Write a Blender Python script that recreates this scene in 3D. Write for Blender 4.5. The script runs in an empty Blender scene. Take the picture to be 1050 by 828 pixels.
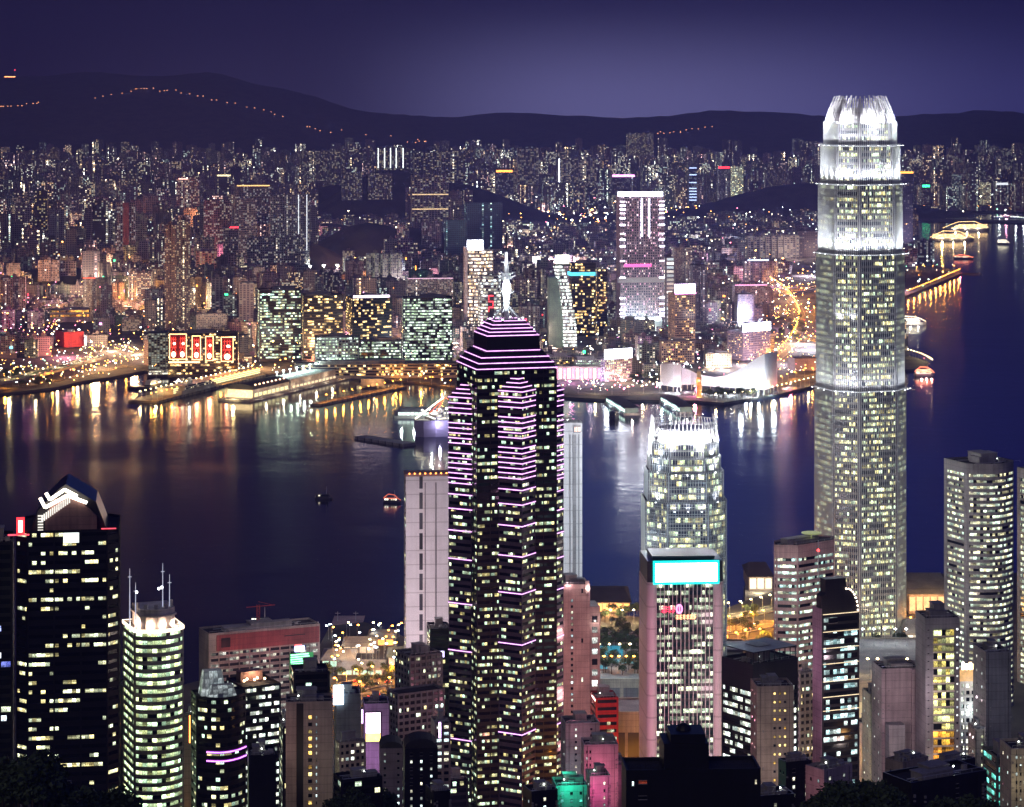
import bpy, math, random
R = math.radians
sc = bpy.context.scene
col = sc.collection
# photo geometry: a level camera 410 m up on the hill, the frame shifted down; (u, v) are photo pixels (1050 x 828)
FP, HC, CU, HV = 2560.0, 410.0, 525.0, 100.0
def XU(u, Y): return (u - CU) * Y / FP
def ZV(v, Y): return HC - (v - HV) * Y / FP
def GY(v, z=4.0): return (HC - z) * FP / (v - HV)
def UU(x, Y): return CU + x * FP / Y
def VZ(z, Y): return HV + (HC - z) * FP / Y
def GP(u, v, z=4.0):
    Y = GY(v, z); return (XU(u, Y), Y)

# ---------------------------------------------------------------- camera
cam = bpy.data.cameras.new('camera'); co = bpy.data.objects.new('camera', cam); col.objects.link(co)
co.location = (0, 0, HC); co.rotation_euler = (R(90), 0, 0)
cam.sensor_width = 36; cam.lens = 36 * FP / 1050; cam.shift_y = -(414 - HV) / 1050.0
cam.clip_start = 1; cam.clip_end = 60000
sc.camera = co
# ---------------------------------------------------------------- world
SUN_EL, SUN_AZ = 27, 205
w = bpy.data.worlds.new('World'); sc.world = w; w.use_nodes = True
nt = w.node_tree; N = nt.nodes; L = nt.links; N.clear()
out = N.new('ShaderNodeOutputWorld'); bg = N.new('ShaderNodeBackground'); bg.inputs[1].default_value = 1.0
sky = N.new('ShaderNodeTexSky'); sky.sky_type = 'NISHITA'; sky.sun_disc = False
sky.sun_elevation = R(-4); sky.sun_rotation = R(SUN_AZ); sky.air_density = 1.5; sky.dust_density = 2
tc = N.new('ShaderNodeTexCoord'); sep = N.new('ShaderNodeSeparateXYZ'); L.new(tc.outputs['Generated'], sep.inputs[0])
def ramp(src, stops, nt=nt):
    r = nt.nodes.new('ShaderNodeValToRGB'); r.color_ramp.interpolation = 'EASE'
    e = r.color_ramp.elements
    while len(e) < len(stops): e.new(0.5)
    for k, (p, c) in enumerate(stops): e[k].position = p; e[k].color = (*c, 1)
    nt.links.new(src, r.inputs[0]); return r
def mrange(src, a, b, c=0, d=1, nt=nt):
    m = nt.nodes.new('ShaderNodeMapRange'); m.inputs[1].default_value = a; m.inputs[2].default_value = b
    m.inputs[3].default_value = c; m.inputs[4].default_value = d; nt.links.new(src, m.inputs[0]); return m.outputs[0]
az = mrange(sep.outputs[0], -0.22, 0.22)
el = mrange(sep.outputs[2], -0.02, 0.30)
hor = ramp(az, [(0, (.008, .004, .014)), (.3, (.035, .030, .08)), (.58, (.26, .25, .58)), (1, (.070, .070, .28))])
top = ramp(az, [(0, (.003, .001, .006)), (.35, (.006, .005, .024)), (.6, (.012, .011, .055)), (1, (.005, .005, .050))])
fe = ramp(el, [(0.05, (0, 0, 0)), (.20, (1, 1, 1))])
mx = N.new('ShaderNodeMixRGB'); L.new(fe.outputs[0], mx.inputs[0]); L.new(hor.outputs[0], mx.inputs[1]); L.new(top.outputs[0], mx.inputs[2])
nz = N.new('ShaderNodeTexNoise'); nz.inputs['Scale'].default_value = 3; L.new(tc.outputs['Generated'], nz.inputs[0])
nm = mrange(nz.outputs[0], .3, .7, .88, 1.12)
band = ramp(az, [(0, (.002, .001, .006)), (.35, (.004, .005, .030)), (.55, (.026, .075, .34)), (.8, (.012, .030, .24)), (1, (.006, .012, .18))])  # blue band added above the frame to tint the water's reflections
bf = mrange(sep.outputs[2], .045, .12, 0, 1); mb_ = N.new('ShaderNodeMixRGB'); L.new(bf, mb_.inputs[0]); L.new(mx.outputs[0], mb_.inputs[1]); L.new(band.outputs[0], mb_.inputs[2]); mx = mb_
dome = mrange(sep.outputs[2], .38, .75, 0, 1)
mz = N.new('ShaderNodeMixRGB'); L.new(dome, mz.inputs[0]); L.new(mx.outputs[0], mz.inputs[1]); mz.inputs[2].default_value = (.016, .020, .075, 1); mx = mz
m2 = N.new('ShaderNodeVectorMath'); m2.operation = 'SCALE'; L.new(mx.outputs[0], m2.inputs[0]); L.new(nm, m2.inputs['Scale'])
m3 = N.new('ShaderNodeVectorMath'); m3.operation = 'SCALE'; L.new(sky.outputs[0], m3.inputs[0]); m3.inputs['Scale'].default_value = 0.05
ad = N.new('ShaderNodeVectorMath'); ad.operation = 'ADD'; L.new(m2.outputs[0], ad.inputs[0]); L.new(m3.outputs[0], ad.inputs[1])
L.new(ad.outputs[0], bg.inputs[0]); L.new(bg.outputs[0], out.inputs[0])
# soft sun added behind the camera, standing in for city glow on walls
sl = bpy.data.lights.new('city_glow_sun', 'SUN'); sl.energy = 0.32; sl.angle = R(25); sl.color = (1.0, .86, .92)
so = bpy.data.objects.new('city_glow_sun', sl); col.objects.link(so)
so.rotation_euler = (R(90 - SUN_EL), 0, R(-22))
# ---------------------------------------------------------------- render
sc.view_settings.view_transform = 'Standard'; sc.view_settings.look = 'None'
sc.view_settings.gamma = 1; sc.view_settings.exposure = 0.0
cy = sc.cycles
cy.use_denoising = True; cy.denoiser = 'OPENIMAGEDENOISE'
cy.max_bounces = 4; cy.diffuse_bounces = 1; cy.glossy_bounces = 2; cy.transmission_bounces = 2; cy.volume_bounces = 0
cy.transparent_max_bounces = 6; cy.sample_clamp_indirect = 1.5; cy.sample_clamp_direct = 0
cy.use_light_tree = True; cy.caustics_reflective = False; cy.caustics_refractive = False
cy.pixel_filter_type = 'BLACKMAN_HARRIS'; cy.filter_width = 1.5

rnd = random.Random(7)
# ================================================================ materials
MATS = {}
def newmat(name):
    m = bpy.data.materials.new(name); m.use_nodes = True
    nt = m.node_tree; b = nt.nodes['Principled BSDF']; return m, nt, b
def setem(b, c, s):
    b.inputs['Emission Color'].default_value = (*c, 1); b.inputs['Emission Strength'].default_value = s
def wall(name, c, rough=.75, line=3.6, var=.30, metal=0):
    if name in MATS: return MATS[name]
    m, nt, b = newmat(name); N, L = nt.nodes, nt.links
    tc = N.new('ShaderNodeTexCoord'); n1 = N.new('ShaderNodeTexNoise'); n1.inputs['Scale'].default_value = .09; n1.inputs['Detail'].default_value = 6
    L.new(tc.outputs['Object'], n1.inputs[0])
    mp = N.new('ShaderNodeMapping'); mp.inputs['Scale'].default_value = (.9, .9, .03); L.new(tc.outputs['Object'], mp.inputs[0])
    n2 = N.new('ShaderNodeTexNoise'); n2.inputs['Scale'].default_value = 1; n2.inputs['Detail'].default_value = 3; L.new(mp.outputs[0], n2.inputs[0])
    a = mrange(n1.outputs[0], .3, .7, 1 - var, 1 + var, nt); a2 = mrange(n2.outputs[0], .3, .7, 1 - var * .6, 1 + var * .6, nt)
    mu = N.new('ShaderNodeMath'); mu.operation = 'MULTIPLY'; L.new(a, mu.inputs[0]); L.new(a2, mu.inputs[1])
    last = mu.outputs[0]
    if line:
        sp = N.new('ShaderNodeSeparateXYZ'); L.new(tc.outputs['Object'], sp.inputs[0])
        d = N.new('ShaderNodeMath'); d.operation = 'DIVIDE'; d.inputs[1].default_value = line; L.new(sp.outputs[2], d.inputs[0])
        f = N.new('ShaderNodeMath'); f.operation = 'FRACT'; L.new(d.outputs[0], f.inputs[0])
        g = N.new('ShaderNodeMath'); g.operation = 'GREATER_THAN'; g.inputs[1].default_value = .08; L.new(f.outputs[0], g.inputs[0])
        k = mrange(g.outputs[0], 0, 1, .72, 1, nt)
        m4 = N.new('ShaderNodeMath'); m4.operation = 'MULTIPLY'; L.new(last, m4.inputs[0]); L.new(k, m4.inputs[1]); last = m4.outputs[0]
    sv = N.new('ShaderNodeVectorMath'); sv.operation = 'SCALE'; sv.inputs[0].default_value = c; L.new(last, sv.inputs['Scale'])
    L.new(sv.outputs[0], b.inputs['Base Color']); b.inputs['Roughness'].default_value = rough; b.inputs['Metallic'].default_value = metal
    MATS[name] = m; return m
def emit(name, c, s, sampled=False):
    if name in MATS: return MATS[name]
    m, nt, b = newmat(name); b.inputs['Base Color'].default_value = (.05, .05, .05, 1)
    N, L = nt.nodes, nt.links
    tc = N.new('ShaderNodeTexCoord'); n1 = N.new('ShaderNodeTexNoise'); n1.inputs['Scale'].default_value = .35; L.new(tc.outputs['Object'], n1.inputs[0])
    k = mrange(n1.outputs[0], .3, .7, s * .8, s * 1.2, nt); b.inputs['Emission Color'].default_value = (*c, 1); L.new(k, b.inputs['Emission Strength'])
    m.cycles.emission_sampling = 'AUTO' if sampled else 'NONE'
    MATS[name] = m; return m
def math1(nt, op, a, b=None, c=None):
    n = nt.nodes.new('ShaderNodeMath'); n.operation = op
    for i, x in enumerate((a, b, c)):
        if x is None: continue
        if isinstance(x, (int, float)): n.inputs[i].default_value = x
        else: nt.links.new(x, n.inputs[i])
    return n.outputs[0]
def vec(nt, x, y, z=0):
    n = nt.nodes.new('ShaderNodeCombineXYZ')
    for i, a in enumerate((x, y, z)):
        if isinstance(a, (int, float)): n.inputs[i].default_value = a
        else: nt.links.new(a, n.inputs[i])
    return n.outputs[0]
def glass(name, A, B, lit=.5, s=2.0, base=(.012, .014, .018), rough=.12, mull=.48, blind=.5, run=.25):
    s = s * 1.35
    """office glazing: uv = (bay, storey); some bays are lit from inside"""
    if name in MATS: return MATS[name]
    m, nt, b = newmat(name); N, L = nt.nodes, nt.links
    tc = N.new('ShaderNodeTexCoord'); sp = N.new('ShaderNodeSeparateXYZ'); L.new(tc.outputs['UV'], sp.inputs[0])
    cx = math1(nt, 'FLOOR', sp.outputs[0]); cyy = math1(nt, 'FLOOR', sp.outputs[1])
    fx = math1(nt, 'FRACT', sp.outputs[0]); fy = math1(nt, 'FRACT', sp.outputs[1])
    wn = N.new('ShaderNodeTexWhiteNoise'); wn.noise_dimensions = '2D'; L.new(vec(nt, cx, cyy), wn.inputs['Vector'])
    ws = N.new('ShaderNodeSeparateXYZ'); L.new(wn.outputs['Color'], ws.inputs[0])
    rn = N.new('ShaderNodeTexNoise'); rn.noise_dimensions = '2D'; rn.inputs['Scale'].default_value = 1; rn.inputs['Detail'].default_value = 1
    L.new(vec(nt, math1(nt, 'MULTIPLY', cx, run * .7), math1(nt, 'MULTIPLY', cyy, 5.37)), rn.inputs['Vector'])
    th = .5 + (.5 - lit) * .62
    runlit = math1(nt, 'GREATER_THAN', rn.outputs[0], th)
    cell = math1(nt, 'GREATER_THAN', wn.outputs['Value'], .14)
    spor = math1(nt, 'GREATER_THAN', wn.outputs['Value'], 1 - lit * .16)
    on = math1(nt, 'MAXIMUM', math1(nt, 'MULTIPLY', runlit, cell), spor)
    br = math1(nt, 'ADD', .22, math1(nt, 'MULTIPLY', math1(nt, 'POWER', ws.outputs[0], 2.6), 1.9))
    br = math1(nt, 'MULTIPLY', br, mrange(rn.outputs[0], .35, .75, .6, 1.4, nt))
    inn = N.new('ShaderNodeTexNoise'); inn.noise_dimensions = '2D'; inn.inputs['Scale'].default_value = 1; inn.inputs['Detail'].default_value = 3
    L.new(vec(nt, math1(nt, 'MULTIPLY', sp.outputs[0], 5.1), math1(nt, 'MULTIPLY', sp.outputs[1], 2.7)), inn.inputs['Vector'])
    tex = mrange(inn.outputs[0], .32, .68, .35, 1.5, nt)
    grad = math1(nt, 'ADD', .55, math1(nt, 'MULTIPLY', fy, .8))
    # a blind pulled part of the way down in some bays
    bl = math1(nt, 'MULTIPLY', math1(nt, 'GREATER_THAN', ws.outputs[1], 1 - blind), math1(nt, 'GREATER_THAN', fy, math1(nt, 'ADD', .35, math1(nt, 'MULTIPLY', ws.outputs[2], .5))))
    blf = mrange(bl, 0, 1, 1, .28, nt)
    mu = math1(nt, 'LESS_THAN', math1(nt, 'ABSOLUTE', math1(nt, 'SUBTRACT', fx, .5)), mull)
    e = on
    for q in (br, tex, grad, blf, mu): e = math1(nt, 'MULTIPLY', e, q)
    e = math1(nt, 'MULTIPLY', e, s)
    cm = N.new('ShaderNodeMixRGB'); L.new(ws.outputs[2], cm.inputs[0]); cm.inputs[1].default_value = (*A, 1); cm.inputs[2].default_value = (*B, 1)
    L.new(cm.outputs[0], b.inputs['Emission Color']); L.new(e, b.inputs['Emission Strength'])
    b.inputs['Base Color'].default_value = (*base, 1); b.inputs['Roughness'].default_value = rough
    m.cycles.emission_sampling = 'NONE'
    MATS[name] = m; return m

G_OFF = glass('office_glass', (1, .82, .32), (.75, 1, .75), .52, 1.25)
G_DIM = glass('dim_office_glass', (1, .80, .32), (.6, .95, .75), .38, 1.2)
G_SPARSE = glass('sparse_office_glass', (1, .75, .3), (.6, 1, .85), .30, 1.25)
G_BRIGHT = glass('bright_green_glass', (.9, 1, .42), (.62, 1, .66), .97, 1.7, blind=.3, mull=.485, run=.1)
G_WHITE = glass('white_office_glass', (1, 1, .78), (.8, 1, .95), .62, 1.7)
G_COOL = glass('cool_office_glass', (.5, .9, .95), (.85, 1, .95), .5, 1.1)
G_AMBER = glass('amber_room_glass', (1, .55, .1), (1, .8, .3), .7, 1.8, mull=.4)
G_YEL = glass('yellow_lobby_glass', (1, .75, .15), (.9, 1, .5), .85, 1.4, run=.12)
G_ORANGE = glass('orange_lobby_glass', (1, .32, .03), (1, .6, .08), .95, 1.3, run=.1)
G_ROOM = glass('room_glass', (1, .9, .6), (.7, .95, 1), .5, 1.2, mull=.4)
G_IFC = glass('tall_tower_glass', (1, .82, .30), (.75, 1, .70), .60, 1.35, base=(.05, .055, .07), run=.12)
G_CEN = glass('centre_tower_glass', (1, .80, .30), (.6, .95, .72), .46, 1.0, base=(.012, .011, .016), rough=.08)
G_RED = glass('red_room_glass', (1, .12, .05), (1, .3, .2), .5, 1.0)
G_TEAL = glass('teal_glass', (.1, 1, .7), (.2, .9, .8), .6, .9)
G_FAR = glass('far_office_glass', (1, .9, .45), (.6, 1, .85), .55, 1.7, run=.3)
G_FARW = glass('far_warm_glass', (1, .55, .15), (1, .8, .4), .4, 1.9, run=.6)
G_FARG = glass('far_green_glass', (.7, 1, .6), (.85, 1, .95), .72, 1.6, run=.25)

W_DARK = wall('dark_cladding', (.022, .02, .026), .35)
W_BLACK = wall('black_cladding', (.008, .007, .010), .5)
W_ROOF = wall('dark_roof', (.035, .032, .036), .9, 0)
W_GREY = wall('grey_tile_wall', (.24, .23, .24))
W_BEIGE = wall('beige_tile_wall', (.34, .29, .26))
W_PINK = wall('pink_stone_wall', (.46, .33, .32))
W_WHITE = wall('white_panel_wall', (.62, .60, .62), .6, 9.0, .08)
W_STEEL = wall('silver_metal', (.55, .57, .60), .4, 0, .06, .35)
W_BROWN = wall('brown_stone_wall', (.30, .17, .15))
W_RED = wall('red_painted_wall', (.42, .03, .03))
W_CONC = wall('concrete_wall', (.30, .28, .27), .85, 0)
W_CREAM = wall('cream_wall', (.5, .44, .35))
W_GREEN = wall('green_grey_wall', (.16, .19, .17))

# ================================================================ mesh building
class MB:
    def __init__(s): s.v = []; s.f = []; s.m = []; s.uv = []; s.has = False; s.a = []; s.b = []
    def face(s, pts, m=0, uv=None, A=None, B=None):
        i = len(s.v); s.v.extend(pts); s.f.append(tuple(range(i, i + len(pts)))); s.m.append(m)
        if uv: s.has = True
        s.uv.extend(uv if uv else [(0, 0)] * len(pts)); s.a.append(A); s.b.append(B)
    def box(s, x0, y0, z0, x1, y1, z1, m=0, bottom=True):
        p = [(x0, y0, z0), (x1, y0, z0), (x1, y1, z0), (x0, y1, z0), (x0, y0, z1), (x1, y0, z1), (x1, y1, z1), (x0, y1, z1)]
        for q in ((0, 1, 5, 4), (1, 2, 6, 5), (2, 3, 7, 6), (3, 0, 4, 7), (4, 5, 6, 7)): s.face([p[k] for k in q], m)
        if bottom: s.face([p[k] for k in (3, 2, 1, 0)], m)
    def obox(s, cx, cy, z0, z1, w, d, rot=0, m=0):
        c, t = math.cos(rot), math.sin(rot)
        pl = [(cx + x * c - y * t, cy + x * t + y * c) for x, y in ((-w / 2, -d / 2), (w / 2, -d / 2), (w / 2, d / 2), (-w / 2, d / 2))]
        s.prism(pl, z0, z1, m, bottom=True)
    def prism(s, pl, z0, z1, m=0, top=True, bottom=False, mt=None, pl2=None):
        n = len(pl); q = pl2 or pl
        for i in range(n):
            a, b = pl[i], pl[(i + 1) % n]; c, d = q[(i + 1) % n], q[i]
            s.face([(a[0], a[1], z0), (b[0], b[1], z0), (c[0], c[1], z1), (d[0], d[1], z1)], m)
        if top: s.face([(x, y, z1) for x, y in q], m if mt is None else mt)
        if bottom: s.face([(x, y, z0) for x, y in reversed(pl)], m)
    def tube(s, p, q, r, r2=None, n=6, m=0):
        r2 = r if r2 is None else r2
        dx, dy, dz = q[0] - p[0], q[1] - p[1], q[2] - p[2]; l = math.sqrt(dx * dx + dy * dy + dz * dz) or 1
        d = (dx / l, dy / l, dz / l); a = (0, 0, 1) if abs(d[2]) < .9 else (1, 0, 0)
        u = (d[1] * a[2] - d[2] * a[1], d[2] * a[0] - d[0] * a[2], d[0] * a[1] - d[1] * a[0]); k = math.sqrt(sum(x * x for x in u)); u = tuple(x / k for x in u)
        w_ = (d[1] * u[2] - d[2] * u[1], d[2] * u[0] - d[0] * u[2], d[0] * u[1] - d[1] * u[0])
        A = []; B = []
        for i in range(n):
            t = 2 * math.pi * i / n; c, t = math.cos(t), math.sin(t)
            o = tuple(u[j] * c + w_[j] * t for j in range(3))
            A.append(tuple(p[j] + o[j] * r for j in range(3))); B.append(tuple(q[j] + o[j] * r2 for j in range(3)))
        for i in range(n): s.face([A[i], A[(i + 1) % n], B[(i + 1) % n], B[i]], m)
        s.face(A[::-1], m); s.face(B, m)
    def ball(s, c, rx, rz, m=0, n=8, k=5):
        ring = lambda j: [(c[0] + rx * math.cos(2 * math.pi * i / n) * math.sin(math.pi * j / k), c[1] + rx * math.sin(2 * math.pi * i / n) * math.sin(math.pi * j / k), c[2] + rz * math.cos(math.pi * j / k)) for i in range(n)]
        for j in range(k):
            a, b = ring(j), ring(j + 1)
            for i in range(n): s.face([b[i], b[(i + 1) % n], a[(i + 1) % n], a[i]], m)
    def mesh(s, name, mats):
        me = bpy.data.meshes.new(name); me.from_pydata(s.v, [], s.f)
        for m in (mats if isinstance(mats, (list, tuple)) else [mats]): me.materials.append(m)
        me.polygons.foreach_set('material_index', s.m)
        if s.has:
            u = me.uv_layers.new(name='UVMap'); u.data.foreach_set('uv', [c for p in s.uv for c in p])
        if s.a and s.a[0] is not None:
            for nm, arr in (('wallc', s.a), ('tint', s.b)):
                at = me.attributes.new(nm, 'FLOAT_COLOR', 'FACE'); at.data.foreach_set('color', [c for p in arr for c in p])
        me.update(); return me
    def build(s, name, mats, parent=None, **kw):
        o = bpy.data.objects.new(name, s.mesh(name, mats)); col.objects.link(o)
        if parent: o.parent = parent
        tag(o, **kw); return o
def tag(o, label=None, cat=None, group=None, kind=None):
    if label: o['label'] = label
    if cat: o['category'] = cat
    if group: o['group'] = group
    if kind: o['kind'] = kind
    return o
def empty(name, loc, rot=0, **kw):
    o = bpy.data.objects.new(name, None); col.objects.link(o); o.location = loc; o.rotation_euler = (0, 0, rot); o.empty_display_size = 5
    return tag(o, **kw)
def kids(o): return [c for c in o.children]
def copy_tree(o, parent=None):
    c = o.copy(); col.objects.link(c)
    if parent: c.parent = parent
    for ch in kids(o): copy_tree(ch, c)
    return c
def light(x, y, z, p, c, r=2.0, parent=None, kind='POINT', rot=None, angle=90, blend=.6):
    l = bpy.data.lights.new('lamp_and_fill_light', kind); l.energy = p; l.color = c; l.shadow_soft_size = r
    if kind == 'SPOT': l.spot_size = R(angle); l.spot_blend = blend
    o = bpy.data.objects.new('lamp_and_fill_light', l); col.objects.link(o); o.location = (x, y, z)
    if rot: o.rotation_euler = rot
    if parent: o.parent = parent
    return o
def aim(src, dst):
    from mathutils import Vector
    return (Vector(dst) - Vector(src)).to_track_quat('-Z', 'Y').to_euler()

# ---------------------------------------------------------------- plans
def corner(ul, uc, ur, Y, th, depth=None):
    """near corner at (uc, Y); the right face runs off at th degrees. Returns the centre, the angle, b (right face), a (left face)"""
    t = R(th); c, s = math.cos(t), math.sin(t); xc = XU(uc, Y); k = (ur - CU) / FP; kl = (ul - CU) / FP
    b = (k * Y - xc) / (c - k * s)
    if depth is not None: a = depth
    else: a = (xc - kl * Y) / (s + kl * c)
    cx = xc + b / 2 * c - a / 2 * s; cyy = Y + b / 2 * s + a / 2 * c
    return (cx, cyy), t, b, a
def rect(b, a): return [(-b / 2, -a / 2), (b / 2, -a / 2), (b / 2, a / 2), (-b / 2, a / 2)]
def octa(b, a, c):
    x, y = b / 2, a / 2
    return [(-x + c, -y), (x - c, -y), (x, -y + c), (x, y - c), (x - c, y), (-x + c, y), (-x, y - c), (-x, -y + c)]
def bowed(b, a, bow, n=8, c=0):
    x, y = b / 2, a / 2
    fr = [(-x + c + (b - 2 * c) * i / n, -y - bow * math.sin(math.pi * i / n)) for i in range(n + 1)]
    p = list(fr)
    if c: p += [(x, -y + c), (x, y), (-x, y), (-x, -y + c)]
    else: p += [(x, y), (-x, y)]
    return p
def area(p): return sum(p[i][0] * p[(i + 1) % len(p)][1] - p[(i + 1) % len(p)][0] * p[i][1] for i in range(len(p)))
def inset(pl, d):
    n = len(pl); out = []
    for i in range(n):
        p0, p1, p2 = pl[i - 1], pl[i], pl[(i + 1) % n]
        def nrm(a, b):
            dx, dy = b[0] - a[0], b[1] - a[1]; l = math.hypot(dx, dy) or 1; return (-dy / l, dx / l)
        n1, n2 = nrm(p0, p1), nrm(p1, p2); bx, by = n1[0] + n2[0], n1[1] + n2[1]; l2 = bx * bx + by * by
        if l2 < 1e-6: out.append((p1[0] + n1[0] * d, p1[1] + n1[1] * d)); continue
        k = min(2 * d / l2, 6 * abs(d)) if d > 0 else 2 * d / l2
        out.append((p1[0] + bx * k, p1[1] + by * k))
    return out
SEED = [0]
def gz(Y):
    P = [(0, 300), (400, 200), (700, 110), (1000, 50), (1350, 5), (99999, 5)]
    for (a, b), (c, d) in zip(P, P[1:]):
        if Y <= c: return b + (d - b) * (Y - a) / (c - a)
    return 5
HERO = []      # screen rectangles kept clear by the generated blocks: (u0, u1, vtop, vbottom, Y)
def shell(root, pl, z0, z1, fh, wm, gm, sill=.38, bay=3.0, pier=0, pw=.5, blank=(), rec=.35, vcut=840, pw_d=.12, head=1.2, cornerw=.9, zoff=0, name='window_band', plain=(), yw=None, mull=None, roofm=None, maxb=100):
    """storeys of ribbon glazing behind spandrels on a plan; every storey's glazing is a part"""
    SEED[0] += 1; sd = SEED[0]; n = len(pl); rm = roofm or W_ROOF
    yw = yw if yw is not None else root.location.y
    wb = MB(); ins = inset(pl, rec); wi = inset(pl, rec - .06)
    wb.prism(ins, z0, z1 - .4, 0, top=False)
    zt = z1 - head; nf = max(1, int((zt - z0) / fh)); zcut = ZV(vcut, yw)
    lens = [math.hypot(pl[(i + 1) % n][0] - pl[i][0], pl[(i + 1) % n][1] - pl[i][1]) for i in range(n)]
    live = [i for i in range(n) if i not in blank and lens[i] > .8]
    def ring(i, a, b):
        p, q = pl[i], pl[(i + 1) % n]; ip, iq = ins[i], ins[(i + 1) % n]
        wb.face([(*p, a), (*q, a), (*q, b), (*p, b)]); wb.face([(*p, b), (*q, b), (*iq, b), (*ip, b)]); wb.face([(*ip, a), (*iq, a), (*q, a), (*p, a)])
    for i in range(n):
        if i in live: ring(i, zt, z1)
        else: p, q = pl[i], pl[(i + 1) % n]; wb.face([(*p, z0), (*q, z0), (*q, z1), (*p, z1)])
    nb = 0; spare = None
    for k in range(nf):
        zb = zt - (k + 1) * fh; zs = zb + fh * sill
        if zt - k * fh < zcut:
            for i in live: ring(i, z0, zb + fh)
            break
        for i in live: ring(i, zb, zs)
        g = MB(); u0 = 0
        for i in live:
            p, q = wi[i], wi[(i + 1) % n]; l = lens[i]; nbay = max(1, round(l / bay)); fl = nf - k + sd * 131
            a = sd * 57 + u0; b2 = a + nbay; u0 += nbay + 7
            g.face([(*p, zs), (*q, zs), (*q, zb + fh), (*p, zb + fh)], 0, [(a, fl + .02), (b2, fl + .02), (b2, fl + .98), (a, fl + .98)])
        if nb < maxb: g.build(name, gm, root); nb += 1
        else:
            if spare is None: spare = MB()
            for fa, u in zip(g.f, range(len(g.f))): spare.face([g.v[j] for j in fa], 0, g.uv[u * 4:u * 4 + 4])
    else:
        for i in live: ring(i, z0, zt - nf * fh)
    if spare: spare.build('lower_glazing', gm, root, kind='stuff')
    def turn(j):
        a, b2, c2 = pl[j - 1], pl[j % n], pl[(j + 1) % n]
        d = math.atan2(c2[1] - b2[1], c2[0] - b2[0]) - math.atan2(b2[1] - a[1], b2[0] - a[0]); return abs(math.atan2(math.sin(d), math.cos(d)))
    for i in live:
        p, q = pl[i], pl[(i + 1) % n]; l = lens[i]; dx, dy = (q[0] - p[0]) / l, (q[1] - p[1]) / l; ang = math.atan2(dy, dx); nx, ny = dy, -dx
        if cornerw:
            cw = min(cornerw, l * .35)
            for t, j in ((cw / 2, i), (l - cw / 2, i + 1)):
                if turn(j % n) < .4: continue
                wb.obox(p[0] + dx * t - nx * (rec / 2 - .03), p[1] + dy * t - ny * (rec / 2 - .03), z0, z1 - .05, cw, rec + .1, ang)
        if pier:
            m = max(1, round(l / pier))
            for j in range(1, m): t = l * j / m; wb.obox(p[0] + dx * t - nx * (rec / 2 - pw_d), p[1] + dy * t - ny * (rec / 2 - pw_d), z0, z1 - .07, pw, rec + .2, ang)
    # roof deck behind a parapet
    ip = inset(pl, .5)
    wb.face([(x, y, z1 - 1.1) for x, y in ip], 1)
    for i in range(n):
        a, b = pl[i], pl[(i + 1) % n]; c, d = ip[(i + 1) % n], ip[i]
        wb.face([(*a, z1), (*b, z1), (*c, z1), (*d, z1)]); wb.face([(*d, z1), (*c, z1), (*c, z1 - 1.1), (*d, z1 - 1.1)])
    wb.build('wall', [wm, rm], root)
    return zt
def roof_stuff(root, pl, z, n=3, h=5, mat=None, seed=0, mast=0, tanks=1):
    r = random.Random(seed + SEED[0]); xs = [p[0] for p in pl]; ys = [p[1] for p in pl]
    x0, x1, y0, y1 = min(xs), max(xs), min(ys), max(ys); w, d = x1 - x0, y1 - y0; mat = mat or W_CONC
    for k in range(n):
        b = MB(); bw, bd = w * r.uniform(.2, .42), d * r.uniform(.25, .45); hh = h * r.uniform(.5, 1) if k else h
        cx = x0 + w * (.5 if k == 0 else r.uniform(.25, .75)); cyy = y0 + d * (.55 if k == 0 else r.uniform(.3, .7))
        b.box(cx - bw / 2, cyy - bd / 2, z, cx + bw / 2, cyy + bd / 2, z + hh); b.box(cx - bw / 2 - .3, cyy - bd / 2 - .3, z + hh, cx + bw / 2 + .3, cyy + bd / 2 + .3, z + hh + .4)
        b.box(cx - bw / 2 + .5, cyy - bd / 2 - .12, z + .2, cx - bw / 2 + 1.5, cyy - bd / 2, z + 2.3)
        b.build('plant_room', mat, root)
    for k in range(5 * tanks):
        b = MB(); cx, cyy = x0 + w * r.uniform(.14, .86), y0 + d * r.uniform(.14, .5); s_ = r.uniform(.6, 1.4)
        b.box(cx - s_, cyy - s_ * .7, z + .3, cx + s_, cyy + s_ * .7, z + .3 + r.uniform(1, 2.2))
        for q in (-.8, .8): b.box(cx + q * s_ - .1, cyy - .1, z - .01, cx + q * s_ + .1, cyy + .1, z + .3)
        b.build('cooling_unit', mat, root)
    b = MB(); e = .7
    for k in range(7): t = k / 6; b.box(x0 + e + (w - 2 * e) * t - .05, y0 + e, z + .9, x0 + e + (w - 2 * e) * t + .05, y0 + e + .1, z + 2.1)
    b.box(x0 + e, y0 + e, z + 2.0, x1 - e, y0 + e + .08, z + 2.12)
    for k in range(3): yy = y0 + d * r.uniform(.15, .8); b.tube((x0 + w * .1, yy, z + .4), (x0 + w * r.uniform(.5, .9), yy, z + .4), .18, n=5)
    b.build('roof_rail_and_pipes', W_STEEL, root)
    if r.random() < .55: g = MB(); g.ball((x0 + w * r.uniform(.2, .8), y0 + d * .3, z + 2.6), .28, .28, n=6, k=4); g.build('roof_lamp', emit('roof_lamp_white', (.9, 1, .9), 14), root)
    if mast:
        b = MB(); cx, cyy = x0 + w * .5, y0 + d * .5; b.tube((cx, cyy, z), (cx, cyy, z + mast), .35, .08)
        for q in (.4, .6, .75): b.box(cx - 1.4, cyy - .06, z + mast * q, cx + 1.4, cyy + .06, z + mast * q + .12)
        b.build('antenna_mast', W_CONC, root)
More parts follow.
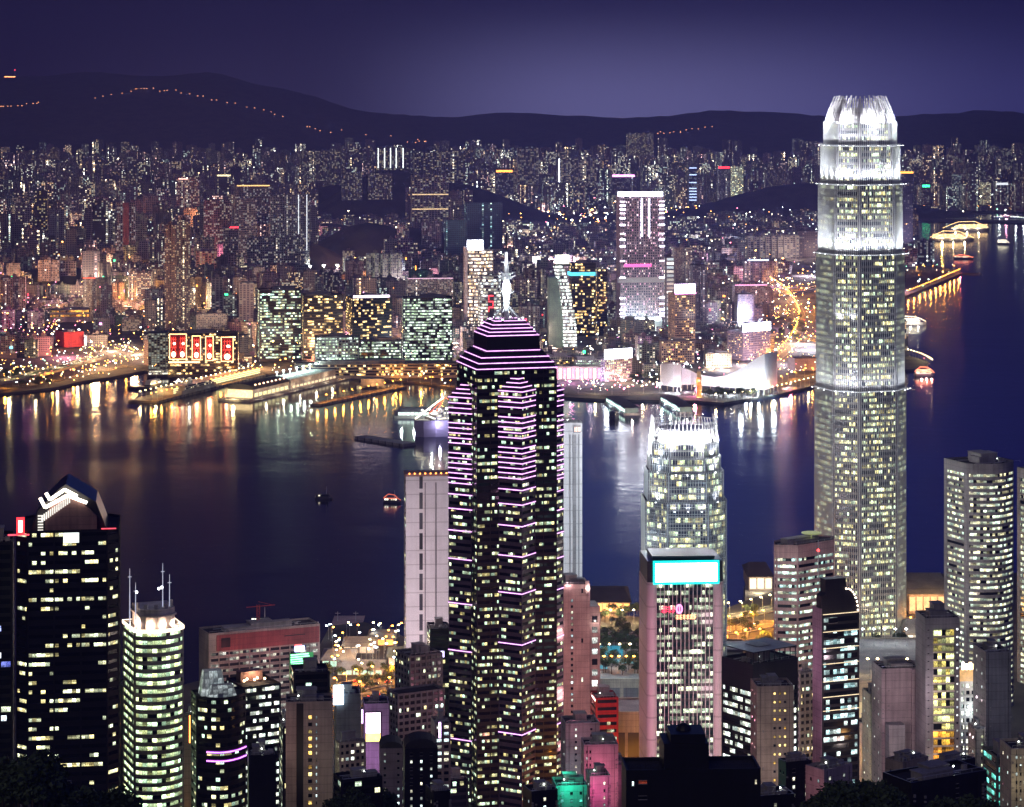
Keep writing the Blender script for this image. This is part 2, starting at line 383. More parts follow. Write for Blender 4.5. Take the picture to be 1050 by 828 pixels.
def tower(name, label, cat, ul, uc, ur, th, Y, vtop, wm, gm, fh=3.8, depth=None, shape='rect', cham=4, bow=4, vb=828, roof=3, roofh=5, mast=0, far=False, **kw):
    (cx, cyy), t, b, a = corner(ul, uc, ur, Y, th, depth)
    z0 = 4 if Y > 2500 else gz(Y) - 3; zt = ZV(vtop, Y)
    r = empty(name, (cx, cyy, z0), t, label=label, cat=cat)
    pl = {'rect': lambda: rect(b, a), 'octa': lambda: octa(b, a, cham), 'bowed': lambda: bowed(b, a, bow), 'bowc': lambda: bowed(b, a, bow, c=cham)}[shape]()
    pl = {'rect': lambda: rect(b, a), 'octa': lambda: octa(b, a, cham), 'bowed': lambda: bowed(b, a, bow), 'bowc': lambda: bowed(b, a, bow, c=cham)}[shape]()
    if area(pl) < 0: print('BADPLAN', name, ul, uc, ur, b, a)
    shell_abs(r, pl, z0, zt, fh, wm, gm, Y, kw)
    if roof: roof_stuff(r, pl, zt - z0 - 1.1, roof, roofh, mast=mast)
    if Y > 2500: HERO.append((ul - 2, ur + 2, vtop - 3, vb, Y))
    return r, pl, b, a, z0, zt
def shell_abs(r, pl, z0, zt, fh, wm, gm, Y, kw):
    # storeys below the frame have no glazing built
    global ZV
    keep = ZV
    ZV = lambda v, y, k=keep, z=z0: k(v, y) - z
    try: shell(r, pl, 0, zt - z0, fh, wm, gm, yw=Y, **kw)
    finally: ZV = keep
def panes(root, x0, x1, zs, y, w, h, mat, frame=None, axis='x', cols=None, name='window', maxn=100, kind=None):
    """single windows set 6 cm proud of a blank face at local y (axis x) or local x (axis y)"""
    SEED[0] += 1; n = 0; nm_ = 0
    xs = cols or [x0 + (x1 - x0) * (k + .5) / max(1, int((x1 - x0) / (w * 1.9))) for k in range(max(1, int((x1 - x0) / (w * 1.9))))]
    extra = None
    for i, z in enumerate(zs):
        for j, x in enumerate(xs):
            many = n >= maxn
            if many: extra = extra or MB(); b = extra
            else: b = MB()
            uv = [(SEED[0] * 31 + j * 3, SEED[0] * 17 + i), (SEED[0] * 31 + j * 3 + .98, SEED[0] * 17 + i), (SEED[0] * 31 + j * 3 + .98, SEED[0] * 17 + i + .98), (SEED[0] * 31 + j * 3, SEED[0] * 17 + i + .98)]
            f = .12
            if axis == 'x':
                b.face([(x - w / 2, y - .08, z), (x + w / 2, y - .08, z), (x + w / 2, y - .08, z + h), (x - w / 2, y - .08, z + h)], 0, uv)
                b.box(x - w / 2 - f, y - .22, z - .2, x + w / 2 + f, y, z - .02, 1); b.box(x - w / 2 - f, y - .14, z + h + .01, x + w / 2 + f, y, z + h + .12, 1)
            else:
                b.face([(y - .08, x + w / 2, z), (y - .08, x - w / 2, z), (y - .08, x - w / 2, z + h), (y - .08, x + w / 2, z + h)], 0, uv)
                b.box(y - .22, x - w / 2 - f, z - .2, y, x + w / 2 + f, z - .02, 1)
            if not many: b.build(name, [mat, frame or W_CONC], root)
            n += 1
    if extra: extra.build('upper_windows', [mat, frame or W_CONC], root, kind='stuff')

# ================================================================ ground, water, hills
def water_mat():
    m, nt, b = newmat('harbour_water'); N, L = nt.nodes, nt.links
    tc = N.new('ShaderNodeTexCoord'); mp = N.new('ShaderNodeMapping'); mp.inputs['Scale'].default_value = (.0016, .006, 1); mp.inputs['Rotation'].default_value = (0, 0, .25); L.new(tc.outputs['Object'], mp.inputs[0])
    n = N.new('ShaderNodeTexNoise'); n.inputs['Scale'].default_value = 1; n.inputs['Detail'].default_value = 5; n.inputs['Distortion'].default_value = 1.2; L.new(mp.outputs[0], n.inputs[0])
    L.new(mrange(n.outputs[0], .3, .7, .09, .16, nt), b.inputs['Roughness'])
    c = ramp(n.outputs[0], [(.3, (.001, .003, .018)), (.7, (.002, .008, .045))], nt); L.new(c.outputs[0], b.inputs['Base Color'])
    b.inputs['IOR'].default_value = 1.45
    n2 = N.new('ShaderNodeTexNoise'); n2.inputs['Scale'].default_value = .035; n2.inputs['Detail'].default_value = 4; L.new(tc.outputs['Object'], n2.inputs[0])
    bp = N.new('ShaderNodeBump'); bp.inputs['Strength'].default_value = .35; bp.inputs['Distance'].default_value = .9; L.new(n2.outputs[0], bp.inputs['Height']); L.new(bp.outputs[0], b.inputs['Normal'])
    return m
M_WATER = water_mat()
b = MB(); b.face([(-30000, 300, 0), (30000, 300, 0), (30000, 45000, 0), (-30000, 45000, 0)]); b.build('water', M_WATER, kind='structure')
def ground_mat(name, c1, c2, sc_):
    m, nt, b = newmat(name); N, L = nt.nodes, nt.links
    tc = N.new('ShaderNodeTexCoord'); n = N.new('ShaderNodeTexNoise'); n.inputs['Scale'].default_value = sc_; n.inputs['Detail'].default_value = 8; L.new(tc.outputs['Object'], n.inputs[0])
    c = ramp(n.outputs[0], [(.35, c1), (.65, c2)], nt); L.new(c.outputs[0], b.inputs['Base Color']); b.inputs['Roughness'].default_value = .9
    return m
M_GROUND = ground_mat('asphalt_ground', (.035, .035, .04), (.085, .08, .075), .03)
M_HILL = ground_mat('wooded_hill', (.012, .020, .010), (.045, .055, .028), .02)
M_ROAD = ground_mat('road_asphalt', (.045, .045, .05), (.07, .068, .066), .2)
M_PAVE = ground_mat('paving', (.14, .13, .12), (.24, .22, .2), .1)
M_LINE = wall('road_paint', (.7, .7, .66), .7, 0)
def land(name, pts, z, mat):
    """flat land with a quay wall; pts counter-clockwise in metres"""
    import bmesh
    bm = bmesh.new(); vs = [bm.verts.new((x, y, z)) for x, y in pts]; f = bm.faces.new(vs)
    lo = [bm.verts.new((x, y, -2)) for x, y in pts]
    for i in range(len(pts)): j = (i + 1) % len(pts); bm.faces.new((vs[j], vs[i], lo[i], lo[j]))
    from mathutils.geometry import tessellate_polygon
    from mathutils import Vector
    tri = tessellate_polygon([[Vector((x, y, 0)) for x, y in pts]]); bm.faces.remove(f)
    for t in tri:
        nf = bm.faces.new([vs[k] for k in t])
    bm.normal_update()
    for nf in bm.faces:
        if abs(nf.normal.z) > .5 and nf.normal.z < 0: nf.normal_flip()
    me = bpy.data.meshes.new(name); bm.to_mesh(me); bm.free(); me.materials.append(mat)
    o = bpy.data.objects.new(name, me); col.objects.link(o); o['kind'] = 'structure'; return o
KOW = [GP(u, v, 3) for u, v in [(-260, 412), (-60, 408), (0, 404), (60, 397), (84, 391), (118, 386), (148, 380), (172, 384), (232, 384), (345, 385), (440, 393), (466, 398), (575, 407), (628, 410), (712, 411), (742, 413), (800, 404), (836, 395), (880, 386), (948, 377), (952, 371), (930, 364), (870, 345), (858, 322), (900, 308), (930, 303), (986, 281), (983, 277), (950, 272), (941, 240), (937, 221), (1010, 218.5), (1160, 217)]]
KOWP = KOW + [(6500, 9200), (6500, 20000), (-6500, 20000), (-3000, 3300)]
land('ground_kowloon', KOWP, 3, M_GROUND)
bay = [GP(u, v, 3) for u, v in [(800, 312), (838, 312), (870, 300), (840, 296), (806, 300)]]
land('runway_ground', [GP(u, v, 3) for u, v in [(930, 227), (1056, 229), (1056, 226), (930, 224)]], 3, M_GROUND)
NEARS = [GP(u, v, 3) for u, v in [(1300, 588), (968, 590), (930, 594), (880, 602), (800, 606), (776, 614), (744, 626), (700, 636), (640, 634), (612, 628), (575, 612), (520, 640), (455, 648), (424, 660), (408, 652), (374, 640), (338, 644), (326, 668), (190, 704), (-100, 726), (-500, 730)]]
land('ground', [(-900, 1300), (900, 1300)] + NEARS[:], 4.5, M_GROUND)
def inpoly0(x, y, P=None):
    P = P or LANDN; c = False
    for i in range(len(P)):
        (x0, y0), (x1, y1) = P[i], P[i - 1]
        if (y0 > y) != (y1 > y) and x < (x1 - x0) * (y - y0) / (y1 - y0) + x0: c = not c
    return c
LANDN = [(-900, 1300), (900, 1300)] + NEARS[:]
def hfield(name, x0, x1, y0, y1, nx, ny, h, mat):
    b = MB(); P = [[(x0 + (x1 - x0) * i / nx, y0 + (y1 - y0) * j / ny) for i in range(nx + 1)] for j in range(ny + 1)]
    me = bpy.data.meshes.new(name)
    vs = [(x, y, h(x, y)) for r in P for x, y in r]
    fs = [(j * (nx + 1) + i, j * (nx + 1) + i + 1, (j + 1) * (nx + 1) + i + 1, (j + 1) * (nx + 1) + i) for j in range(ny) for i in range(nx)]
    me.from_pydata(vs, [], fs); me.materials.append(mat)
    for p in me.polygons: p.use_smooth = True
    o = bpy.data.objects.new(name, me); col.objects.link(o); o['kind'] = 'structure'; return o
def wob(x, y, s=1.0): return (math.sin(x * .021 * s + 1.3) * math.cos(y * .017 * s) + .6 * math.sin(x * .047 * s + y * .033 * s) + .3 * math.sin(x * .11 * s - y * .09 * s))
hfield('hillside_terrain', -900, 900, -200, 1360, 60, 60, lambda x, y: gz(max(0, y)) - 1 + wob(x, y) * (2 if y < 1250 else 0), M_HILL)
RID = [(-900, 110), (-300, 88), (-100, 76), (0, 80), (150, 77), (220, 74), (300, 98), (380, 115), (450, 120), (560, 119), (640, 121), (700, 118), (740, 116), (800, 118), (870, 121), (950, 119), (1000, 117), (1100, 119), (1500, 105), (2200, 110)]
def lerp(P, x):
    for (a, b), (c, d) in zip(P, P[1:]):
        if x <= c: return b + (d - b) * max(0, min(1, (x - a) / (c - a)))
    return P[-1][1]
def back(x, y):
    u = UU(x, y); k = max(0, min(1, (y - 8900) / 1800)); base = -4 + 74 * k
    t = max(0, min(1, (y - 10600) / 2600)); t = t * t * (3 - 2 * t); rz = ZV(lerp(RID, u), 13200)
    z = base + (rz - base) * t + wob(x, y, .25) * 14 * t
    return z if y < 13300 else z - (y - 13300) * .12
hfield('mountains', -5200, 5200, 8900, 15500, 110, 60, back, M_HILL)
MOUNDS = [(378, 6250, 96, 170, 190), (420, 6500, 70, 230, 190), (310, 6050, 60, 120, 150), (55, 5450, 42, 150, 110), (120, 5500, 36, 120, 100), (402, 8350, 168, 260, 240), (460, 8450, 120, 300, 240), (340, 8500, 110, 200, 200), (830, 8700, 110, 420, 260), (330, 7300, 40, 220, 90)]
def mound_h(x, y):
    z = -6
    for u, Y, h, rx, ry in MOUNDS:
        d = ((x - XU(u, Y)) / rx) ** 2 + ((y - Y) / ry) ** 2
        if d < 4: z = max(z, -6 + (h + 6) * math.exp(-d * 1.1) + wob(x, y, 2) * min(3, h * .04))
    return z
for u, Y, h, rx, ry in MOUNDS:
    x = XU(u, Y); f = lambda a, b_, x=x, Y=Y, h=h, rx=rx, ry=ry: -14 + (h + 14) * math.exp(-1.15 * (((a - x) / rx) ** 2 + ((b_ - Y) / ry) ** 2)) + wob(a, b_, 2) * 2.2 + wob(b_, a, 5) * 1.2
    hfield('wooded_hill', x - 2 * rx, x + 2 * rx, Y - 2 * ry, Y + 2 * ry, 40, 40, f, M_HILL)

# ---------------------------------------------------------------- roads
def road(name, pts, width, z=3.3, deck=0, mat=None, lines=True):
    """pts in metres; a ribbon with kerbs and painted lane lines"""
    b = MB(); k = MB(); n = len(pts); E = []
    for i in range(n):
        a = pts[max(0, i - 1)]; c = pts[min(n - 1, i + 1)]; dx, dy = c[0] - a[0], c[1] - a[1]; l = math.hypot(dx, dy); E.append((pts[i][0], pts[i][1], -dy / l, dx / l, pts[i][2] if len(pts[i]) > 2 else z))
    def strip(mb, o0, o1, up, m):
        for p, q in zip(E, E[1:]):
            mb.face([(p[0] + p[2] * o1, p[1] + p[3] * o1, p[4] + up), (p[0] + p[2] * o0, p[1] + p[3] * o0, p[4] + up), (q[0] + q[2] * o0, q[1] + q[3] * o0, q[4] + up), (q[0] + q[2] * o1, q[1] + q[3] * o1, q[4] + up)], m)
    w2 = width / 2; strip(b, -w2, w2, 0, 0)
    for s in (-1, 1):
        for p, q in zip(E, E[1:]):
            for (o0, o1, z0, z1) in ((w2 * s, w2 * s, -deck - .3, .9 if deck else .12),):
                b.face([(p[0] + p[2] * o0, p[1] + p[3] * o0, p[4] + z0), (q[0] + q[2] * o0, q[1] + q[3] * o0, q[4] + z0), (q[0] + q[2] * o1, q[1] + q[3] * o1, q[4] + z1), (p[0] + p[2] * o1, p[1] + p[3] * o1, p[4] + z1)], 2)
        strip(b, s * w2 if s < 0 else w2, (s * w2 + .5) if s < 0 else w2 + .5, .9 if deck else .12, 2)
    if lines:
        strip(b, -.15, .15, .008, 1)
        for s in (-1, 1): strip(b, s * w2 * .92 - .1, s * w2 * .92 + .1, .008, 1)
    return b.build(name, [mat or M_ROAD, M_LINE, W_CONC], kind='structure')
def curve(P, n=6):
    out = []
    for i in range(len(P) - 1):
        p0, p1, p2, p3 = P[max(0, i - 1)], P[i], P[i + 1], P[min(len(P) - 1, i + 2)]
        for j in range(n):
            t = j / n; out.append(tuple(.5 * (2 * b + (c - a) * t + (2 * a - 5 * b + 4 * c - d) * t * t + (3 * b - a - 3 * c + d) * t ** 3) for a, b, c, d in zip(p0, p1, p2, p3)))
    out.append(tuple(P[-1])); return out
def gpts(uv, z): return curve([(*GP(u, v, z), z) for u, v in uv])

# ---------------------------------------------------------------- street lamps
LAMPS = {}
def lamp_proto(key, c, s, h=10, r=.9):
    if key in LAMPS: return LAMPS[key]
    b = MB(); b.tube((0, 0, 0), (0, 0, h), .14, .09); b.tube((0, 0, h), (1.8, 0, h + .5), .07)
    b.box(-.25, -.25, 0, .25, .25, .8)
    p = b.mesh('street_lamp', W_STEEL)
    g = MB(); g.ball((1.9, 0, h + .4), r, r * .5, n=6, k=4); q = g.mesh('lamp_head', emit('lamp_glow_' + key, c, s))
    LAMPS[key] = (p, q, h, c); return LAMPS[key]
FARL = {}
def lamp(key, x, y, z, rot=0, label='', group='', power=0, lr=1.2):
    p, q, h, c = LAMPS[key]
    if y > 4600 or (y > 3000 and len(label) and FARL.setdefault('n', 0) > 230):
        g = FARL.setdefault(key, MB()); g.tube((x, y, z), (x, y, z + h), .3, .2, 4); rr = {'ridge': 3.0}.get(key, .9); g.ball((x, y, z + h), rr, rr * .6, 1, 6, 3)
        if power: light(x, y - 1.5, z + h - .7, power, c, lr)
        return None
    if y > 3000: FARL['n'] = FARL.get('n', 0) + 1
    o = bpy.data.objects.new('street_lamp', p); col.objects.link(o); o.location = (x, y, z); o.rotation_euler = (0, 0, rot)
    tag(o, label, 'street lamp', group)
    g = bpy.data.objects.new('lamp_head', q); col.objects.link(g); g.parent = o
    if power: light(1.9 * math.cos(rot) + x, 1.9 * math.sin(rot) + y, z + h - .7, power, c, lr)
    return o
lamp_proto('orange', (1, .36, .04), 30); lamp_proto('white', (.8, .95, 1), 30); lamp_proto('warm', (1, .75, .35), 30); lamp_proto('pink', (1, .3, .7), 26)
def lamp_line(key, pts, step, label, group, power=0, every=3, off=0, z=None, lr=1.2):
    d = 0; k = 0
    for p, q in zip(pts, pts[1:]):
        l = math.hypot(q[0] - p[0], q[1] - p[1]); a = math.atan2(q[1] - p[1], q[0] - p[0])
        while d < l:
            t = d / l; x = p[0] + (q[0] - p[0]) * t - math.sin(a) * off; y = p[1] + (q[1] - p[1]) * t + math.cos(a) * off
            zz = z if z is not None else (p[2] if len(p) > 2 else 3)
            lamp(key, x, y, zz, a + math.pi / 2 * (1 if off <= 0 else -1), label, group, power if k % every == 0 else 0, lr); k += 1; d += step
        d -= l

# ---------------------------------------------------------------- trees
def foliage_mat(name, c):
    m, nt, b = newmat(name); N, L = nt.nodes, nt.links
    g = N.new('ShaderNodeNewGeometry'); r = ramp(g.outputs['Random Per Island'], [(0, tuple(x * .5 for x in c)), (1, tuple(x * 1.5 for x in c))], nt)
    L.new(r.outputs[0], b.inputs['Base Color']); b.inputs['Roughness'].default_value = .7; return m
M_LEAF = foliage_mat('tree_leaves', (.05, .075, .03)); M_BARK = wall('tree_bark', (.10, .07, .05), .9, 0)
TREES = []
def tree_proto(seed, h=9, r=4, leaves=420, s=.55):
    q = random.Random(seed); t = MB(); t.tube((0, 0, 0), (.2, .1, h * .5), .28, .18); cl = []
    for k in range(6):
        a = k * 1.05 + q.random(); e = (math.cos(a) * r * .55, math.sin(a) * r * .55, h * q.uniform(.55, .85)); t.tube((.2, .1, h * .4), e, .13, .05, 5)
        cl.append((e, r * q.uniform(.38, .55)))
    cl.append(((0, 0, h * .9), r * .5))
    c = MB()
    for k in range(leaves):
        (cx, cyy, cz), cr = q.choice(cl); a, e = q.uniform(0, 6.283), math.asin(q.uniform(-.7, 1)); d = cr * q.uniform(.55, 1.08)
        x, y, z = cx + math.cos(a) * math.cos(e) * d, cyy + math.sin(a) * math.cos(e) * d, cz + math.sin(e) * d * .8
        v1 = [q.uniform(-1, 1) for _ in range(3)]; v2 = [q.uniform(-1, 1) for _ in range(3)]; sz = s * q.uniform(.6, 1.3)
        c.face([(x - v1[0] * sz, y - v1[1] * sz, z - v1[2] * sz), (x + v2[0] * sz, y + v2[1] * sz, z + v2[2] * sz * .6), (x + v1[0] * sz, y + v1[1] * sz, z + v1[2] * sz), (x - v2[0] * sz, y - v2[1] * sz, z - v2[2] * sz * .6)])
    return t.mesh('trunk', M_BARK), c.mesh('crown', M_LEAF)
for k in range(4): TREES.append(tree_proto(k, 8 + k, 3.6 + .5 * (k % 3)))
BIG = [tree_proto(20 + k, 12, 6, 1100, .6) for k in range(3)]
def tree(x, y, z, s, k, label, group, big=False):
    t, c = (BIG if big else TREES)[k % (3 if big else 4)]
    o = bpy.data.objects.new('broadleaf_tree', None); col.objects.link(o); o.location = (x, y, z); o.scale = (s, s, s); o.rotation_euler = (0, 0, k * 1.7)
    tag(o, label, 'tree', group)
    for nm, me in (('trunk', t), ('crown', c)): p = bpy.data.objects.new(nm, me); col.objects.link(p); p.parent = o
    return o

# ================================================================ near towers
NEON_A = emit('pink_white_neon', (1, .62, .97), 2.5, True); NEON_HALO = emit('violet_halo', (.5, .03, .72), .75)  # violet strips imitate the halo around the pink-white neon core
FLOOD = emit('flood_lamp_face', (.92, .95, 1), 14)
BILL = emit('lit_billboard_face', (.6, 1, .95), 12.0, True)
def neon_ring(root, pl, z, h=.85, off=.2, edges=None, mats=None, name='neon_line'):
    b = MB(); o = inset(pl, -off); i0 = inset(pl, -off * .2)
    for i in (edges if edges is not None else range(len(pl))):
        p, q = o[i], o[(i + 1) % len(o)]; ip, iq = i0[i], i0[(i + 1) % len(o)]
        for (a, c, m) in ((-.55 * h, -.24 * h, 1), (-.24 * h, .24 * h, 0), (.24 * h, .55 * h, 1)):
            b.face([(*p, z + a), (*q, z + a), (*q, z + c), (*p, z + c)], m)
        b.face([(*p, z + .55 * h), (*q, z + .55 * h), (*iq, z + .55 * h), (*ip, z + .55 * h)], 1)
        b.face([(*ip, z - .55 * h), (*iq, z - .55 * h), (*q, z - .55 * h), (*p, z - .55 * h)], 1)
    return b.build(name, mats or [NEON_A, NEON_HALO], root)
def scaled(pl, k, cx=0, cyy=0): return [(cx + (x - cx) * k, cyy + (y - cyy) * k) for x, y in pl]
def fins(root, pl, z0, z1, step, depth=.55, w=.22, mat=None, edges=None, name='mullion_screen', horiz=None):
    b = MB(); n = len(pl)
    for i in (edges if edges is not None else range(n)):
        p, q = pl[i], pl[(i + 1) % n]; l = math.hypot(q[0] - p[0], q[1] - p[1]); dx, dy = (q[0] - p[0]) / l, (q[1] - p[1]) / l; a = math.atan2(dy, dx); m = max(1, round(l / step))
        for j in range(m + 1): t = l * j / m; b.obox(p[0] + dx * t + dy * depth / 2, p[1] + dy * t - dx * depth / 2, z0, z1, w, depth, a)
        if horiz:
            k = z0
            while k < z1: b.obox(p[0] + dx * l / 2 + dy * depth * .4, p[1] + dy * l / 2 - dx * depth * .4, k, k + .25, l, depth * .6, a); k += horiz
    return b.build(name, mat or W_STEEL, root)
def flood_up(root, rl, pl, z, edges, power, c=(.92, .95, 1), out=1.6, aimh=16, n=1, fix=True, vs=None):
    """floodlights standing off a setback, washing the fins above"""
    ca, sa = math.cos(rl[1]), math.sin(rl[1])
    for i in edges:
        p, q = pl[i], pl[(i + 1) % len(pl)]; l = math.hypot(q[0] - p[0], q[1] - p[1]); dx, dy = (q[0] - p[0]) / l, (q[1] - p[1]) / l; nx, ny = dy, -dx
        for j in range(n):
            t = l * (j + .5) / n; x, y = p[0] + dx * t + nx * out, p[1] + dy * t + ny * out
            X, Yw, Z = rl[0][0] + x * ca - y * sa, rl[0][1] + x * sa + y * ca, rl[2] + z
            tx, ty = x - nx * out * .9, y - ny * out * .9
            T = (rl[0][0] + tx * ca - ty * sa, rl[0][1] + tx * sa + ty * ca, Z + aimh)
            light(X, Yw, Z, power, c, .8, kind='SPOT', rot=aim((X, Yw, Z), T), angle=120, blend=.9)
            if fix:
                b = MB(); b.box(x - .5, y - .5, z - 1.0, x + .5, y + .5, z - .55, 0); b.box(x - .4, y - .4, z - .54, x + .4, y + .4, z - .4, 1); b.tube((x, y, z - .8), (x - nx * out, y - ny * out, z - .8), .08)
                b.build('floodlight', [W_DARK, FLOOD], root)

# --- the tallest tower, right of centre
def tall_tower():
    Y = 1850; th = R(18.6); Yc = 1882; cx = XU(882, Yc); z0 = 2
    r = empty('office_tower', (cx, Yc, z0), th, label='tallest tower, grey finned with white glowing crown of curved blades, standing by the harbour', cat='skyscraper')
    Zr = lambda v: ZV(v, Y) - z0
    base = octa(60, 60, 14.5); vis = (0, 7, 6, 1)
    LV = [(0, Zr(402), 1.0), (Zr(402), Zr(262), .965), (Zr(262), Zr(190), .92), (Zr(190), Zr(150), .865), (Zr(150), Zr(127), .80)]
    for j, (a, b_, k) in enumerate(LV):
        pl = scaled(base, k); lv = r
        if j: lv = empty('upper_stage', (0, 0, 0)); lv.parent = r
        else: lv = empty('shaft', (0, 0, 0)); lv.parent = r
        SEED[0] += 1
        def ZVr(v, y): return ZV0(v, y) - z0
        shell_z(lv, pl, a + (.02 if j else 0), b_, 4.45, W_GREY, G_IFC, Y, z0, sill=.42, bay=1.55, rec=.3, head=.8, cornerw=1.4)
        fins(lv, inset(pl, -.05), a + .3, b_ + 1.2, 1.55, .6, .26)
        if j: neon_ring(lv, inset(scaled(base, LV[j - 1][2]), -.4), a - .2, .7, .12, edges=vis, mats=[emit('white_line_lamp', (.9, .95, 1), 1.6), W_STEEL], name='setback_light')
    rl = ((cx, Yc), th, z0)
    for j, pw in ((1, 14000), (2, 52000), (3, 50000), (4, 20000)):
        flood_up(r, rl, scaled(base, LV[j][2]), LV[j][0] + .6, vis, pw, out=6.0, aimh=30 if j > 1 else 18, n=3)
    flood_up(r, rl, scaled(base, .97), Zr(330), (7,), 16000, out=2.2, aimh=30, n=2, fix=False)
    for (dx, zz) in ((-45, 60), (20, 60), (-45, 150), (20, 150), (-45, 240), (20, 240)): light(cx + dx, Yc - 95, zz, 21000, (.88, .94, 1), 8)  # unseen wash lights added in front to brighten the shaft
    # crown of curved blades
    zb, zt = LV[-1][1], Zr(98); pl = scaled(base, .785)
    core = MB(); core.prism(scaled(base, .60), zb - 1, zb + (zt - zb) * .55, 0); core.build('crown_core', W_WHITE, r)
    for i in range(8):
        p, q = pl[i], pl[(i + 1) % 8]; l = math.hypot(q[0] - p[0], q[1] - p[1]); m = 9 if i % 2 == 0 else 6
        b = MB()
        for j in range(m + (0 if i % 2 else 1)):
            t = (j + (.5 if i % 2 else 0)) / m; x, y = p[0] + (q[0] - p[0]) * t, p[1] + (q[1] - p[1]) * t; a = math.atan2(y, x); top = zt - (3.5 if i % 2 else 0) - 1.6 * abs(t - .5) - (1.9 if j % 2 else 0)
            prev = None
            for s_ in range(7):
                f = s_ / 6; k = 1 - .27 * f ** 1.35; z = zb + (top - zb) * f; P = (x * k, y * k, z)
                if prev:
                    nx, ny = -math.sin(a) * .36, math.cos(a) * .36; ix, iy = -math.cos(a) * 1.0, -math.sin(a) * 1.0
                    A, B_ = prev, P
                    b.face([(A[0] - nx, A[1] - ny, A[2]), (A[0] + nx, A[1] + ny, A[2]), (B_[0] + nx, B_[1] + ny, B_[2]), (B_[0] - nx, B_[1] - ny, B_[2])])
                    for sg in (-1, 1): b.face([(A[0] + sg * nx, A[1] + sg * ny, A[2]), (A[0] + sg * nx + ix, A[1] + sg * ny + iy, A[2]), (B_[0] + sg * nx + ix, B_[1] + sg * ny + iy, B_[2]), (B_[0] + sg * nx, B_[1] + sg * ny, B_[2])])
                prev = P
        b.build('crown_blades', W_WHITE, r)
    for q in range(8):
        a = q * math.pi / 4 + .2; rr = 27; light(cx + rr * math.cos(a), Yc + rr * math.sin(a), z0 + zb + 2.5, 26000, (.93, .95, 1), 1.5)
    for q in range(4):
        a = q * math.pi / 2 + .6; light(cx + 13 * math.cos(a), Yc + 13 * math.sin(a), z0 + zb + 15, 8000, (.93, .95, 1), 2)
    lob = MB(); lob.prism(scaled(base, 1.12), 0, Zr(657), 0); lob.build('podium', W_STEEL, r)
    neon_ring(r, scaled(base, 1.12), Zr(659), 2.2, .3, edges=vis, mats=[emit('lobby_white', (.75, .9, 1), 3.5), W_STEEL], name='lobby_light')
def shell_z(r, pl, a, b, fh, wm, gm, Y, z0, **kw):
    global ZV
    keep = ZV
    ZV = lambda v, y, k=keep: k(v, y) - z0
    try: shell(r, pl, a, b, fh, wm, gm, yw=Y, **kw)
    finally: ZV = keep
tall_tower()

# --- the smaller finned tower with the comb-like crown
def comb_tower():
    Y = 1650; Yc = 1677; cx = XU(701, Yc); z0 = 2; th = R(2)
    r = empty('office_tower', (cx, Yc, z0), th, label='shorter finned tower with white glowing comb-like crown, behind the cyan rooftop billboard', cat='skyscraper')
    Zr = lambda v: ZV(v, Y) - z0; base = octa(54, 54, 13.5); vis = (0, 7, 1)
    LV = [(0, Zr(517), 1.0), (Zr(517), Zr(487), .93), (Zr(487), Zr(472), .86), (Zr(472), Zr(457), .81)]
    for j, (a, b_, k) in enumerate(LV):
        pl = scaled(base, k); lv = empty('shaft' if not j else 'upper_stage', (0, 0, 0)); lv.parent = r
        shell_z(lv, pl, a + (.02 if j else 0), b_, 4.4, W_GREY, G_IFC, Y, z0, sill=.3, bay=1.7, rec=.3, head=.5, cornerw=1.2)
        fins(lv, inset(pl, -.05), a + .3, b_ + .9, 1.75, .5, .2, horiz=4.4)
    rl = ((cx, Yc), th, z0)
    for j, pw in ((1, 16000), (2, 22000), (3, 26000)): flood_up(r, rl, scaled(base, LV[j][2]), LV[j][0] + .5, (7, 1), pw, out=2.6, aimh=14, n=1)
    flood_up(r, rl, scaled(base, .86), Zr(488), (0,), 12000, out=1.8, aimh=14, n=3)
    flood_up(r, rl, base, Zr(524), (0,), 6000, out=1.8, aimh=12, n=3)
    zb, zt = LV[-1][1], Zr(432)
    for i in range(8):
        pl = scaled(base, .80); p, q = pl[i], pl[(i + 1) % 8]; l = math.hypot(q[0] - p[0], q[1] - p[1]); b = MB(); m = 8 if i % 2 == 0 else 6; a = math.atan2(q[1] - p[1], q[0] - p[0])
        for j in range(m + (0 if i % 2 else 1)):
            t = (j + (.5 if i % 2 else 0)) / m; x, y = p[0] + (q[0] - p[0]) * t, p[1] + (q[1] - p[1]) * t; k = .90 if i % 2 else .95; zz = zt - (2.5 if i % 2 else 0)
            for s0, s1 in ((0, .55), (.55, 1)):
                A = (x * (1 - (1 - k) * s0 * s0), y * (1 - (1 - k) * s0 * s0), zb + (zz - zb) * s0); B_ = (x * (1 - (1 - k) * s1 * s1), y * (1 - (1 - k) * s1 * s1), zb + (zz - zb) * s1); b.tube(A, B_, .42, .36, 4)
        for hz in (.35, .6, .82): b.obox((p[0] + q[0]) / 2 * (1 - .05 * hz), (p[1] + q[1]) / 2 * (1 - .05 * hz), zb + (zt - zb) * hz - .2, zb + (zt - zb) * hz + .2, l * .95, .4, a)
        b.build('crown_comb', W_WHITE, r)
    core = MB(); core.prism(scaled(base, .62), zb - 1, zb + (zt - zb) * .5, 0); core.build('crown_core', W_WHITE, r)
    for q in range(8):
        a = q * math.pi / 4 + .39; light(cx + 25 * math.cos(a), Yc + 25 * math.sin(a), z0 + zb + 1.5, 75000, (.93, .96, 1), 1.2)
    for (dx, zz) in ((-30, 70), (28, 70), (-30, 140), (28, 140)): light(cx + dx, Yc - 80, zz, 40000, (.6, .85, 1), 6)
comb_tower()

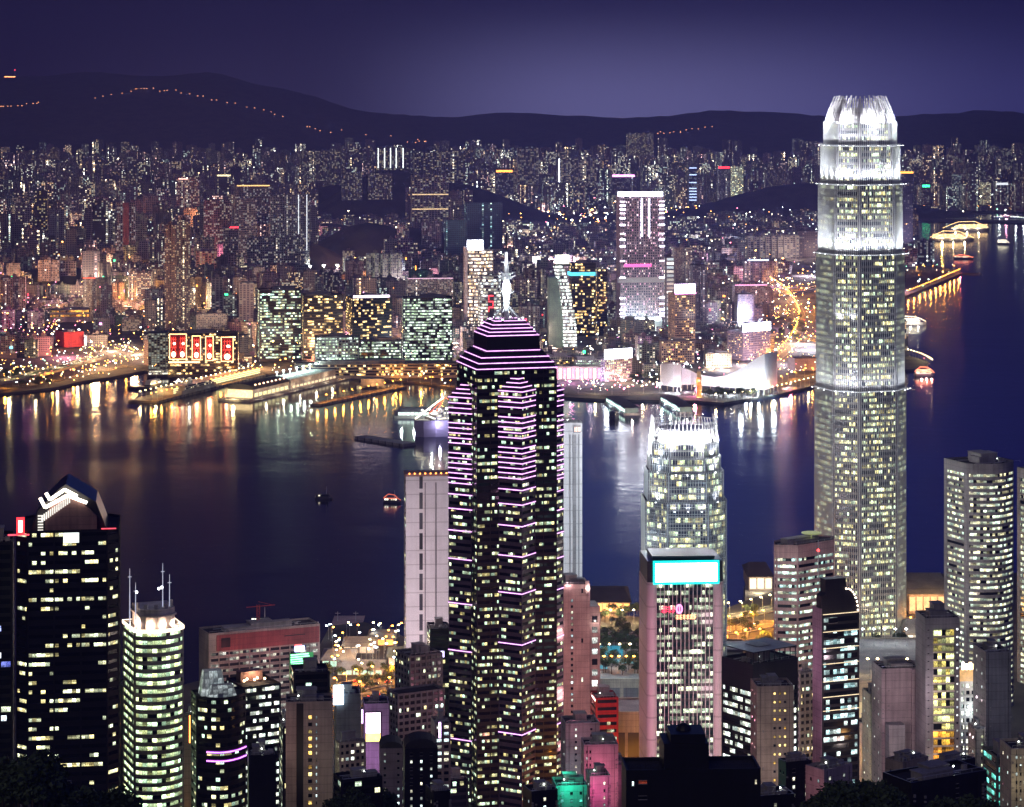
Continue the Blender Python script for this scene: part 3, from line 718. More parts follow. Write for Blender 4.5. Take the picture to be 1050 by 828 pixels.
# --- dark central tower with neon-ringed corner shafts and a white spire
def centre_tower():
    Y = 1420; (cx, Yc), th, b_, a_ = corner(467, 489, 571, Y, 15); a_ = b_ * 1.0; c, s = math.cos(th), math.sin(th)
    kx = XU(489, Y); cx = kx + b_ / 2 * c - a_ / 2 * s; Yc = Y + b_ / 2 * s + a_ / 2 * c; z0 = gz(1420) - 3
    r = empty('office_tower', (cx, Yc, z0), th, label='black glass tower with pink-violet neon rings and a white spire, in the middle', cat='skyscraper')
    Zr = lambda v: ZV(v, Y) - z0; pl = rect(b_, a_)
    zt = Zr(381)
    core = empty('main_shaft', (0, 0, 0)); core.parent = r
    shell_z(core, pl, 0, zt, 3.95, W_BLACK, G_CEN, Y, z0, sill=.56, bay=1.5, rec=.2, head=.5, pier=7.8, pw=.5, cornerw=.5)
    for (u, w_) in ((-b_ * .36, 4), (b_ * .2, 3.5), (b_ * .38, 4)):
        pass
    LN = [(386, 1.0)]
    k0 = 1.0; tiers = [(380, 374.5, 1.0, .93), (374.5, 369, .93, .84), (369, 363, .84, .74), (363, 347.5, .66, .66), (347.5, 344, .64, .57), (344, 340.5, .57, .51), (340.5, 337, .51, .45), (337, 333, .45, .38)]
    t = MB()
    for (v0, v1, ka, kb) in tiers:
        t.prism(scaled(pl, ka), Zr(v0), Zr(v1), 0, pl2=scaled(pl, kb)); neon_ring(r, scaled(pl, ka), Zr(v0) + .5, .8, .35, name='roof_neon_line')
    t.build('stepped_roof', W_BLACK, r)
    neon_ring(r, scaled(pl, .38), Zr(333) + .3, .7, .2, name='roof_neon_line'); pass
    # spire
    sp = MB(); zs = Zr(333); z1, z2, z3, z4 = Zr(322), Zr(308), Zr(290), Zr(262)
    for q in range(8): an = q * math.pi / 4; sp.tube((9 * math.cos(an), 9 * math.sin(an), zs), (1.6 * math.cos(an), 1.6 * math.sin(an), z1 + 2), .4, .3, 5)
    sp.tube((0, 0, zs), (0, 0, z2), 1.3, 2.0, 8); sp.tube((0, 0, z2), (0, 0, z2 + 3), 2.0, 3.0, 8); sp.tube((0, 0, z2 + 3), (0, 0, z3), 2.8, 1.6, 8)
    sp.tube((0, 0, z3), (0, 0, z3 + 3.5), 3.3, 2.3, 8); sp.tube((0, 0, z3 + 3.5), (0, 0, z4), 1.5, .7, 8)
    for zz, rr in ((z2 + 1.5, 4.4), (z3 + 1, 5.4), (z3 + 3, 5.0), (z3 + 9, 2.6)):
        for q in range(6): an = q * math.pi / 3; sp.tube((0, 0, zz - 1.4), (rr * math.cos(an), rr * math.sin(an), zz + 1), .25, .15, 4)
    sp.build('spire', W_WHITE, r)
    for q in range(4): an = q * math.pi / 2 + .8; light(cx + 5 * math.cos(an), Yc + 5 * math.sin(an), z0 + z3 + 12, 3500, (.85, .96, 1), .5)
    m_ = MB(); m_.tube((0, 0, z4), (0, 0, Zr(233)), .45, .15); m_.build('antenna_mast', W_DARK, r)
    for q in range(6):
        an = q * math.pi / 3 + .3; rr = 10; X, Yw = cx + rr * math.cos(an), Yc + rr * math.sin(an); Z = z0 + zs + 1.5
        light(X, Yw, Z, 17000, (.8, .95, 1), .8, kind='SPOT', rot=aim((X, Yw, Z), (cx, Yc, Z + 26)), angle=95)
        f = MB(); f.box(rr * math.cos(an - th) - .6, rr * math.sin(an - th) - .6, zs, rr * math.cos(an - th) + .6, rr * math.sin(an - th) + .6, zs + .7, 0); f.ball((rr * math.cos(an - th), rr * math.sin(an - th), zs + 1), .5, .35, 1); f.build('floodlight', [W_DARK, FLOOD], r)
        light(cx + 5 * math.cos(an), Yc + 5 * math.sin(an), z0 + z2 + 6, 5000, (.8, .95, 1), .5)
    sd = 15.3
    top = [5.2 * i for i in range(18)]
    for nm, lx, ly, vs, va, low in (('corner_shaft', 0, -a_ / 2, 402, 386, [502, 517, 539, 570, 608, 660, 752]), ('corner_shaft', -b_ / 2, 0, 412, 396, [512, 527, 549.5, 579, 625, 674, 766]), ('corner_shaft', b_ / 2, 0, 408, 392, [500, 513, 533, 557, 583, 616, 666, 757]), ('corner_shaft', 0, a_ / 2, 402, 386, [])):
        h = sd * .7071; sq = [(lx, ly - h), (lx + h, ly), (lx, ly + h), (lx - h, ly)]
        e = empty(nm, (0, 0, 0)); e.parent = r; zz = Zr(vs)
        shell_z(e, sq, 0, zz, 3.95, wall('shaft_cladding', (.11, .08, .12), .35), G_CEN, Y, z0, sill=.56, bay=1.5, rec=.2, head=.5, cornerw=.4, blank=(1, 2) if ly < 0 and 0 else ())
        # the glazing bands of a shaft are sub-parts
        cap = MB(); st = 4
        for i in range(st):
            ka, kb = 1 - i / st * .9, 1 - (i + .8) / st * .9; za, zb = Zr(vs - (vs - va) * i / st), Zr(vs - (vs - va) * (i + 1) / st)
            cap.prism(scaled(sq, ka, lx, ly), za, zb, 0, pl2=scaled(sq, kb, lx, ly)); neon_ring(e, scaled(sq, ka, lx, ly), za + .4, .85, .3)
        cap.build('stepped_cap', W_BLACK, e)
        v = vs + 5.2; last = 492 + (vs - 402)
        n = 0
        while v < last:
            if n not in (3, 9): neon_ring(e, sq, Zr(v), .85, .25)
            v += 5.2; n += 1
        for v in low: neon_ring(e, sq, Zr(v), .85, .25)
    # glow spilled on the shafts by the rings
centre_tower()

# --- tower with white pillars and the cyan billboard
def billboard_tower():
    Y = 1350; th = R(4); (cx, Yc), t, b_, a_ = corner(662, 663, 742, Y, 4, depth=34)
    z0 = gz(Y) - 3; Zr = lambda v: ZV(v, Y) - z0; r = empty('billboard_tower', (cx, Yc, z0), t, label='tower with two rounded pale pillars and a dazzling cyan-white rooftop billboard', cat='skyscraper')
    pw = b_ * .135
    gl = empty('glazed_bay', (0, 0, 0)); gl.parent = r
    gp = [(-b_ / 2 + pw - .3, -a_ / 2 + 1.2), (b_ / 2 - pw + .3, -a_ / 2 + 1.2), (b_ / 2 - .6, a_ / 2), (-b_ / 2 + .6, a_ / 2)]
    shell_z(gl, gp, 0, Zr(597), 4.0, W_DARK, glass('billboard_tower_glass', (.75, 1, .7), (1, 1, .7), .6, 1.1, base=(.01, .03, .035)), Y, z0, sill=.4, bay=1.5, rec=.25, blank=(1, 2, 3), cornerw=.4)
    fins(gl, gp, Zr(790), Zr(598), 2.3, .7, .35, mat=W_WHITE, edges=(0,))
    for s_ in (-1, 1):
        p = MB(); x = s_ * (b_ / 2 - pw / 2); pts = [(x + pw / 2 * math.cos(a) * (1), -a_ / 2 + 2.5 + 3.2 * math.sin(a)) for a in [math.pi + k * math.pi / 8 for k in range(9)]]
        pts += [(x + pw / 2, a_ / 2 - .5), (x - pw / 2, a_ / 2 - .5)]
        p.prism(pts, 0, Zr(597.5)); p.build('pillar', wall('pillar_panels', (.6, .52, .54), .6, 12, .06), r)
    cp = MB(); cp.box(-b_ / 2 + .4, -a_ / 2 + .2, Zr(597.4), b_ / 2 - .4, a_ / 2, Zr(576)); cp.box(-b_ / 2 + 4, -a_ / 2 + 6, Zr(576) + .02, b_ / 2 - 4, a_ / 2 - 3, Zr(573)); cp.build('dark_cap', W_DARK, r)
    s0 = -b_ / 2 + b_ * (671 - 662) / 80; s1 = -b_ / 2 + b_ * (735 - 662) / 80
    bb = MB(); bb.box(s0 - 1.2, -a_ / 2 - .7, Zr(599.6), s1 + 1.2, -a_ / 2 + .15, Zr(575.6), 1); bb.face([(s0, -a_ / 2 - .75, Zr(597)), (s1, -a_ / 2 - .75, Zr(597)), (s1, -a_ / 2 - .75, Zr(578)), (s0, -a_ / 2 - .75, Zr(578))], 0)
    bb.build('billboard', [BILL, emit('cyan_halo', (.0, .9, .8), 2.2)], r)  # glowing frame imitates the cyan halo around the lit face
    # glowing red and orange strokes that imitate a reflection in the glazing
    for (x0, y0, w_, h_, m) in [(189, 425, 100, 55, 'r'), (292, 415, 50, 70, 'p'), (292, 488, 150, 38, 'o')]:
        g = MB(); q = random.Random(int(x0)); sx = lambda zx: -b_ / 2 + b_ * ((650 + zx / 6.9) - 662) / 80; sz = lambda zy: Zr(560 + zy / 6.9)
        if m == 'p':
            for k in range(10):
                a0, a1 = k * .628, (k + 1) * .628; g.tube((sx(x0 + 25 + 20 * math.cos(a0)), -a_ / 2 - .05, sz(y0 + 35 + 30 * math.sin(a0))), (sx(x0 + 25 + 20 * math.cos(a1)), -a_ / 2 - .05, sz(y0 + 35 + 30 * math.sin(a1))), .45, n=4)
            g.tube((sx(x0 + 25), -a_ / 2 - .05, sz(y0 + 10)), (sx(x0 + 25), -a_ / 2 - .05, sz(y0 + 60)), .3, n=4)
        else:
            nch = 4 if m == 'r' else 6
            for k in range(nch):
                X0 = x0 + w_ * k / nch; X1 = x0 + w_ * (k + .8) / nch
                for q_ in range(3): zz = y0 + h_ * (.2 + .3 * q_); g.tube((sx(X0), -a_ / 2 - .05, sz(zz)), (sx(X1), -a_ / 2 - .05, sz(zz + q.uniform(-6, 4))), .22, n=4)
                for q_ in range(2): xx = X0 + (X1 - X0) * q.uniform(.2, .8); g.tube((sx(xx), -a_ / 2 - .05, sz(y0 + h_ * .05)), (sx(xx + q.uniform(-6, 6)), -a_ / 2 - .05, sz(y0 + h_ * .95)), .22, n=4)
        g.build('neon_sign', emit('neon_' + m, {'r': (1, .05, .12), 'p': (1, .3, .7), 'o': (1, .5, .25)}[m], 2.6), r)
    for s_ in (-1, 1):
        for zz in (650, 725, 800):
            X, Yw = cx + s_ * (b_ / 2 + 1) * .98, Yc - a_ / 2 - 34; light(X, Yw, ZV(zz, Y), 17000, (1, .36, .5) if s_ < 0 else (1, .68, .72), 4)
billboard_tower()
def fx(ul, uc, ur, Y, th, u, b):
    t = R(th); c, s = math.cos(t), math.sin(t); xc = XU(uc, Y); k = (u - CU) / FP; return (k * Y - xc) / (c - k * s) - b / 2

# --- far left black tower with the gabled, chevron-lit crown
Y = 1080
r, pl, b_, a_, z0, zt = tower('gabled_tower', 'broad black office tower with gabled crown and white chevron lights, at the left edge', 'skyscraper', 2, 16, 122, 8, Y, 545, W_BLACK, glass('left_tower_glass', (1, .82, .32), (.85, 1, .7), (.0) or .42, 1.25, run=.14), 4.0, shape='octa', cham=5, depth=42, roof=0, bay=1.9, sill=.60, pier=10, pw=.8, cornerw=.6)
Zr = lambda v: ZV(v, Y) - z0; X = lambda u: fx(2, 16, 122, Y, 8, u, b_); f = -a_ / 2
g = MB(); e0, e1, ap = X(46), X(99), X(63)
for (y0, y1) in ((f + 2.5, a_ / 2 - 5),):
    P = [(e0, Zr(549)), (e1, Zr(549)), (e1, Zr(533)), (ap + 7, Zr(514)), (ap - 3, Zr(514)), (e0, Zr(532))]
    n = len(P)
    g.face([(x, y0, z) for x, z in P], 0); g.face([(x, y1, z) for x, z in P[::-1]], 0)
    for i in range(n): p, q = P[i], P[(i + 1) % n]; g.face([(p[0], y1, p[1]), (q[0], y1, q[1]), (q[0], y0, q[1]), (p[0], y0, p[1])][::-1], 0)
g.build('gabled_penthouse', W_BROWN, r)
g = MB(); P = [(X(30), 549), (X(38), 527), (X(60), 505), (X(67), 500), (X(98), 519), (X(110), 549)]
for (x, v), (x2, v2) in zip(P, P[1:]): g.face([(x, f + 6, Zr(v)), (x2, f + 6, Zr(v2)), (x2, a_ / 2 - 4, Zr(v2)), (x, a_ / 2 - 4, Zr(v))])
g.face([(x, f + 6, Zr(v)) for x, v in P]); g.face([(x, a_ / 2 - 4, Zr(v)) for x, v in P[::-1]]); g.build('crown_roof', W_DARK, r)
for k, pts in enumerate(([(41, 512), (46, 522), (69, 510), (89, 518)], [(47, 507), (51, 514), (66, 504), (79, 511)])):
    g = MB()
    for p, q in zip(pts, pts[1:]): g.tube((X(p[0]), f + 1.6, Zr(p[1])), (X(q[0]), f + 1.6, Zr(q[1])), .75, n=6)
    g.build('chevron_light', emit('chevron_white', (1, .9, .72), 6), r)
g = MB()
for k in range(14): t = k / 13; x = X(43 + 28 * t); v = 537 - 19 * t; g.box(x - .28, f + 1.7, Zr(v), x + .28, f + 2.4, Zr(v - 7))
for k in range(6): g.box(X(39) - .2, f + 1.7, Zr(546) + k * 1.25, X(44), f + 2.4, Zr(546) + .5 + k * 1.25)
g.build('lit_louvres', emit('louvre_white', (1, .95, .85), 1.3), r)
g = MB(); g.box(X(17), f - .4, Zr(549), X(25), f + .4, Zr(531), 0); g.box(X(19), f - .5, Zr(546), X(23), f - .41, Zr(534), 1); g.build('rooftop_sign', [emit('sign_red', (1, .03, .04), 3), emit('sign_pale', (1, .8, .5), 5)], r)
g = MB(); g.box(X(65), f - .3, Zr(558), X(81), f + .2, Zr(548)); g.build('lit_panel', emit('panel_white', (.9, 1, .97), 2), r)
g = MB(); g.box(X(8), f - .2, Zr(549.5), X(30), f + .1, Zr(548)); g.box(X(104), f - .2, Zr(545), X(119), f + .1, Zr(544)); g.build('roof_edge_light', emit('edge_red', (1, .08, .12), 2.2), r)
tower('office_block', 'narrow black block with blue window lights, left of the chevron-topped tower', 'office building', -30, -22, 13, 10, 1110, 557, W_BLACK, glass('blue_glass', (.2, .25, 1), (.8, .9, .6), .3, 1.3), 4, bay=2.4, depth=30, roof=1)
# --- bright green round-fronted tower with four masts
Y = 1150
r, pl, b_, a_, z0, zt = tower('round_front_tower', 'green-lit curved tower with glowing white crown and four masts, right of the chevron-topped tower', 'skyscraper', 126, 139, 190, 22, Y, 647, W_BEIGE, G_BRIGHT, 3.75, shape='bowc', bow=2.8, cham=3, roof=0, bay=1.7, sill=.50, cornerw=.9, rec=.5)
Zr = lambda v: ZV(v, Y) - z0; X = lambda u: fx(126, 139, 190, Y, 22, u, b_)
CRW = emit('crown_warm_white', (1, .82, .62), 2.6, True)
neon_ring(r, pl, zt - z0 - .6, 1.5, .3, mats=[CRW, CRW], name='terrace_light')
cz = zt - z0
g = MB(); g.prism(scaled(pl, .70), cz - 1, cz + 8.5, 0); g.prism(scaled(pl, .76), cz + 5, cz + 5.8, 0); g.build('crown_drum', wall('crown_stone', (.6, .5, .45), .7), r)
for i in range(12):
    a = math.pi + i * math.pi / 11; x, y = b_ * .36 * math.cos(a), a_ * .40 * math.sin(a) * .9
    g = MB(); g.obox(x, y, cz - .5, cz + (10.5 if i % 2 else 8), 1.6, .8, a + math.pi / 2); g.build('crown_pier', wall('crown_stone', (.6, .5, .45), .7), r)
    if i % 2 == 0:
        X2, Y2 = x * 1.22, y * 1.22; c, s = math.cos(R(22)), math.sin(R(22)); light(r.location.x + X2 * c - Y2 * s, r.location.y + X2 * s + Y2 * c, z0 + cz + 1, 9000, (1, .74, .55), .5)
g = MB(); g.box(-2, -a_ * .36 - 1, cz, 3, -a_ * .36, cz + 5); g.build('lit_panel', emit('panel_hot', (1, .85, .7), 6), r)
for (u, v0) in ((137, 586), (143, 601), (171, 583), (178, 595)):
    g = MB(); x = X(u); yy = -a_ * .2; g.tube((x, yy, cz), (x, yy, Zr(v0)), .35, .12); g.box(x - .9, yy - .1, Zr(v0 + 9), x + .9, yy + .1, Zr(v0 + 9) + .3); g.build('antenna_mast', emit('mast_white', (.7, .75, 1), .7), r)
for (u, v) in ((144, 611), (167, 609), (170, 608)):
    g = MB(); g.ball((X(u), -a_ * .2, Zr(v)), .6, .6); g.build('beacon', FLOOD, r)
tower('shop_block', 'dark block with stacked red and amber signs, between chevron-topped and green-lit towers', 'office building', 122, 124, 138, 12, 1260, 704, W_DARK, G_RED, 3.6, depth=16, roof=1)
# --- pale slabs beside the central tower
Y = 1600
r, pl, b_, a_, z0, zt = tower('slab_tower', 'pale pink windowless slab tower standing just left of the neon-ringed tower', 'skyscraper', 414, 416, 462, 6, Y, 489, W_WHITE, G_DIM, 4, depth=16, roof=0, blank=(0, 1, 2), bay=3, head=3)
X = lambda u: fx(414, 416, 462, Y, 6, u, b_); f = -a_ / 2; H_ = zt - z0
for (u, w_, d) in ((436, .35, .35), (447, .5, .35)):
    g = MB(); g.box(X(u) - w_, f - .3, 20, X(u) + w_, f - .002, H_ - 4); g.build('vertical_rib', W_GREY, r)
g = MB()
k = 0
while k < H_ - 8: g.box(X(430), f - .06, k + 1, X(433.5), f - .003, k + 11.5); k += 13
g.build('stair_windows', W_DARK, r)
g = MB(); g.box(-b_ / 2 - .3, -a_ / 2 - .3, H_, b_ / 2 + .3, a_ / 2 + .3, H_ + 1.5); g.build('roof_rim', W_BROWN, r)
for k in range(8): g = MB(); g.box(-b_ / 2 + 2 + k * 3.4, f - .5, H_ + 1.5, -b_ / 2 + 2.8 + k * 3.4, f + .3, H_ + 2.2); g.build('roof_lamp', emit('roof_lamp_orange', (1, .3, .05), 9), r)
for (dx, dz, c) in ((-14, 45, (1, .75, .8)), (6, 45, (1, .75, .8)), (-8, 90, (1, .8, .86)), (-6, 140, (1, .8, .86))):
    light(r.location.x + dx, Y - 48, dz, 42000, c, 5)
Y = 1700
r, pl, b_, a_, z0, zt = tower('slab_tower', 'pale blue-white slab tower standing just right of the neon-ringed tower', 'skyscraper', 566, 567, 597, 6, Y, 434, W_WHITE, G_DIM, 4, depth=15, roof=1, roofh=3, blank=(0, 1, 2, 3), head=2)
X = lambda u: fx(566, 567, 597, Y, 6, u, b_); f = -a_ / 2; H_ = zt - z0
for (u, w_) in ((584.5, .4), (589, 1.2), (593.5, .4)): g = MB(); g.box(X(u) - w_, f - .35, 20, X(u) + w_, f - .002, H_ - 8); g.build('vertical_rib', W_GREY, r)
g = MB(); g.box(X(588.5), f - .5, H_ - 7, X(595), f - .3, H_ - 1.5, 0); [g.box(X(589.2) + k * 1.1, f - .6, H_ - 6, X(589.8) + k * 1.1, f - .51, H_ - 3, 1) for k in range(4)]; g.build('rooftop_sign', [W_CONC, emit('sign_peach', (1, .6, .5), 4)], r)
for dz in (60, 110, 160): light(r.location.x + 14, Y - 45, dz, 26000, (.75, .92, 1), 5)
# --- pinkish hotel tower right of the central tower
Y = 1500
r, pl, b_, a_, z0, zt = tower('hotel_tower', 'stepped reddish-brown hotel tower with floodlit tips and one column of bright windows', 'hotel', 566, 570, 605, 8, Y, 600, W_PINK, G_ROOM, 3.3, depth=20, roof=2, roofh=5, blank=(0, 1, 2, 3))
X = lambda u: fx(566, 570, 605, Y, 8, u, b_); Zr = lambda v: ZV(v, Y) - z0; f = -a_ / 2
panes(r, 0, 0, [Zr(v) for v in range(618, 740, 6)], f, 1.5, 1.5, G_ROOM, cols=[X(586.5)])
panes(r, 0, 0, [Zr(v) for v in (609, 660, 700)], f, 1.2, 2.5, G_ROOM, cols=[X(597)])
g = MB(); g.box(b_ / 2 + .02, f + 2, 0, b_ / 2 + 6.5, a_ / 2, Zr(624)); g.box(b_ / 2 - 3, f - .5, Zr(610), b_ / 2 - .5, f - .01, zt - z0 + 2); g.build('side_wing', W_PINK, r)
panes(r, 0, 0, [Zr(v) for v in range(640, 740, 11)], f + 1.95, 3.4, 3.6, glass('bright_rooms', (1, 1, .9), (.9, 1, .95), .95, 2.2), cols=[b_ / 2 + 3.2], name='bay_window')
c, s = math.cos(R(8)), math.sin(R(8))
for (lx, v, p, cc) in ((b_ / 2 - 1, 604, 1500, (1, .85, .8)), (-3, 600, 1200, (1, .7, .7)), (b_ / 2 + 4, 640, 1200, (1, .8, .7)), (-8, 640, 500, (1, .6, .6))):
    light(r.location.x + lx * c - (f - 1.6) * s, r.location.y + lx * s + (f - 1.6) * c, ZV(v, Y), p, cc, .6)
for (dx, dz) in ((-4, 30), (2, 60), (4, 95)): light(r.location.x + dx, Y - 40, dz, 15000, (1, .45, .45), 4)

# --- left lower district
Y = 1560
r, pl, b_, a_, z0, zt = tower('waterfront_slab', 'long slab with red-lit top band and green lit screen, beside the harbour at left', 'office building', 204, 214, 328, 24, Y, 650, W_BEIGE, glass('slab_glass', (.8, .85, .8), (1, .95, .7), .45, .45, base=(.03, .03, .035)), 3.6, roof=3, roofh=4, bay=2.2, sill=.5, pier=6.6, pw=.7, blank=(3,), head=12.5, cornerw=1.5)
X = lambda u: fx(204, 214, 328, Y, 24, u, b_); Zr = lambda v: ZV(v, Y) - z0; f = -a_ / 2; H_ = zt - z0
g = MB(); g.box(-b_ / 2 + 5, f - .35, H_ - 11.5, b_ / 2 - .5, f - .01, H_ - 1.5); g.build('red_top_band', wall('dull_red_band', (.26, .07, .07), .7, 4), r)
g = MB(); g.box(-b_ / 2 + 8, f - .5, H_ - 9.5, -b_ / 2 + 14, f - .36, H_ - 3.5); g.box(b_ / 2 - 24, f - .45, H_ - 6, b_ / 2 - 10, f - .36, H_ - 5.4); g.build('band_opening', W_BLACK, r)
g = MB(); sx0, sx1 = X(297), X(321)
g.box(sx0, f - .5, H_ - 34, sx1, f - .36, H_ - 17.5, 1)
for k in range(11): q = random.Random(k); g.box(sx0 + .5, f - .6, H_ - 33.2 + k * 1.45, sx1 - q.uniform(.5, 5), f - .51, H_ - 32.4 + k * 1.45, 0)
g.build('green_screen', [emit('screen_green', (.25, 1, .45), 4.2, True), emit('screen_dim_green', (.02, .45, .12), .8)], r)
g = MB(); g.box(X(302), f - .6, H_ - 16.5, X(312), f - .36, H_ - 13, 0); g.box(X(302), f - .6, H_ - 13, X(309), f - .36, H_ - 12, 1); g.build('lit_sign', [emit('sign_blue', (.4, .5, 1), 6), emit('sign_red2', (1, .1, .1), 5)], r)
g = MB()
x = -b_ * .02
for (dx, dy) in ((0, 0), (1.6, 0), (1.6, 1.6), (0, 1.6)): g.tube((x + dx, dy, H_), (x + dx, dy, H_ + 13), .14, n=4)
for k in range(8): g.tube((x + (k % 2) * 1.6, 0, H_ + k * 1.6), (x + ((k + 1) % 2) * 1.6, 0, H_ + (k + 1) * 1.6), .1, n=4)
g.tube((x - 7, .8, H_ + 12), (x + 12, .8, H_ + 12), .2, n=4); g.tube((x + .8, .8, H_ + 15), (x + 10, .8, H_ + 12.2), .1, n=4)
g.build('rooftop_crane', wall('crane_red', (.5, .05, .04), .6, 0), r)
light(r.location.x - 10, Y - 8, z0 + H_ - 14, 2600, (1, .25, .25), 1); light(r.location.x + 12, Y + 4, z0 + H_ - 12, 2600, (1, .25, .3), 1)
light(r.location.x - 30, Y - 20, 60, 5000, (1, .8, .6), 2)
tower('curved_tower', 'black curved-front tower with glassy roof lanterns and two violet light bands', 'skyscraper', 196, 203, 254, 18, 1130, 716, W_BLACK, G_DIM, 3.9, shape='bowc', bow=3, cham=4, roof=0, bay=1.6, sill=.55)
r = bpy.context.scene.objects['curved_tower']; pl = None
(cx_, cy_), t_, b_, a_ = corner(196, 203, 254, 1130, 18); H_ = ZV(716, 1130) - r.location.z
M_LANT = glass('lantern_glass', (.7, .85, .85), (.8, .9, .9), .9, .28, base=(.25, .3, .3), rough=.25, mull=.45)
g = MB()
for (x0, x1, y0, y1, h) in ((-b_ * .38, b_ * .12, -a_ * .1, a_ * .35, 10), (-b_ * .28, b_ * .30, -a_ * .42, -a_ * .12, 4.5)):
    cx2, cy2 = (x0 + x1) / 2, (y0 + y1) / 2; P = [(x0, y0), (x1, y0), (x1, y1), (x0, y1)]; Q = scaled(P, .72, cx2, cy2)
    for i in range(4):
        p, q, p2, q2 = P[i], P[(i + 1) % 4], Q[i], Q[(i + 1) % 4]; g.face([(*p, H_ - 1), (*q, H_ - 1), (*q2, H_ + h), (*p2, H_ + h)], 0, [(0, 0), (6, 0), (5, 2.9), (1, 2.9)])
    g.face([(*p, H_ + h) for p in Q], 1, [(0, 0)] * 4)
g.build('roof_lantern', [M_LANT, W_CONC], r)
for v in (772, 781): neon_ring(r, bowed(b_, a_, 3, c=4), ZV(v, 1130) - r.location.z, 1.0, .3, mats=[emit('violet_bright', (.62, .25, 1), 4), NEON_HALO], edges=list(range(0, 9)), name='violet_band')
light(r.location.x - 4, r.location.y - 4, ZV(700, 1130) + 14, 1500, (.8, .9, 1), 1)
Y = 1235
r, pl, b_, a_, z0, zt = tower('office_block', 'black office block with white-lit storeys and glowing roof terrace, behind the curved black tower', 'office building', 232, 250, 288, 28, Y, 705, W_DARK, G_WHITE, 3.8, roof=0, bay=1.7, sill=.52)
H_ = zt - z0
g = MB(); g.box(-b_ * .3, a_ * .1, H_ - 1, b_ * .3, a_ * .35, H_ + 4); g.build('terrace_wall', W_BROWN, r)
for k in range(5): g = MB(); g.ball((-b_ * .3 + k * b_ * .14, -a_ * .1 + (k % 2) * 3, H_ + .8), .6, .6); g.build('terrace_lamp', emit('terrace_warm', (1, .7, .4), 12), r)
light(r.location.x, r.location.y, z0 + H_ + 4, 2400, (1, .62, .35), .8); light(r.location.x + 4, r.location.y - 5, z0 + H_ + 3, 1200, (1, .75, .5), .6)
Y = 1080
r, pl, b_, a_, z0, zt = tower('apartment_tower', 'beige slab block with one column of amber windows, in front of the green-screen slab', 'apartment building', 291, 293, 341, 5, Y, 720, W_BEIGE, G_DIM, 3, depth=15, roof=3, roofh=4.5, blank=(0, 1, 2, 3))
X = lambda u: fx(291, 293, 341, Y, 5, u, b_); Zr = lambda v: ZV(v, Y) - z0; f = -a_ / 2; zs = [Zr(738 + k * 7.3) for k in range(13)]
g = MB(); g.box(X(304), f - .25, 0, X(311), f - .01, Zr(722)); g.build('window_recess', W_BLACK, r)
panes(r, 0, 0, zs, f - .1, 1.7, 1.5, G_AMBER, cols=[X(318)]); panes(r, 0, 0, zs, f, .5, 1.2, glass('stair_cool', (.6, .9, 1), (.8, 1, 1), .9, .6), cols=[X(324.5)], name='stair_window')
light(r.location.x + 8, Y - 30, Zr(790) + z0, 5000, (1, .85, .6), 3); light(r.location.x - 15, Y - 22, Zr(760) + z0, 3000, (1, .35, .3), 3)
tower('office_block', 'small dark block with few lit windows, behind the beige slab with amber windows', 'office building', 298, 301, 338, 10, 1190, 690, W_DARK, G_SPARSE, 3.8, depth=18, roof=2)
r, pl, b_, a_, z0, zt = tower('apartment_tower', 'plain grey concrete slab standing right of the beige slab with amber windows', 'apartment building', 342, 345, 370, 8, 1230, 712, W_GREY, G_SPARSE, 3.2, depth=16, roof=2, roofh=4, blank=(0, 1, 2, 3))
g = MB(); g.box(-b_ / 2 - 1.6, -a_ / 2 - 1.2, zt - z0 - 5, -b_ / 2 + 3.4, -a_ / 2 - .3, zt - z0 + 4.5); g.build('lit_sign', emit('sign_blue_white', (.55, .8, 1), 6, True), r)
light(r.location.x - 12, 1205, zt - 6, 1600, (.3, .9, .6), 1); light(r.location.x, 1190, 70, 5000, (.9, .9, 1), 3)
Y = 1300
r, pl, b_, a_, z0, zt = tower('billboard_block', 'low block with a blank violet-lit wall and a white-pink lit billboard', 'office building', 371, 373, 399, 6, Y, 722, wall('violet_wall', (.42, .34, .44)), G_SPARSE, 3.4, depth=16, roof=1, blank=(0, 1, 2, 3))
X = lambda u: fx(371, 373, 399, Y, 6, u, b_); Zr = lambda v: ZV(v, Y) - z0; f = -a_ / 2
g = MB(); g.box(X(375) - .3, f - .7, Zr(761), X(391), f - .1, Zr(731) + .3, 2); g.face([(X(375), f - .75, Zr(752)), (X(390), f - .75, Zr(752)), (X(390), f - .75, Zr(731)), (X(375), f - .75, Zr(731))], 0); g.face([(X(375), f - .75, Zr(760.5)), (X(390), f - .75, Zr(760.5)), (X(390), f - .75, Zr(752.4)), (X(375), f - .75, Zr(752.4))], 1)
g.build('billboard', [emit('bill_pink', (1, .75, .95), 4, True), emit('bill_yellow', (1, .75, .2), 3), W_DARK], r)
for (dx, v) in ((0, 770), (4, 785), (-8, 740)): light(r.location.x + dx, Y - 14, ZV(v, Y), 2200, (.9, .45, 1), 1)
Y = 1380
r, pl, b_, a_, z0, zt = tower('office_block', 'grey gridded office block stepping up in two tiers, left of the neon-ringed tower', 'office building', 397, 408, 456, 28, Y, 712, W_GREY, G_SPARSE, 3.6, roof=0, bay=1.8, sill=.45, pier=3.6, pw=.9)
tower('office_block', 'upper dark-roofed grey office block with rows of small windows, above the two-tier grid', 'office building', 405, 420, 454, 28, 1416, 673, W_GREY, G_SPARSE, 3.6, roof=2, roofh=5, bay=1.8, sill=.45, pier=3.6, pw=.9)
tower('office_block', 'dark roofed block with a small red wall, at the foot of the pale pink slab', 'office building', 438, 441, 462, 8, 1520, 645, W_DARK, G_DIM, 3.6, depth=20, roof=2)
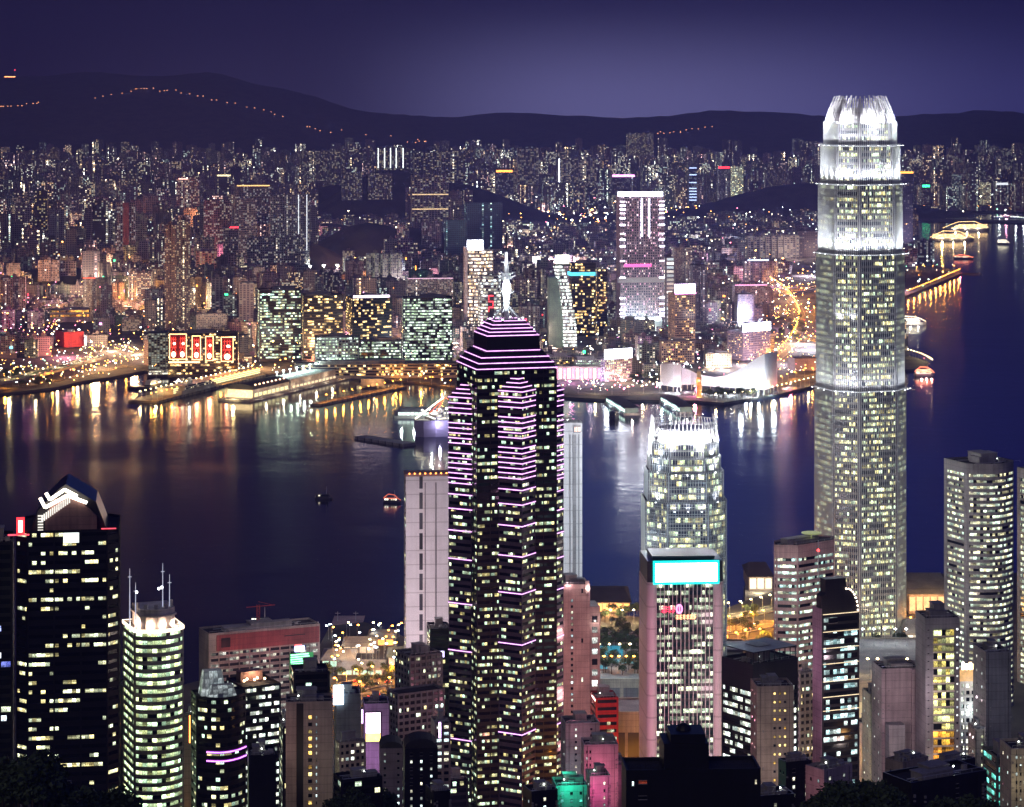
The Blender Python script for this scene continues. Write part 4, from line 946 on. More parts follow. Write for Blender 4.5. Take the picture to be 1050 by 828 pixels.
def domed(name, label, ul, ur, Y, v, mat, wins, warm=None):
    r, pl, b_, a_, z0, zt = tower(name, label, 'apartment building', ul, ul + 1, ur, 5, Y, v, mat, G_DIM, 3.1, depth=14, roof=0, blank=(0, 1, 2, 3))
    f = -a_ / 2; H_ = zt - z0; g = MB(); n = 8
    pts = [(-b_ / 2 * math.cos(math.pi * k / n), H_ + b_ * .28 * math.sin(math.pi * k / n)) for k in range(n + 1)]
    g.face([(x, f + .5, z) for x, z in pts][::-1], 0); g.face([(x, a_ / 2 - .5, z) for x, z in pts], 0)
    for p, q in zip(pts, pts[1:]): g.face([(p[0], f + .5, p[1]), (q[0], f + .5, q[1]), (q[0], a_ / 2 - .5, q[1]), (p[0], a_ / 2 - .5, p[1])], 0)
    g.build('arched_roof', W_ROOF, r); panes(r, 0, 0, [H_ - 3 - 3.1 * k for k in range(12)], f, 1, 1.1, G_ROOM if not warm else warm, cols=[-b_ * .3 + b_ * .6 * j / max(1, wins - 1) for j in range(wins)]); return r
domed('apartment_tower', 'arched-roof mauve block with small white windows, below the two-tier office grid', 389, 413, 1100, 768, wall('mauve_wall', (.22, .17, .2)), 2)
domed('apartment_tower', 'black domed block at the bottom, left of the neon-ringed tower', 414, 449, 1050, 768, W_DARK, 3)
r, *_ = tower('apartment_tower', 'slim beige block with violet light strip, touching the neon-ringed tower at the bottom', 'apartment building', 444, 446, 462, 10, 1180, 742, W_BEIGE, G_ROOM, 3.1, depth=14, roof=1, blank=(3,), bay=3, sill=.5, pier=3, pw=1.2)
tower('apartment_block', 'low block with greenish lit rooms between trees, right of the beige slab', 'apartment building', 344, 348, 375, 25, 1180, 762, W_CREAM, G_ROOM, 3.1, roof=2, bay=2.6, sill=.5, pier=2.6, pw=1)
tower('apartment_block', 'dark grey block with one white lamp window, right of the violet-banded tower', 'apartment building', 252, 255, 283, 8, 1040, 775, W_DARK, G_SPARSE, 3.2, depth=15, roof=2, blank=(0, 3))
tower('apartment_block', 'squat black block at the bottom edge under the arched mauve block', 'apartment building', 342, 350, 392, 20, 980, 800, W_DARK, G_SPARSE, 3.2, roof=2, roofh=3)
tower('apartment_block', 'small dark block in the bottom gap between green-lit and violet-banded towers', 'apartment building', 186, 189, 200, 8, 1250, 735, W_BEIGE, G_SPARSE, 3.2, depth=12, roof=1, blank=(0, 3))

# --- lower centre: red, pink and teal lit blocks, black roofs
def simple(name, label, cat, ul, uc, ur, th, Y, v, wm, gm, cols=None, n=16, w=1.1, h=1.2, step=3.1, lights=(), **kw):
    kw.setdefault('roof', 2); kw.setdefault('roofh', 4)
    r, pl, b_, a_, z0, zt = tower(name, label, cat, ul, uc, ur, th, Y, v, wm, gm, 3.1, blank=(0, 1, 2, 3), **kw)
    if cols: panes(r, 0, 0, [zt - z0 - 4 - step * k for k in range(n)], -a_ / 2, w, h, gm, cols=[b_ * c for c in cols])
    rr = random.Random(int(ul * 7)); f_ = -a_ / 2; H_ = zt - z0; ac = MB(); pp = MB(); zlo = max(2, ZV(835, Y) - z0)
    for k in range(26): x = rr.choice((-.47, -.33, .44, .47)) * b_; z = rr.uniform(zlo, H_ - 4); ac.box(x - .35, f_ - .55, z, x + .35, f_ - .02, z + .5)
    for t in (-.40, .38): pp.tube((b_ * t, f_ - .12, 0), (b_ * t, f_ - .12, H_ - .5), .09, n=4)
    ac.build('wall_air_conditioners', W_CONC, r); pp.build('downpipes', W_DARK, r)
    n2 = int((H_ - zlo) / 6.2); panes(r, 0, 0, [H_ - 5 - 6.2 * k for k in range(min(n2, 18))], -b_ / 2, .8, 1.1, G_ROOM, axis='y', cols=[-a_ * .2, a_ * .2], name='side_window')
    for (dx, dy, v2, p, c) in lights: light(r.location.x + dx, r.location.y - a_ / 2 - dy, ZV(v2, Y), p, c, 1.5)
    return r, pl, b_, a_, z0, zt
tower('office_block', 'dark red banded office block right of the reddish-brown hotel tower', 'office building', 608, 611, 634, 8, 1420, 716, W_RED, G_SPARSE, 4.2, depth=18, sill=.55, bay=2.2, roof=2)
light(XU(622, 1395), 1395, ZV(735, 1395), 5000, (1, .3, .35), 2)
simple('apartment_tower', 'grey stepped block with pinkish top, left of the pink-lit block', 'apartment building', 577, 580, 615, 8, 1260, 742, W_GREY, G_ROOM, (-.2, .25), 14, depth=16, lights=[(0, 12, 745, 2600, (1, .3, .4)), (-4, 14, 790, 2500, (.9, .9, 1))])
simple('apartment_tower', 'pink-lit block with small windows, above the front pink block', 'apartment building', 597, 599, 634, 5, 1180, 764, wall('pale_pink_wall', (.5, .36, .4)), G_ROOM, (-.42, -.32), 10, w=.7, depth=14, lights=[(0, 11, 785, 3800, (1, .22, .38)), (4, 12, 815, 3800, (1, .22, .38))])
simple('apartment_tower', 'narrow pink-lit front block with scaffolded roof, at the bottom', 'apartment building', 603, 605, 626, 8, 1080, 796, wall('pale_pink_wall', (.5, .36, .4)), G_ROOM, (.2,), 8, w=.8, depth=12, lights=[(0, 8, 812, 2600, (1, .18, .45)), (0, 7, 800, 1400, (1, .2, .45))])
r, *_ = simple('apartment_block', 'teal-lit low roof at the bottom, below the reddish-brown hotel tower', 'apartment building', 568, 570, 602, 6, 1060, 806, wall('pale_teal_wall', (.2, .4, .36)), G_TEAL, (-.3, 0, .3), 4, depth=14, lights=[(0, 6, 806, 3600, (.05, 1, .62)), (-2, -8, 790, 1800, (.05, 1, .62))])
simple('apartment_tower', 'dark mauve block behind the pink blocks at bottom', 'apartment building', 630, 632, 642, 8, 1200, 784, wall('mauve_wall', (.22, .17, .2)), G_ROOM, None, depth=12, lights=[(0, 9, 800, 1800, (1, .2, .4))])
r, pl, b_, a_, z0, zt = tower('roof_silhouette_block', 'broad unlit black rooftop block at bottom with two red-lit windows', 'apartment building', 639, 642, 780, 3, 720, 790, W_BLACK, G_SPARSE, 3.2, depth=14, roof=0, blank=(0, 1, 2, 3))
f = -a_ / 2; H_ = zt - z0; X = lambda u: fx(639, 642, 780, 720, 3, u, b_)
g = MB(); g.box(X(681), f + .5, H_ - .9, X(727), a_ / 2 - 1, ZV(764, 720) - z0); g.box(X(688), f + 1, ZV(764, 720) - z0, X(724), a_ / 2 - 2, ZV(755, 720) - z0); g.ball((X(704), 0, ZV(756, 720) - z0), 2.3, 2.1, n=12, k=8); g.build('lift_tower', W_BLACK, r)
g = MB()
for k in range(15): x = X(646) + k * .75; g.tube((x, f + .4, H_), (x, f + .4, H_ + 1.6 + .5 * (k % 3 == 0)), .05, n=4)
for k in range(22): x = X(730) + k * .62; g.tube((x, f + .4, H_), (x, f + .4, H_ + 1.3 + .7 * (k % 5 == 0)), .05, n=4)
g.box(X(646), f + .35, H_ + 1.1, X(680), f + .43, H_ + 1.18); g.box(X(730), f + .35, H_ + 1.1, X(779), f + .43, H_ + 1.18); g.build('roof_railing', W_DARK, r)
panes(r, 0, 0, [ZV(804, 720) - z0, ZV(820, 720) - z0], f, 2.4, .9, G_RED, cols=[X(659)])
panes(r, 0, 0, [ZV(806, 720) - z0], f, .6, 1.2, G_ROOM, cols=[X(649), X(775)], name='small_window')
# --- right hand district
tower('office_tower', 'grey stone tower with stepped bays and helipad roof, left of the tallest tower', 'skyscraper', 783, 807, 866, 38, 1500, 561, W_PINK, glass('stone_tower_glass', (1, .95, .6), (.55, .95, .9), .7, 1.1, run=.12), 4.0, shape='octa', cham=9, roof=3, roofh=3, bay=1.8, sill=.54, cornerw=.7, head=8)
r = [o for o in bpy.data.objects if o.get('label', '').startswith('grey stone tower')][0]
g = MB(); H_ = ZV(561, 1500) - r.location.z
g.tube((2, -4, H_ - 1), (2, -4, H_ + 4.5), .3); g.tube((2, -4, H_ + 4.5), (2, -4, H_ + 5), 6, 6, 16); g.build('helipad', emit('helipad_yellow', (.8, .9, .35), .35), r)
g = MB(); g.tube((-6, -18, H_ - 20), (-6, -18, H_ + 3), .35, .3); g.ball((-6, -18, H_ - 3), .9, .9, 1); g.build('pylon', [W_STEEL, emit('pylon_red', (1, .05, .05), 6)], r)
Y = 1250
r, pl, b_, a_, z0, zt = tower('office_block', 'black glass block with white-lit lower storeys, right of the billboard tower', 'office building', 740, 772, 818, 36, Y, 682, W_DARK, G_WHITE, 3.9, roof=1, roofh=7, bay=2, sill=.42, head=14)
g = MB(); H_ = zt - z0
for k in range(9): x = -b_ / 2 + 1 + k * (b_ - 2) / 8; g.box(x - .2, -a_ / 2 + .5, H_, x + .2, -a_ / 2 + .9, H_ + 5.5)
g.box(-b_ / 2 + .5, -a_ / 2 + .3, H_ + 5.5, b_ / 2 - .5, a_ / 2 - .5, H_ + 6); g.build('roof_canopy', W_DARK, r)
simple('apartment_tower', 'beige slab with two columns of amber windows, right of the black rooftop block', 'apartment building', 773, 776, 814, 5, 1150, 704, wall('warm_beige_wall', (.36, .29, .25)), G_AMBER, (-.02, .12, .26), 15, w=1.1, h=1.1, step=4.0, depth=16, lights=[(-4, 30, 760, 8000, (1, .8, .7)), (4, 30, 800, 6000, (1, .8, .7))])
tower('office_block', 'slim grey block with dark sloping roof, between the beige slab and the amber-ribbed tower', 'office building', 815, 820, 836, 25, 1350, 690, W_GREY, G_SPARSE, 3.6, roof=1, roofh=5, bay=1.6, sill=.5, pier=3.2, pw=1)
light(XU(822, 1320), 1310, 60, 5000, (.85, .9, 1), 2)
# amber-ribbed black tower with curved parapet
Y = 1200
r, pl, b_, a_, z0, zt = tower('curved_parapet_tower', 'black tower with amber rib lines and curved dotted parapet, before the tallest tower', 'skyscraper', 834, 843, 881, 22, Y, 631, W_BLACK, G_COOL, 3.6, roof=0, bay=2, sill=.36, blank=(3,), head=1.5)
f = -a_ / 2; H_ = zt - z0; X = lambda u: fx(834, 843, 881, Y, 22, u, b_); Zr = lambda v: ZV(v, Y) - z0
g = MB(); P = [(X(843), 631), (X(843), 612), (X(847), 609), (X(847), 595), (X(868), 595), (X(868), 605), (X(872), 607), (X(876), 614), (X(879.5), 623), (X(880.5), 631)]
g.face([(x, f + .6, Zr(v)) for x, v in P][::-1], 0); g.face([(x, a_ / 2 - 3, Zr(v)) for x, v in P], 0)
for (x, v), (x2, v2) in zip(P, P[1:]): g.face([(x, f + .6, Zr(v)), (x2, f + .6, Zr(v2)), (x2, a_ / 2 - 3, Zr(v2)), (x, a_ / 2 - 3, Zr(v))][::-1], 0)
g.build('curved_parapet', W_DARK, r)
for k in range(9): g = MB(); t = k / 8; x = X(868 + 12 * math.sin(t * 1.57)); v = 606 + 23 * (1 - math.cos(t * 1.57)); g.ball((x, f + .3, Zr(v)), .42, .42); g.build('parapet_lamp', emit('parapet_warm', (1, .8, .6), 7), r)
for v in (631, 649, 666, 682, 700, 716, 730): g = MB(); g.box(-b_ / 2 + .4, f - .3, Zr(v), b_ / 2 - .2, f - .02, Zr(v) + .28); g.build('rib_light', emit('rib_warm', (1, .78, .5), 1.5), r)
g = MB(); g.box(-b_ / 2 - .5, f + .1, 0, -b_ / 2 - .02, a_ / 2, H_ + 3); g.build('side_wall', wall('mauve_side', (.42, .3, .36)), r)
light(r.location.x - 26, r.location.y - 22, ZV(680, Y), 8000, (1, .5, .8), 2); light(r.location.x - 5, r.location.y - 17, ZV(629, Y), 450, (1, .6, .3), .5)
panes(r, 0, 0, [Zr(640), Zr(656)], f, 5, 2.4, G_AMBER, cols=[X(854)], name='warm_window')
# tall apartment and hotel towers on the right
r, pl, b_, a_, z0, zt = simple('apartment_tower', 'windowless pinkish beige tower with a lower front wing, right of the curved-parapet tower', 'apartment building', 901, 904, 946, 8, 1200, 686, wall('rose_beige_wall', (.40, .32, .33)), G_ROOM, None, depth=17, roof=3, lights=[(-12, 34, 740, 9000, (1, .7, .8)), (8, 36, 700, 9000, (1, .75, .85)), (12, 30, 790, 6000, (1, .8, .75))])
g = MB(); g.box(-b_ * .42, -a_ / 2 - 7, 0, -b_ * .03, -a_ / 2 - .01, ZV(746, 1190) - z0); g.build('front_wing', W_GREY, r)
g = MB(); g.box(b_ * .22, -a_ / 2 - 1.6, 0, b_ * .5, -a_ / 2 - .02, zt - z0 - .5); g.build('projecting_bay', wall('rose_beige_wall', (.40, .32, .33)), r)
simple('apartment_tower', 'thin pale green block lit along its edge, touching the pinkish beige tower', 'apartment building', 889, 892, 903, 8, 1240, 712, W_CREAM, G_ROOM, (.3,), 14, w=.7, depth=14, lights=[(-4, 14, 740, 2500, (.9, 1, .8)), (-4, 14, 790, 2500, (1, .9, .6))])
Y = 1180
r, pl, b_, a_, z0, zt = tower('hotel_tower', 'grey-framed tower with a central stack of glowing yellow-green storeys', 'hotel', 945, 949, 984, 6, Y, 634, W_GREY, G_YEL, 3.7, depth=18, roof=3, roofh=6, blank=(0, 1, 2, 3))
f = -a_ / 2; X = lambda u: fx(945, 949, 984, Y, 6, u, b_); Zr = lambda v: ZV(v, Y) - z0; H_ = zt - z0
for k in range(22):
    zb = H_ - 5.5 - 3.7 * (k + 1)
    if VZ(zb + z0, Y) > 815: break
    dim = k < 2; m = G_ORANGE if VZ(zb + z0, Y) > 752 else G_YEL
    g = MB(); g.face([(X(957), f - .35, zb + .8), (X(978), f - .35, zb + .8), (X(978), f - .35, zb + 3.5), (X(957), f - .35, zb + 3.5)], 0, [(k * 7, k * 3), (k * 7 + 5, k * 3), (k * 7 + 5, k * 3 + .98), (k * 7, k * 3 + .98)]); g.box(X(956.5), f - .45, zb, X(978.5), f - .03, zb + .78, 1); g.build('lobby_storey', [m, W_CREAM], r)
panes(r, 0, 0, [H_ - 6 - 3.7 * k for k in range(22)], f, .8, .9, glass('pilot_rooms', (.8, .9, 1), (1, 1, .9), .9, 2), cols=[X(981.5)], name='edge_window')
panes(r, 0, 0, [H_ - 6 - 3.7 * k for k in range(22)], f, .9, .5, G_SPARSE, cols=[X(952)], name='edge_window')
light(r.location.x - 8, Y - 26, ZV(700, Y), 4500, (.9, .95, .85), 2); light(r.location.x + 6, Y - 14, ZV(800, Y), 3500, (1, .5, .15), 1.5)
Y = 1300
r, pl, b_, a_, z0, zt = tower('hotel_block', 'white gridded hotel block with a dazzling warm sign on its top edge', 'hotel', 982, 984, 1012, 4, Y, 692, W_WHITE, G_WHITE, 3.6, depth=16, roof=0, bay=1.6, sill=.42, pier=3.2, pw=1.0)
f = -a_ / 2; H_ = zt - z0
g = MB(); g.box(-b_ / 2, f - .25, H_ - 3.5, b_ / 2, f - .16, H_ + 2.4, 1)
for k in range(7): x = -b_ / 2 + 1 + k * 1.9; g.box(x, f - .7, H_ + 2.6, x + 1.4, f - .3, H_ + 6.5 - (k % 2) * .8, 0)
g.build('rooftop_sign', [emit('sign_hot_warm', (1, .72, .42), 9, True), emit('fascia_warm', (1, .55, .2), .9)], r)
g = MB(); g.face([(-b_ / 2 + 1, f - .3, ZV(735, Y) - z0), (b_ / 2 - 2, f - .3, ZV(735, Y) - z0), (b_ / 2 - 2, f - .3, ZV(722, Y) - z0), (-b_ / 2 + 1, f - .3, ZV(722, Y) - z0)]); 
light(r.location.x, r.location.y - a_ / 2 - 5, ZV(728, Y), 2600, (.9, 1, .95), 1); light(r.location.x, r.location.y - a_ / 2 - 7, ZV(700, Y), 2500, (1, .9, .75), 1)
simple('apartment_tower', 'blank dark grey slab at right, in front of the white gridded hotel', 'apartment building', 1008, 1011, 1037, 8, 1120, 669, W_GREY, G_ROOM, None, depth=18, roof=2, lights=[(0, 36, 720, 4000, (.85, .9, 1))])
simple('apartment_tower', 'narrow cream strip block with one lit window column, below the hotel sign', 'apartment building', 999, 1000, 1010, 5, 1090, 748, W_CREAM, glass('strip_rooms', (.8, 1, .7), (1, .9, .5), .9, 1.4), (.2,), 14, w=.9, h=1.2, depth=12, roof=1)
tower('office_block', 'teal-lit glass block at the lower right corner, beside the cream stepped block', 'office building', 1018, 1022, 1042, 10, 1020, 776, W_GREEN, G_TEAL, 3.4, depth=16, roof=2)
simple('apartment_tower', 'cream stepped block with rows of windows at the bottom right corner', 'apartment building', 1035, 1037, 1090, 5, 980, 768, W_CREAM, G_ROOM, (-.4, -.32, -.24, -.16, -.08, 0), 8, w=.7, step=3.3, depth=16, lights=[(-6, 12, 800, 1800, (1, .85, .5))])
tower('office_tower', 'curved-front twin tower with grey piers and thin terraces, at right by the harbour', 'skyscraper', 968, 994, 1042, 24, 1650, 476, W_GREY, glass('twin_glass', (1, .9, .5), (.75, 1, .85), .76, 1.15, run=.08, mull=.49), 3.9, shape='bowc', bow=6, cham=3, roof=3, roofh=6, bay=2.1, sill=.52, rec=.6, cornerw=3.4, head=7)
tower('office_tower', 'second curved twin tower cut off by the right edge of the frame', 'skyscraper', 1043, 1056, 1110, 24, 1720, 482, W_GREY, MATS['twin_glass'], 3.9, shape='bowc', bow=6, cham=3, roof=2, bay=1.7, sill=.42, rec=.6, cornerw=3.4, head=7)
for (u, Yy, v, p, c) in ((960, 1610, 600, 12000, (1, .85, .75)), (1010, 1600, 640, 12000, (1, .8, .65)), (1030, 1600, 540, 9000, (1, .9, .85)), (985, 1600, 520, 9000, (1, .9, .85)), (790, 1455, 620, 16000, (.8, .9, 1)), (830, 1440, 640, 14000, (1, .8, .75)), (845, 1440, 580, 12000, (1, .8, .8))): light(XU(u, Yy), Yy, ZV(v, Yy), p, c, 4)
# low foreground roofs
def low(label, ul, uc, ur, th, Y, v, mat, cols=None, **kw): return simple('low_rise_block', label, 'apartment building', ul, uc, ur, th, Y, v, mat, G_ROOM, cols, kw.pop('n', 6), roofh=3, **kw)
low('low pinkish block with a few lit windows, below the black curved-parapet tower', 826, 845, 874, 38, 900, 790, wall('rose_beige_wall', (.40, .32, .33)), (-.3, .2), lights=[(-14, 6, 805, 1200, (1, .4, .5))])
low('low beige block with chimneys on its roof, below the windowless pinkish tower', 908, 926, 952, 40, 930, 782, wall('warm_beige_wall', (.36, .29, .25)), (-.2,), n=2, roof=3)
low('dark brown low block below the grey-framed yellow tower', 948, 962, 1000, 35, 900, 785, W_DARK, (-.3,), n=3)
low('unlit black low block at bottom right, left of the cream stepped block', 905, 935, 1012, 30, 780, 803, W_DARK, (.1,), n=2)
low('small dark rooftop block left of the low pinkish block', 798, 806, 832, 20, 940, 782, W_DARK, (-.2, .3), n=4)
low('black low block below the beige slab with amber windows', 764, 775, 815, 15, 860, 817, W_DARK, (0,), n=2)
low('dark low block under the neon-ringed tower at the bottom edge', 536, 545, 572, 20, 960, 812, W_DARK, (0,), n=2)
low('dark block at the bottom edge, right of the black domed block', 436, 445, 462, 20, 930, 812, W_DARK, None)
low('black low block at the bottom left corner in front of the chevron-topped tower', -20, 20, 76, 30, 760, 812, W_BLACK, None, roof=1)
# dark infill blocks whose roofs show in gaps
INF = [(740, 752, 776, 30, 1420, 764, 'dim block seen between the billboard tower and black glass block'), (455, 460, 480, 15, 1300, 800, 'small block hidden low behind the neon-ringed tower left side'), (286, 290, 296, 10, 1150, 745, 'thin dark block at the left edge of the beige amber-windowed slab')]
for (ul, uc, ur, th, Y, v, lab) in INF: tower('office_block', lab, 'office building', ul, uc, ur, th, Y, v, W_DARK, G_DIM, 3.6, roof=1, bay=2.2)

# --- podium, gardens and piers by the near shore
def podium(name, label, pts, z0, z1, mat, cat='podium', slots=0, glow=None):
    b = MB(); b.prism(pts, z0, z1, 0, mt=1)
    ip = inset(pts, 1.0)
    r = b.build(name, [mat, W_CONC], label=label, cat=cat)
    for i in range(len(pts)):
        g = MB(); a, c = pts[i], pts[(i + 1) % len(pts)]; d, e = ip[(i + 1) % len(pts)], ip[i]; g.face([(*a, z1 + .01), (*c, z1 + .01), (*c, z1 + 1.1), (*a, z1 + 1.1)]); g.face([(*a, z1 + 1.1), (*c, z1 + 1.1), (*d, z1 + 1.1), (*e, z1 + 1.1)]); g.face([(*d, z1 + 1.1), (*c, z1 + 1.1), (*c, z1 + .01), (*d, z1 + .01)]); g.build('parapet', mat, r)
        l = math.hypot(c[0] - a[0], c[1] - a[1]); a2 = math.atan2(c[1] - a[1], c[0] - a[0]); dx, dy = math.cos(a2), math.sin(a2)
        for j in range(int(l / slots) if slots and i == 0 else 0):
            t = (j + .5) * slots; g = MB(); g.obox(a[0] + dx * t + dy * .1, a[1] + dy * t - dx * .1, z0 + (z1 - z0) * .25, z0 + (z1 - z0) * .78, slots * .8, .16, a2); g.build('bay_opening', glow or W_DARK, r)
    return r
def quadp(u0, u1, Y0, Y1): return [(XU(u0, Y0), Y0), (XU(u1, Y0), Y0), (XU(u1, Y1), Y1), (XU(u0, Y1), Y1)]
podium('post_office', 'low beige building with large shuttered bays, between the hotel and billboard towers', quadp(600, 664, 1640, 1750), 5, ZV(698, 1640), W_CREAM, 'post office', 12, W_GREY)
podium('car_park_podium', 'white sloping podium with small slots at the foot of the finned comb-crowned tower', quadp(628, 668, 1440, 1475), 5, ZV(732, 1440), W_CREAM, 'podium', 8)
podium('shopping_podium', 'stepped beige podium with lit terraces at the foot of the tallest tower', quadp(872, 955, 1500, 1620), 5, ZV(700, 1500), W_CREAM, 'shopping centre', 9, emit('terrace_glow', (1, .75, .4), .7))
podium('shopping_podium', 'upper terrace with roof garden beside the tallest tower', quadp(886, 945, 1660, 1720), 5, ZV(680, 1660), W_BEIGE, 'shopping centre', 7, emit('terrace_glow', (1, .75, .4), .7))
podium('parking_podium', 'low podium with rows of lights right of the finned comb-crowned tower', quadp(742, 800, 1640, 1700), 5, ZV(692, 1640), W_BEIGE, 'podium', 8, emit('deck_glow', (1, .85, .4), .5))
podium('pump_house', 'small dark hipped hall beside the orange-lit road, right of the comb-crowned tower', quadp(743, 762, 1712, 1745), 5, ZV(668, 1712), W_DARK, 'hall')
# pier buildings
def hall(name, label, u0, u1, Y0, Y1, v, glow, roofc, z0=4.5, dark=False):
    pts = quadp(u0, u1, Y0, Y1); z1 = ZV(v, Y0); r = empty(name, ((pts[0][0] + pts[1][0]) / 2, (Y0 + Y1) / 2, z0), 0, label=label, cat='pier building'); w_ = (pts[1][0] - pts[0][0]) / 2; d = (Y1 - Y0) / 2; h = z1 - z0
    b = MB(); b.box(-w_, -d, 0, w_, d, h * .6); b.build('hall_wall', W_BEIGE, r)
    n = max(3, int(w_ / 2.5))
    for i in range(n): g = MB(); x = -w_ + (i + .5) * 2 * w_ / n; g.box(x - w_ / n * .8, -d - .15, h * .08, x + w_ / n * .8, -d - .02, h * .52); g.build('lit_opening', glow, r)
    g = MB(); e = 1.5; A = [(-w_ - e, -d - e, h * .6), (w_ + e, -d - e, h * .6), (w_ + e, d + e, h * .6), (-w_ - e, d + e, h * .6)]; q = [(-w_ + 3, 0, h), (w_ - 3, 0, h)]
    g.face([A[0], A[1], q[1], q[0]]); g.face([A[1], A[2], q[1]]); g.face([A[2], A[3], q[0], q[1]]); g.face([A[3], A[0], q[0]]); g.face(A[::-1]); g.build('roof', roofc, r)
    return r
GL_OR = emit('pier_orange_glow', (1, .42, .1), 2.6, True); GL_W = emit('pier_white_glow', (1, .9, .7), 1.6, True); GL_G = emit('pier_green_glow', (.6, 1, .75), 1.2, True)
hall('ferry_pier', 'dark-roofed pier hall glowing orange, behind the reddish-brown hotel tower', 596, 646, 1965, 2030, 611, GL_OR, W_ROOF)
for k in range(3): light(XU(612 + 12 * k, 1955), 1955, 9, 16000, (1, .45, .15), 1.5)
hall('ferry_pier', 'glowing cream pier pavilion left of the grey stone helipad tower', 768, 792, 2060, 2110, 582, GL_W, W_ROOF, 3)
light(XU(778, 2050), 2048, 8, 12000, (1, .85, .5), 2)
pier_base = MB(); pier_base.prism(quadp(764, 800, 2030, 2120), -2, 3); pier_base.build('pier', W_CONC, label='concrete platform under the glowing cream pier pavilion', cat='pier')
hall('ferry_pier', 'long pier hall with warm lights, between the tallest tower and curved twin tower', 932, 976, 1960, 2030, 596, emit('pier_warm_dim', (1, .6, .25), 1.6), W_GREEN)
hall('ferry_pier', 'low pier hall with green-tinged lit openings at the tallest tower foot', 930, 966, 1840, 1880, 640, GL_W, W_CONC)
for (u, Y, c) in ((935, 1940, (1, .5, .2)), (958, 1945, (1, .5, .2)), (945, 1815, (1, .8, .5)), (920, 1740, (1, .8, .5)), (905, 1480, (1, .75, .45)), (935, 1480, (1, .75, .4)), (893, 1300, (1, .55, .15)), (940, 1900, (1, .5, .15)), (955, 1780, (1, .7, .4))): light(XU(u, Y), Y, 22, 26000, c, 2)
# ferry terminal on the left
def gq(u0, u1, v0, v1): return (u0, u1, GY(v0, 5), GY(v1, 5))
for (lab, a_, v_, gl, rf) in (('ferry terminal wing with teal-white lights behind the green-screen slab', gq(330, 362, 684, 672), 672, GL_G, W_CONC), ('white-lamped terminal deck wing right of the tapered hall', gq(352, 384, 670, 661), 657, emit('terminal_mix', (1, .7, .45), 1.2), W_CREAM), ('long low terminal wing with a row of cool windows', gq(346, 392, 692, 682), 683, GL_G, W_GREY), ('orange-lamped terminal wing jutting into the harbour', gq(378, 404, 662, 653), 650, GL_OR, W_CONC), ('small warm pier shed next to the pale pink slab tower', gq(398, 420, 682, 672), 668, emit('terminal_mix', (1, .7, .45), 1.2), W_GREEN)):
    hall('ferry_terminal', lab, *a_, v_, gl, rf)
b = MB(); Y = 1925; x0, x1 = XU(340, Y), XU(372, Y)
P = [(x0, 4), (x1, 4), (x1 - 4, ZV(650, Y)), (x1 - 7, ZV(640, Y)), (x0 + 2, ZV(642, Y))]
b.face([(x, Y, z) for x, z in P]); b.face([(x, Y + 30, z) for x, z in P[::-1]])
for i in range(len(P)): p, q = P[i], P[(i + 1) % len(P)]; b.face([(p[0], Y, p[1]), (p[0], Y + 30, p[1]), (q[0], Y + 30, q[1]), (q[0], Y, q[1])])
r = b.build('hangar_hall', W_PINK, label='tapered pinkish hall with lattice masts at the tip of the ferry terminal', cat='pier building')
for dx in (2, 9): g = MB(); g.tube((x0 + dx * 2, Y + 10, ZV(641, Y)), (x0 + dx * 2, Y + 10, ZV(630, Y)), .3, .15); g.box(x0 + dx * 2 - 2, Y + 9.9, ZV(632, Y), x0 + dx * 2 + 2, Y + 10.1, ZV(632, Y) + .3); g.build('lattice_mast', W_STEEL, r)
for (u, v, c, p) in ((340, 676, (.7, 1, .9), 7000), (352, 664, (1, .9, .8), 9000), (366, 658, (1, .6, .3), 9000), (378, 654, (1, .45, .15), 9000), (392, 660, (1, .8, .5), 7000), (360, 680, (.8, 1, .95), 8000), (375, 688, (.85, 1, 1), 6000), (404, 672, (1, .8, .5), 6000), (398, 652, (1, .55, .3), 5000), (344, 690, (.9, 1, .9), 7000)):
    x, y = GP(u, v, 22); light(x, y, 24, p, c, 1.5)
q = random.Random(11)
for k in range(60):
    u, v = q.uniform(336, 412), q.uniform(652, 696); x, y = GP(u, v, 5)
    if inpoly0(x, y): lamp(q.choice(('white', 'warm', 'orange')), x, y, 4.6, q.uniform(0, 6), 'small lamp post on the ferry terminal deck behind the green-screen slab', 'lamp posts on the left ferry terminal deck')
R_ = lambda uv, z: curve([(*GP(u, v, z), z) for u, v in uv])
rA = R_([(336, 716), (365, 703), (395, 698), (440, 697)], 5.25); road('road', rA, 26)
rB = R_([(320, 728), (380, 714), (440, 708)], 14); road('elevated_road', rB, 14, deck=1.2)
rC = curve([(XU(u, Y), Y, 15) for u, Y in ((600, 1400), (632, 1410), (660, 1400), (700, 1390))]); road('elevated_road', rC, 12, deck=1.2)
rD = R_([(735, 668), (755, 664), (775, 660), (810, 662)], 5.3); road('road', rD, 34)
rE = R_([(735, 648), (760, 645), (785, 640), (820, 640)], 5.27); road('road', rE, 22)
rF = R_([(735, 634), (765, 630), (800, 622)], 5.26); road('road', rF, 16)
rG = R_([(600, 652), (630, 648), (662, 650)], 5.26); road('road', rG, 14)
rH = R_([(925, 650), (945, 646), (980, 640)], 5.26); road('road', rH, 22)
lamp_line('orange', rA, 14, 'glowing orange street lamp on the road below the green-screen slab', 'orange street lamps left of the neon-ringed tower', 34000, 1)
lamp_line('orange', rB, 22, 'orange lamp on the elevated road left of the neon-ringed tower', 'orange lamps on the left flyover', 20000, 1)
lamp_line('orange', rD, 11, 'orange street lamp on the wide road beside the grey stone helipad tower', 'orange lamps by the grey stone helipad tower', 46000, 1)
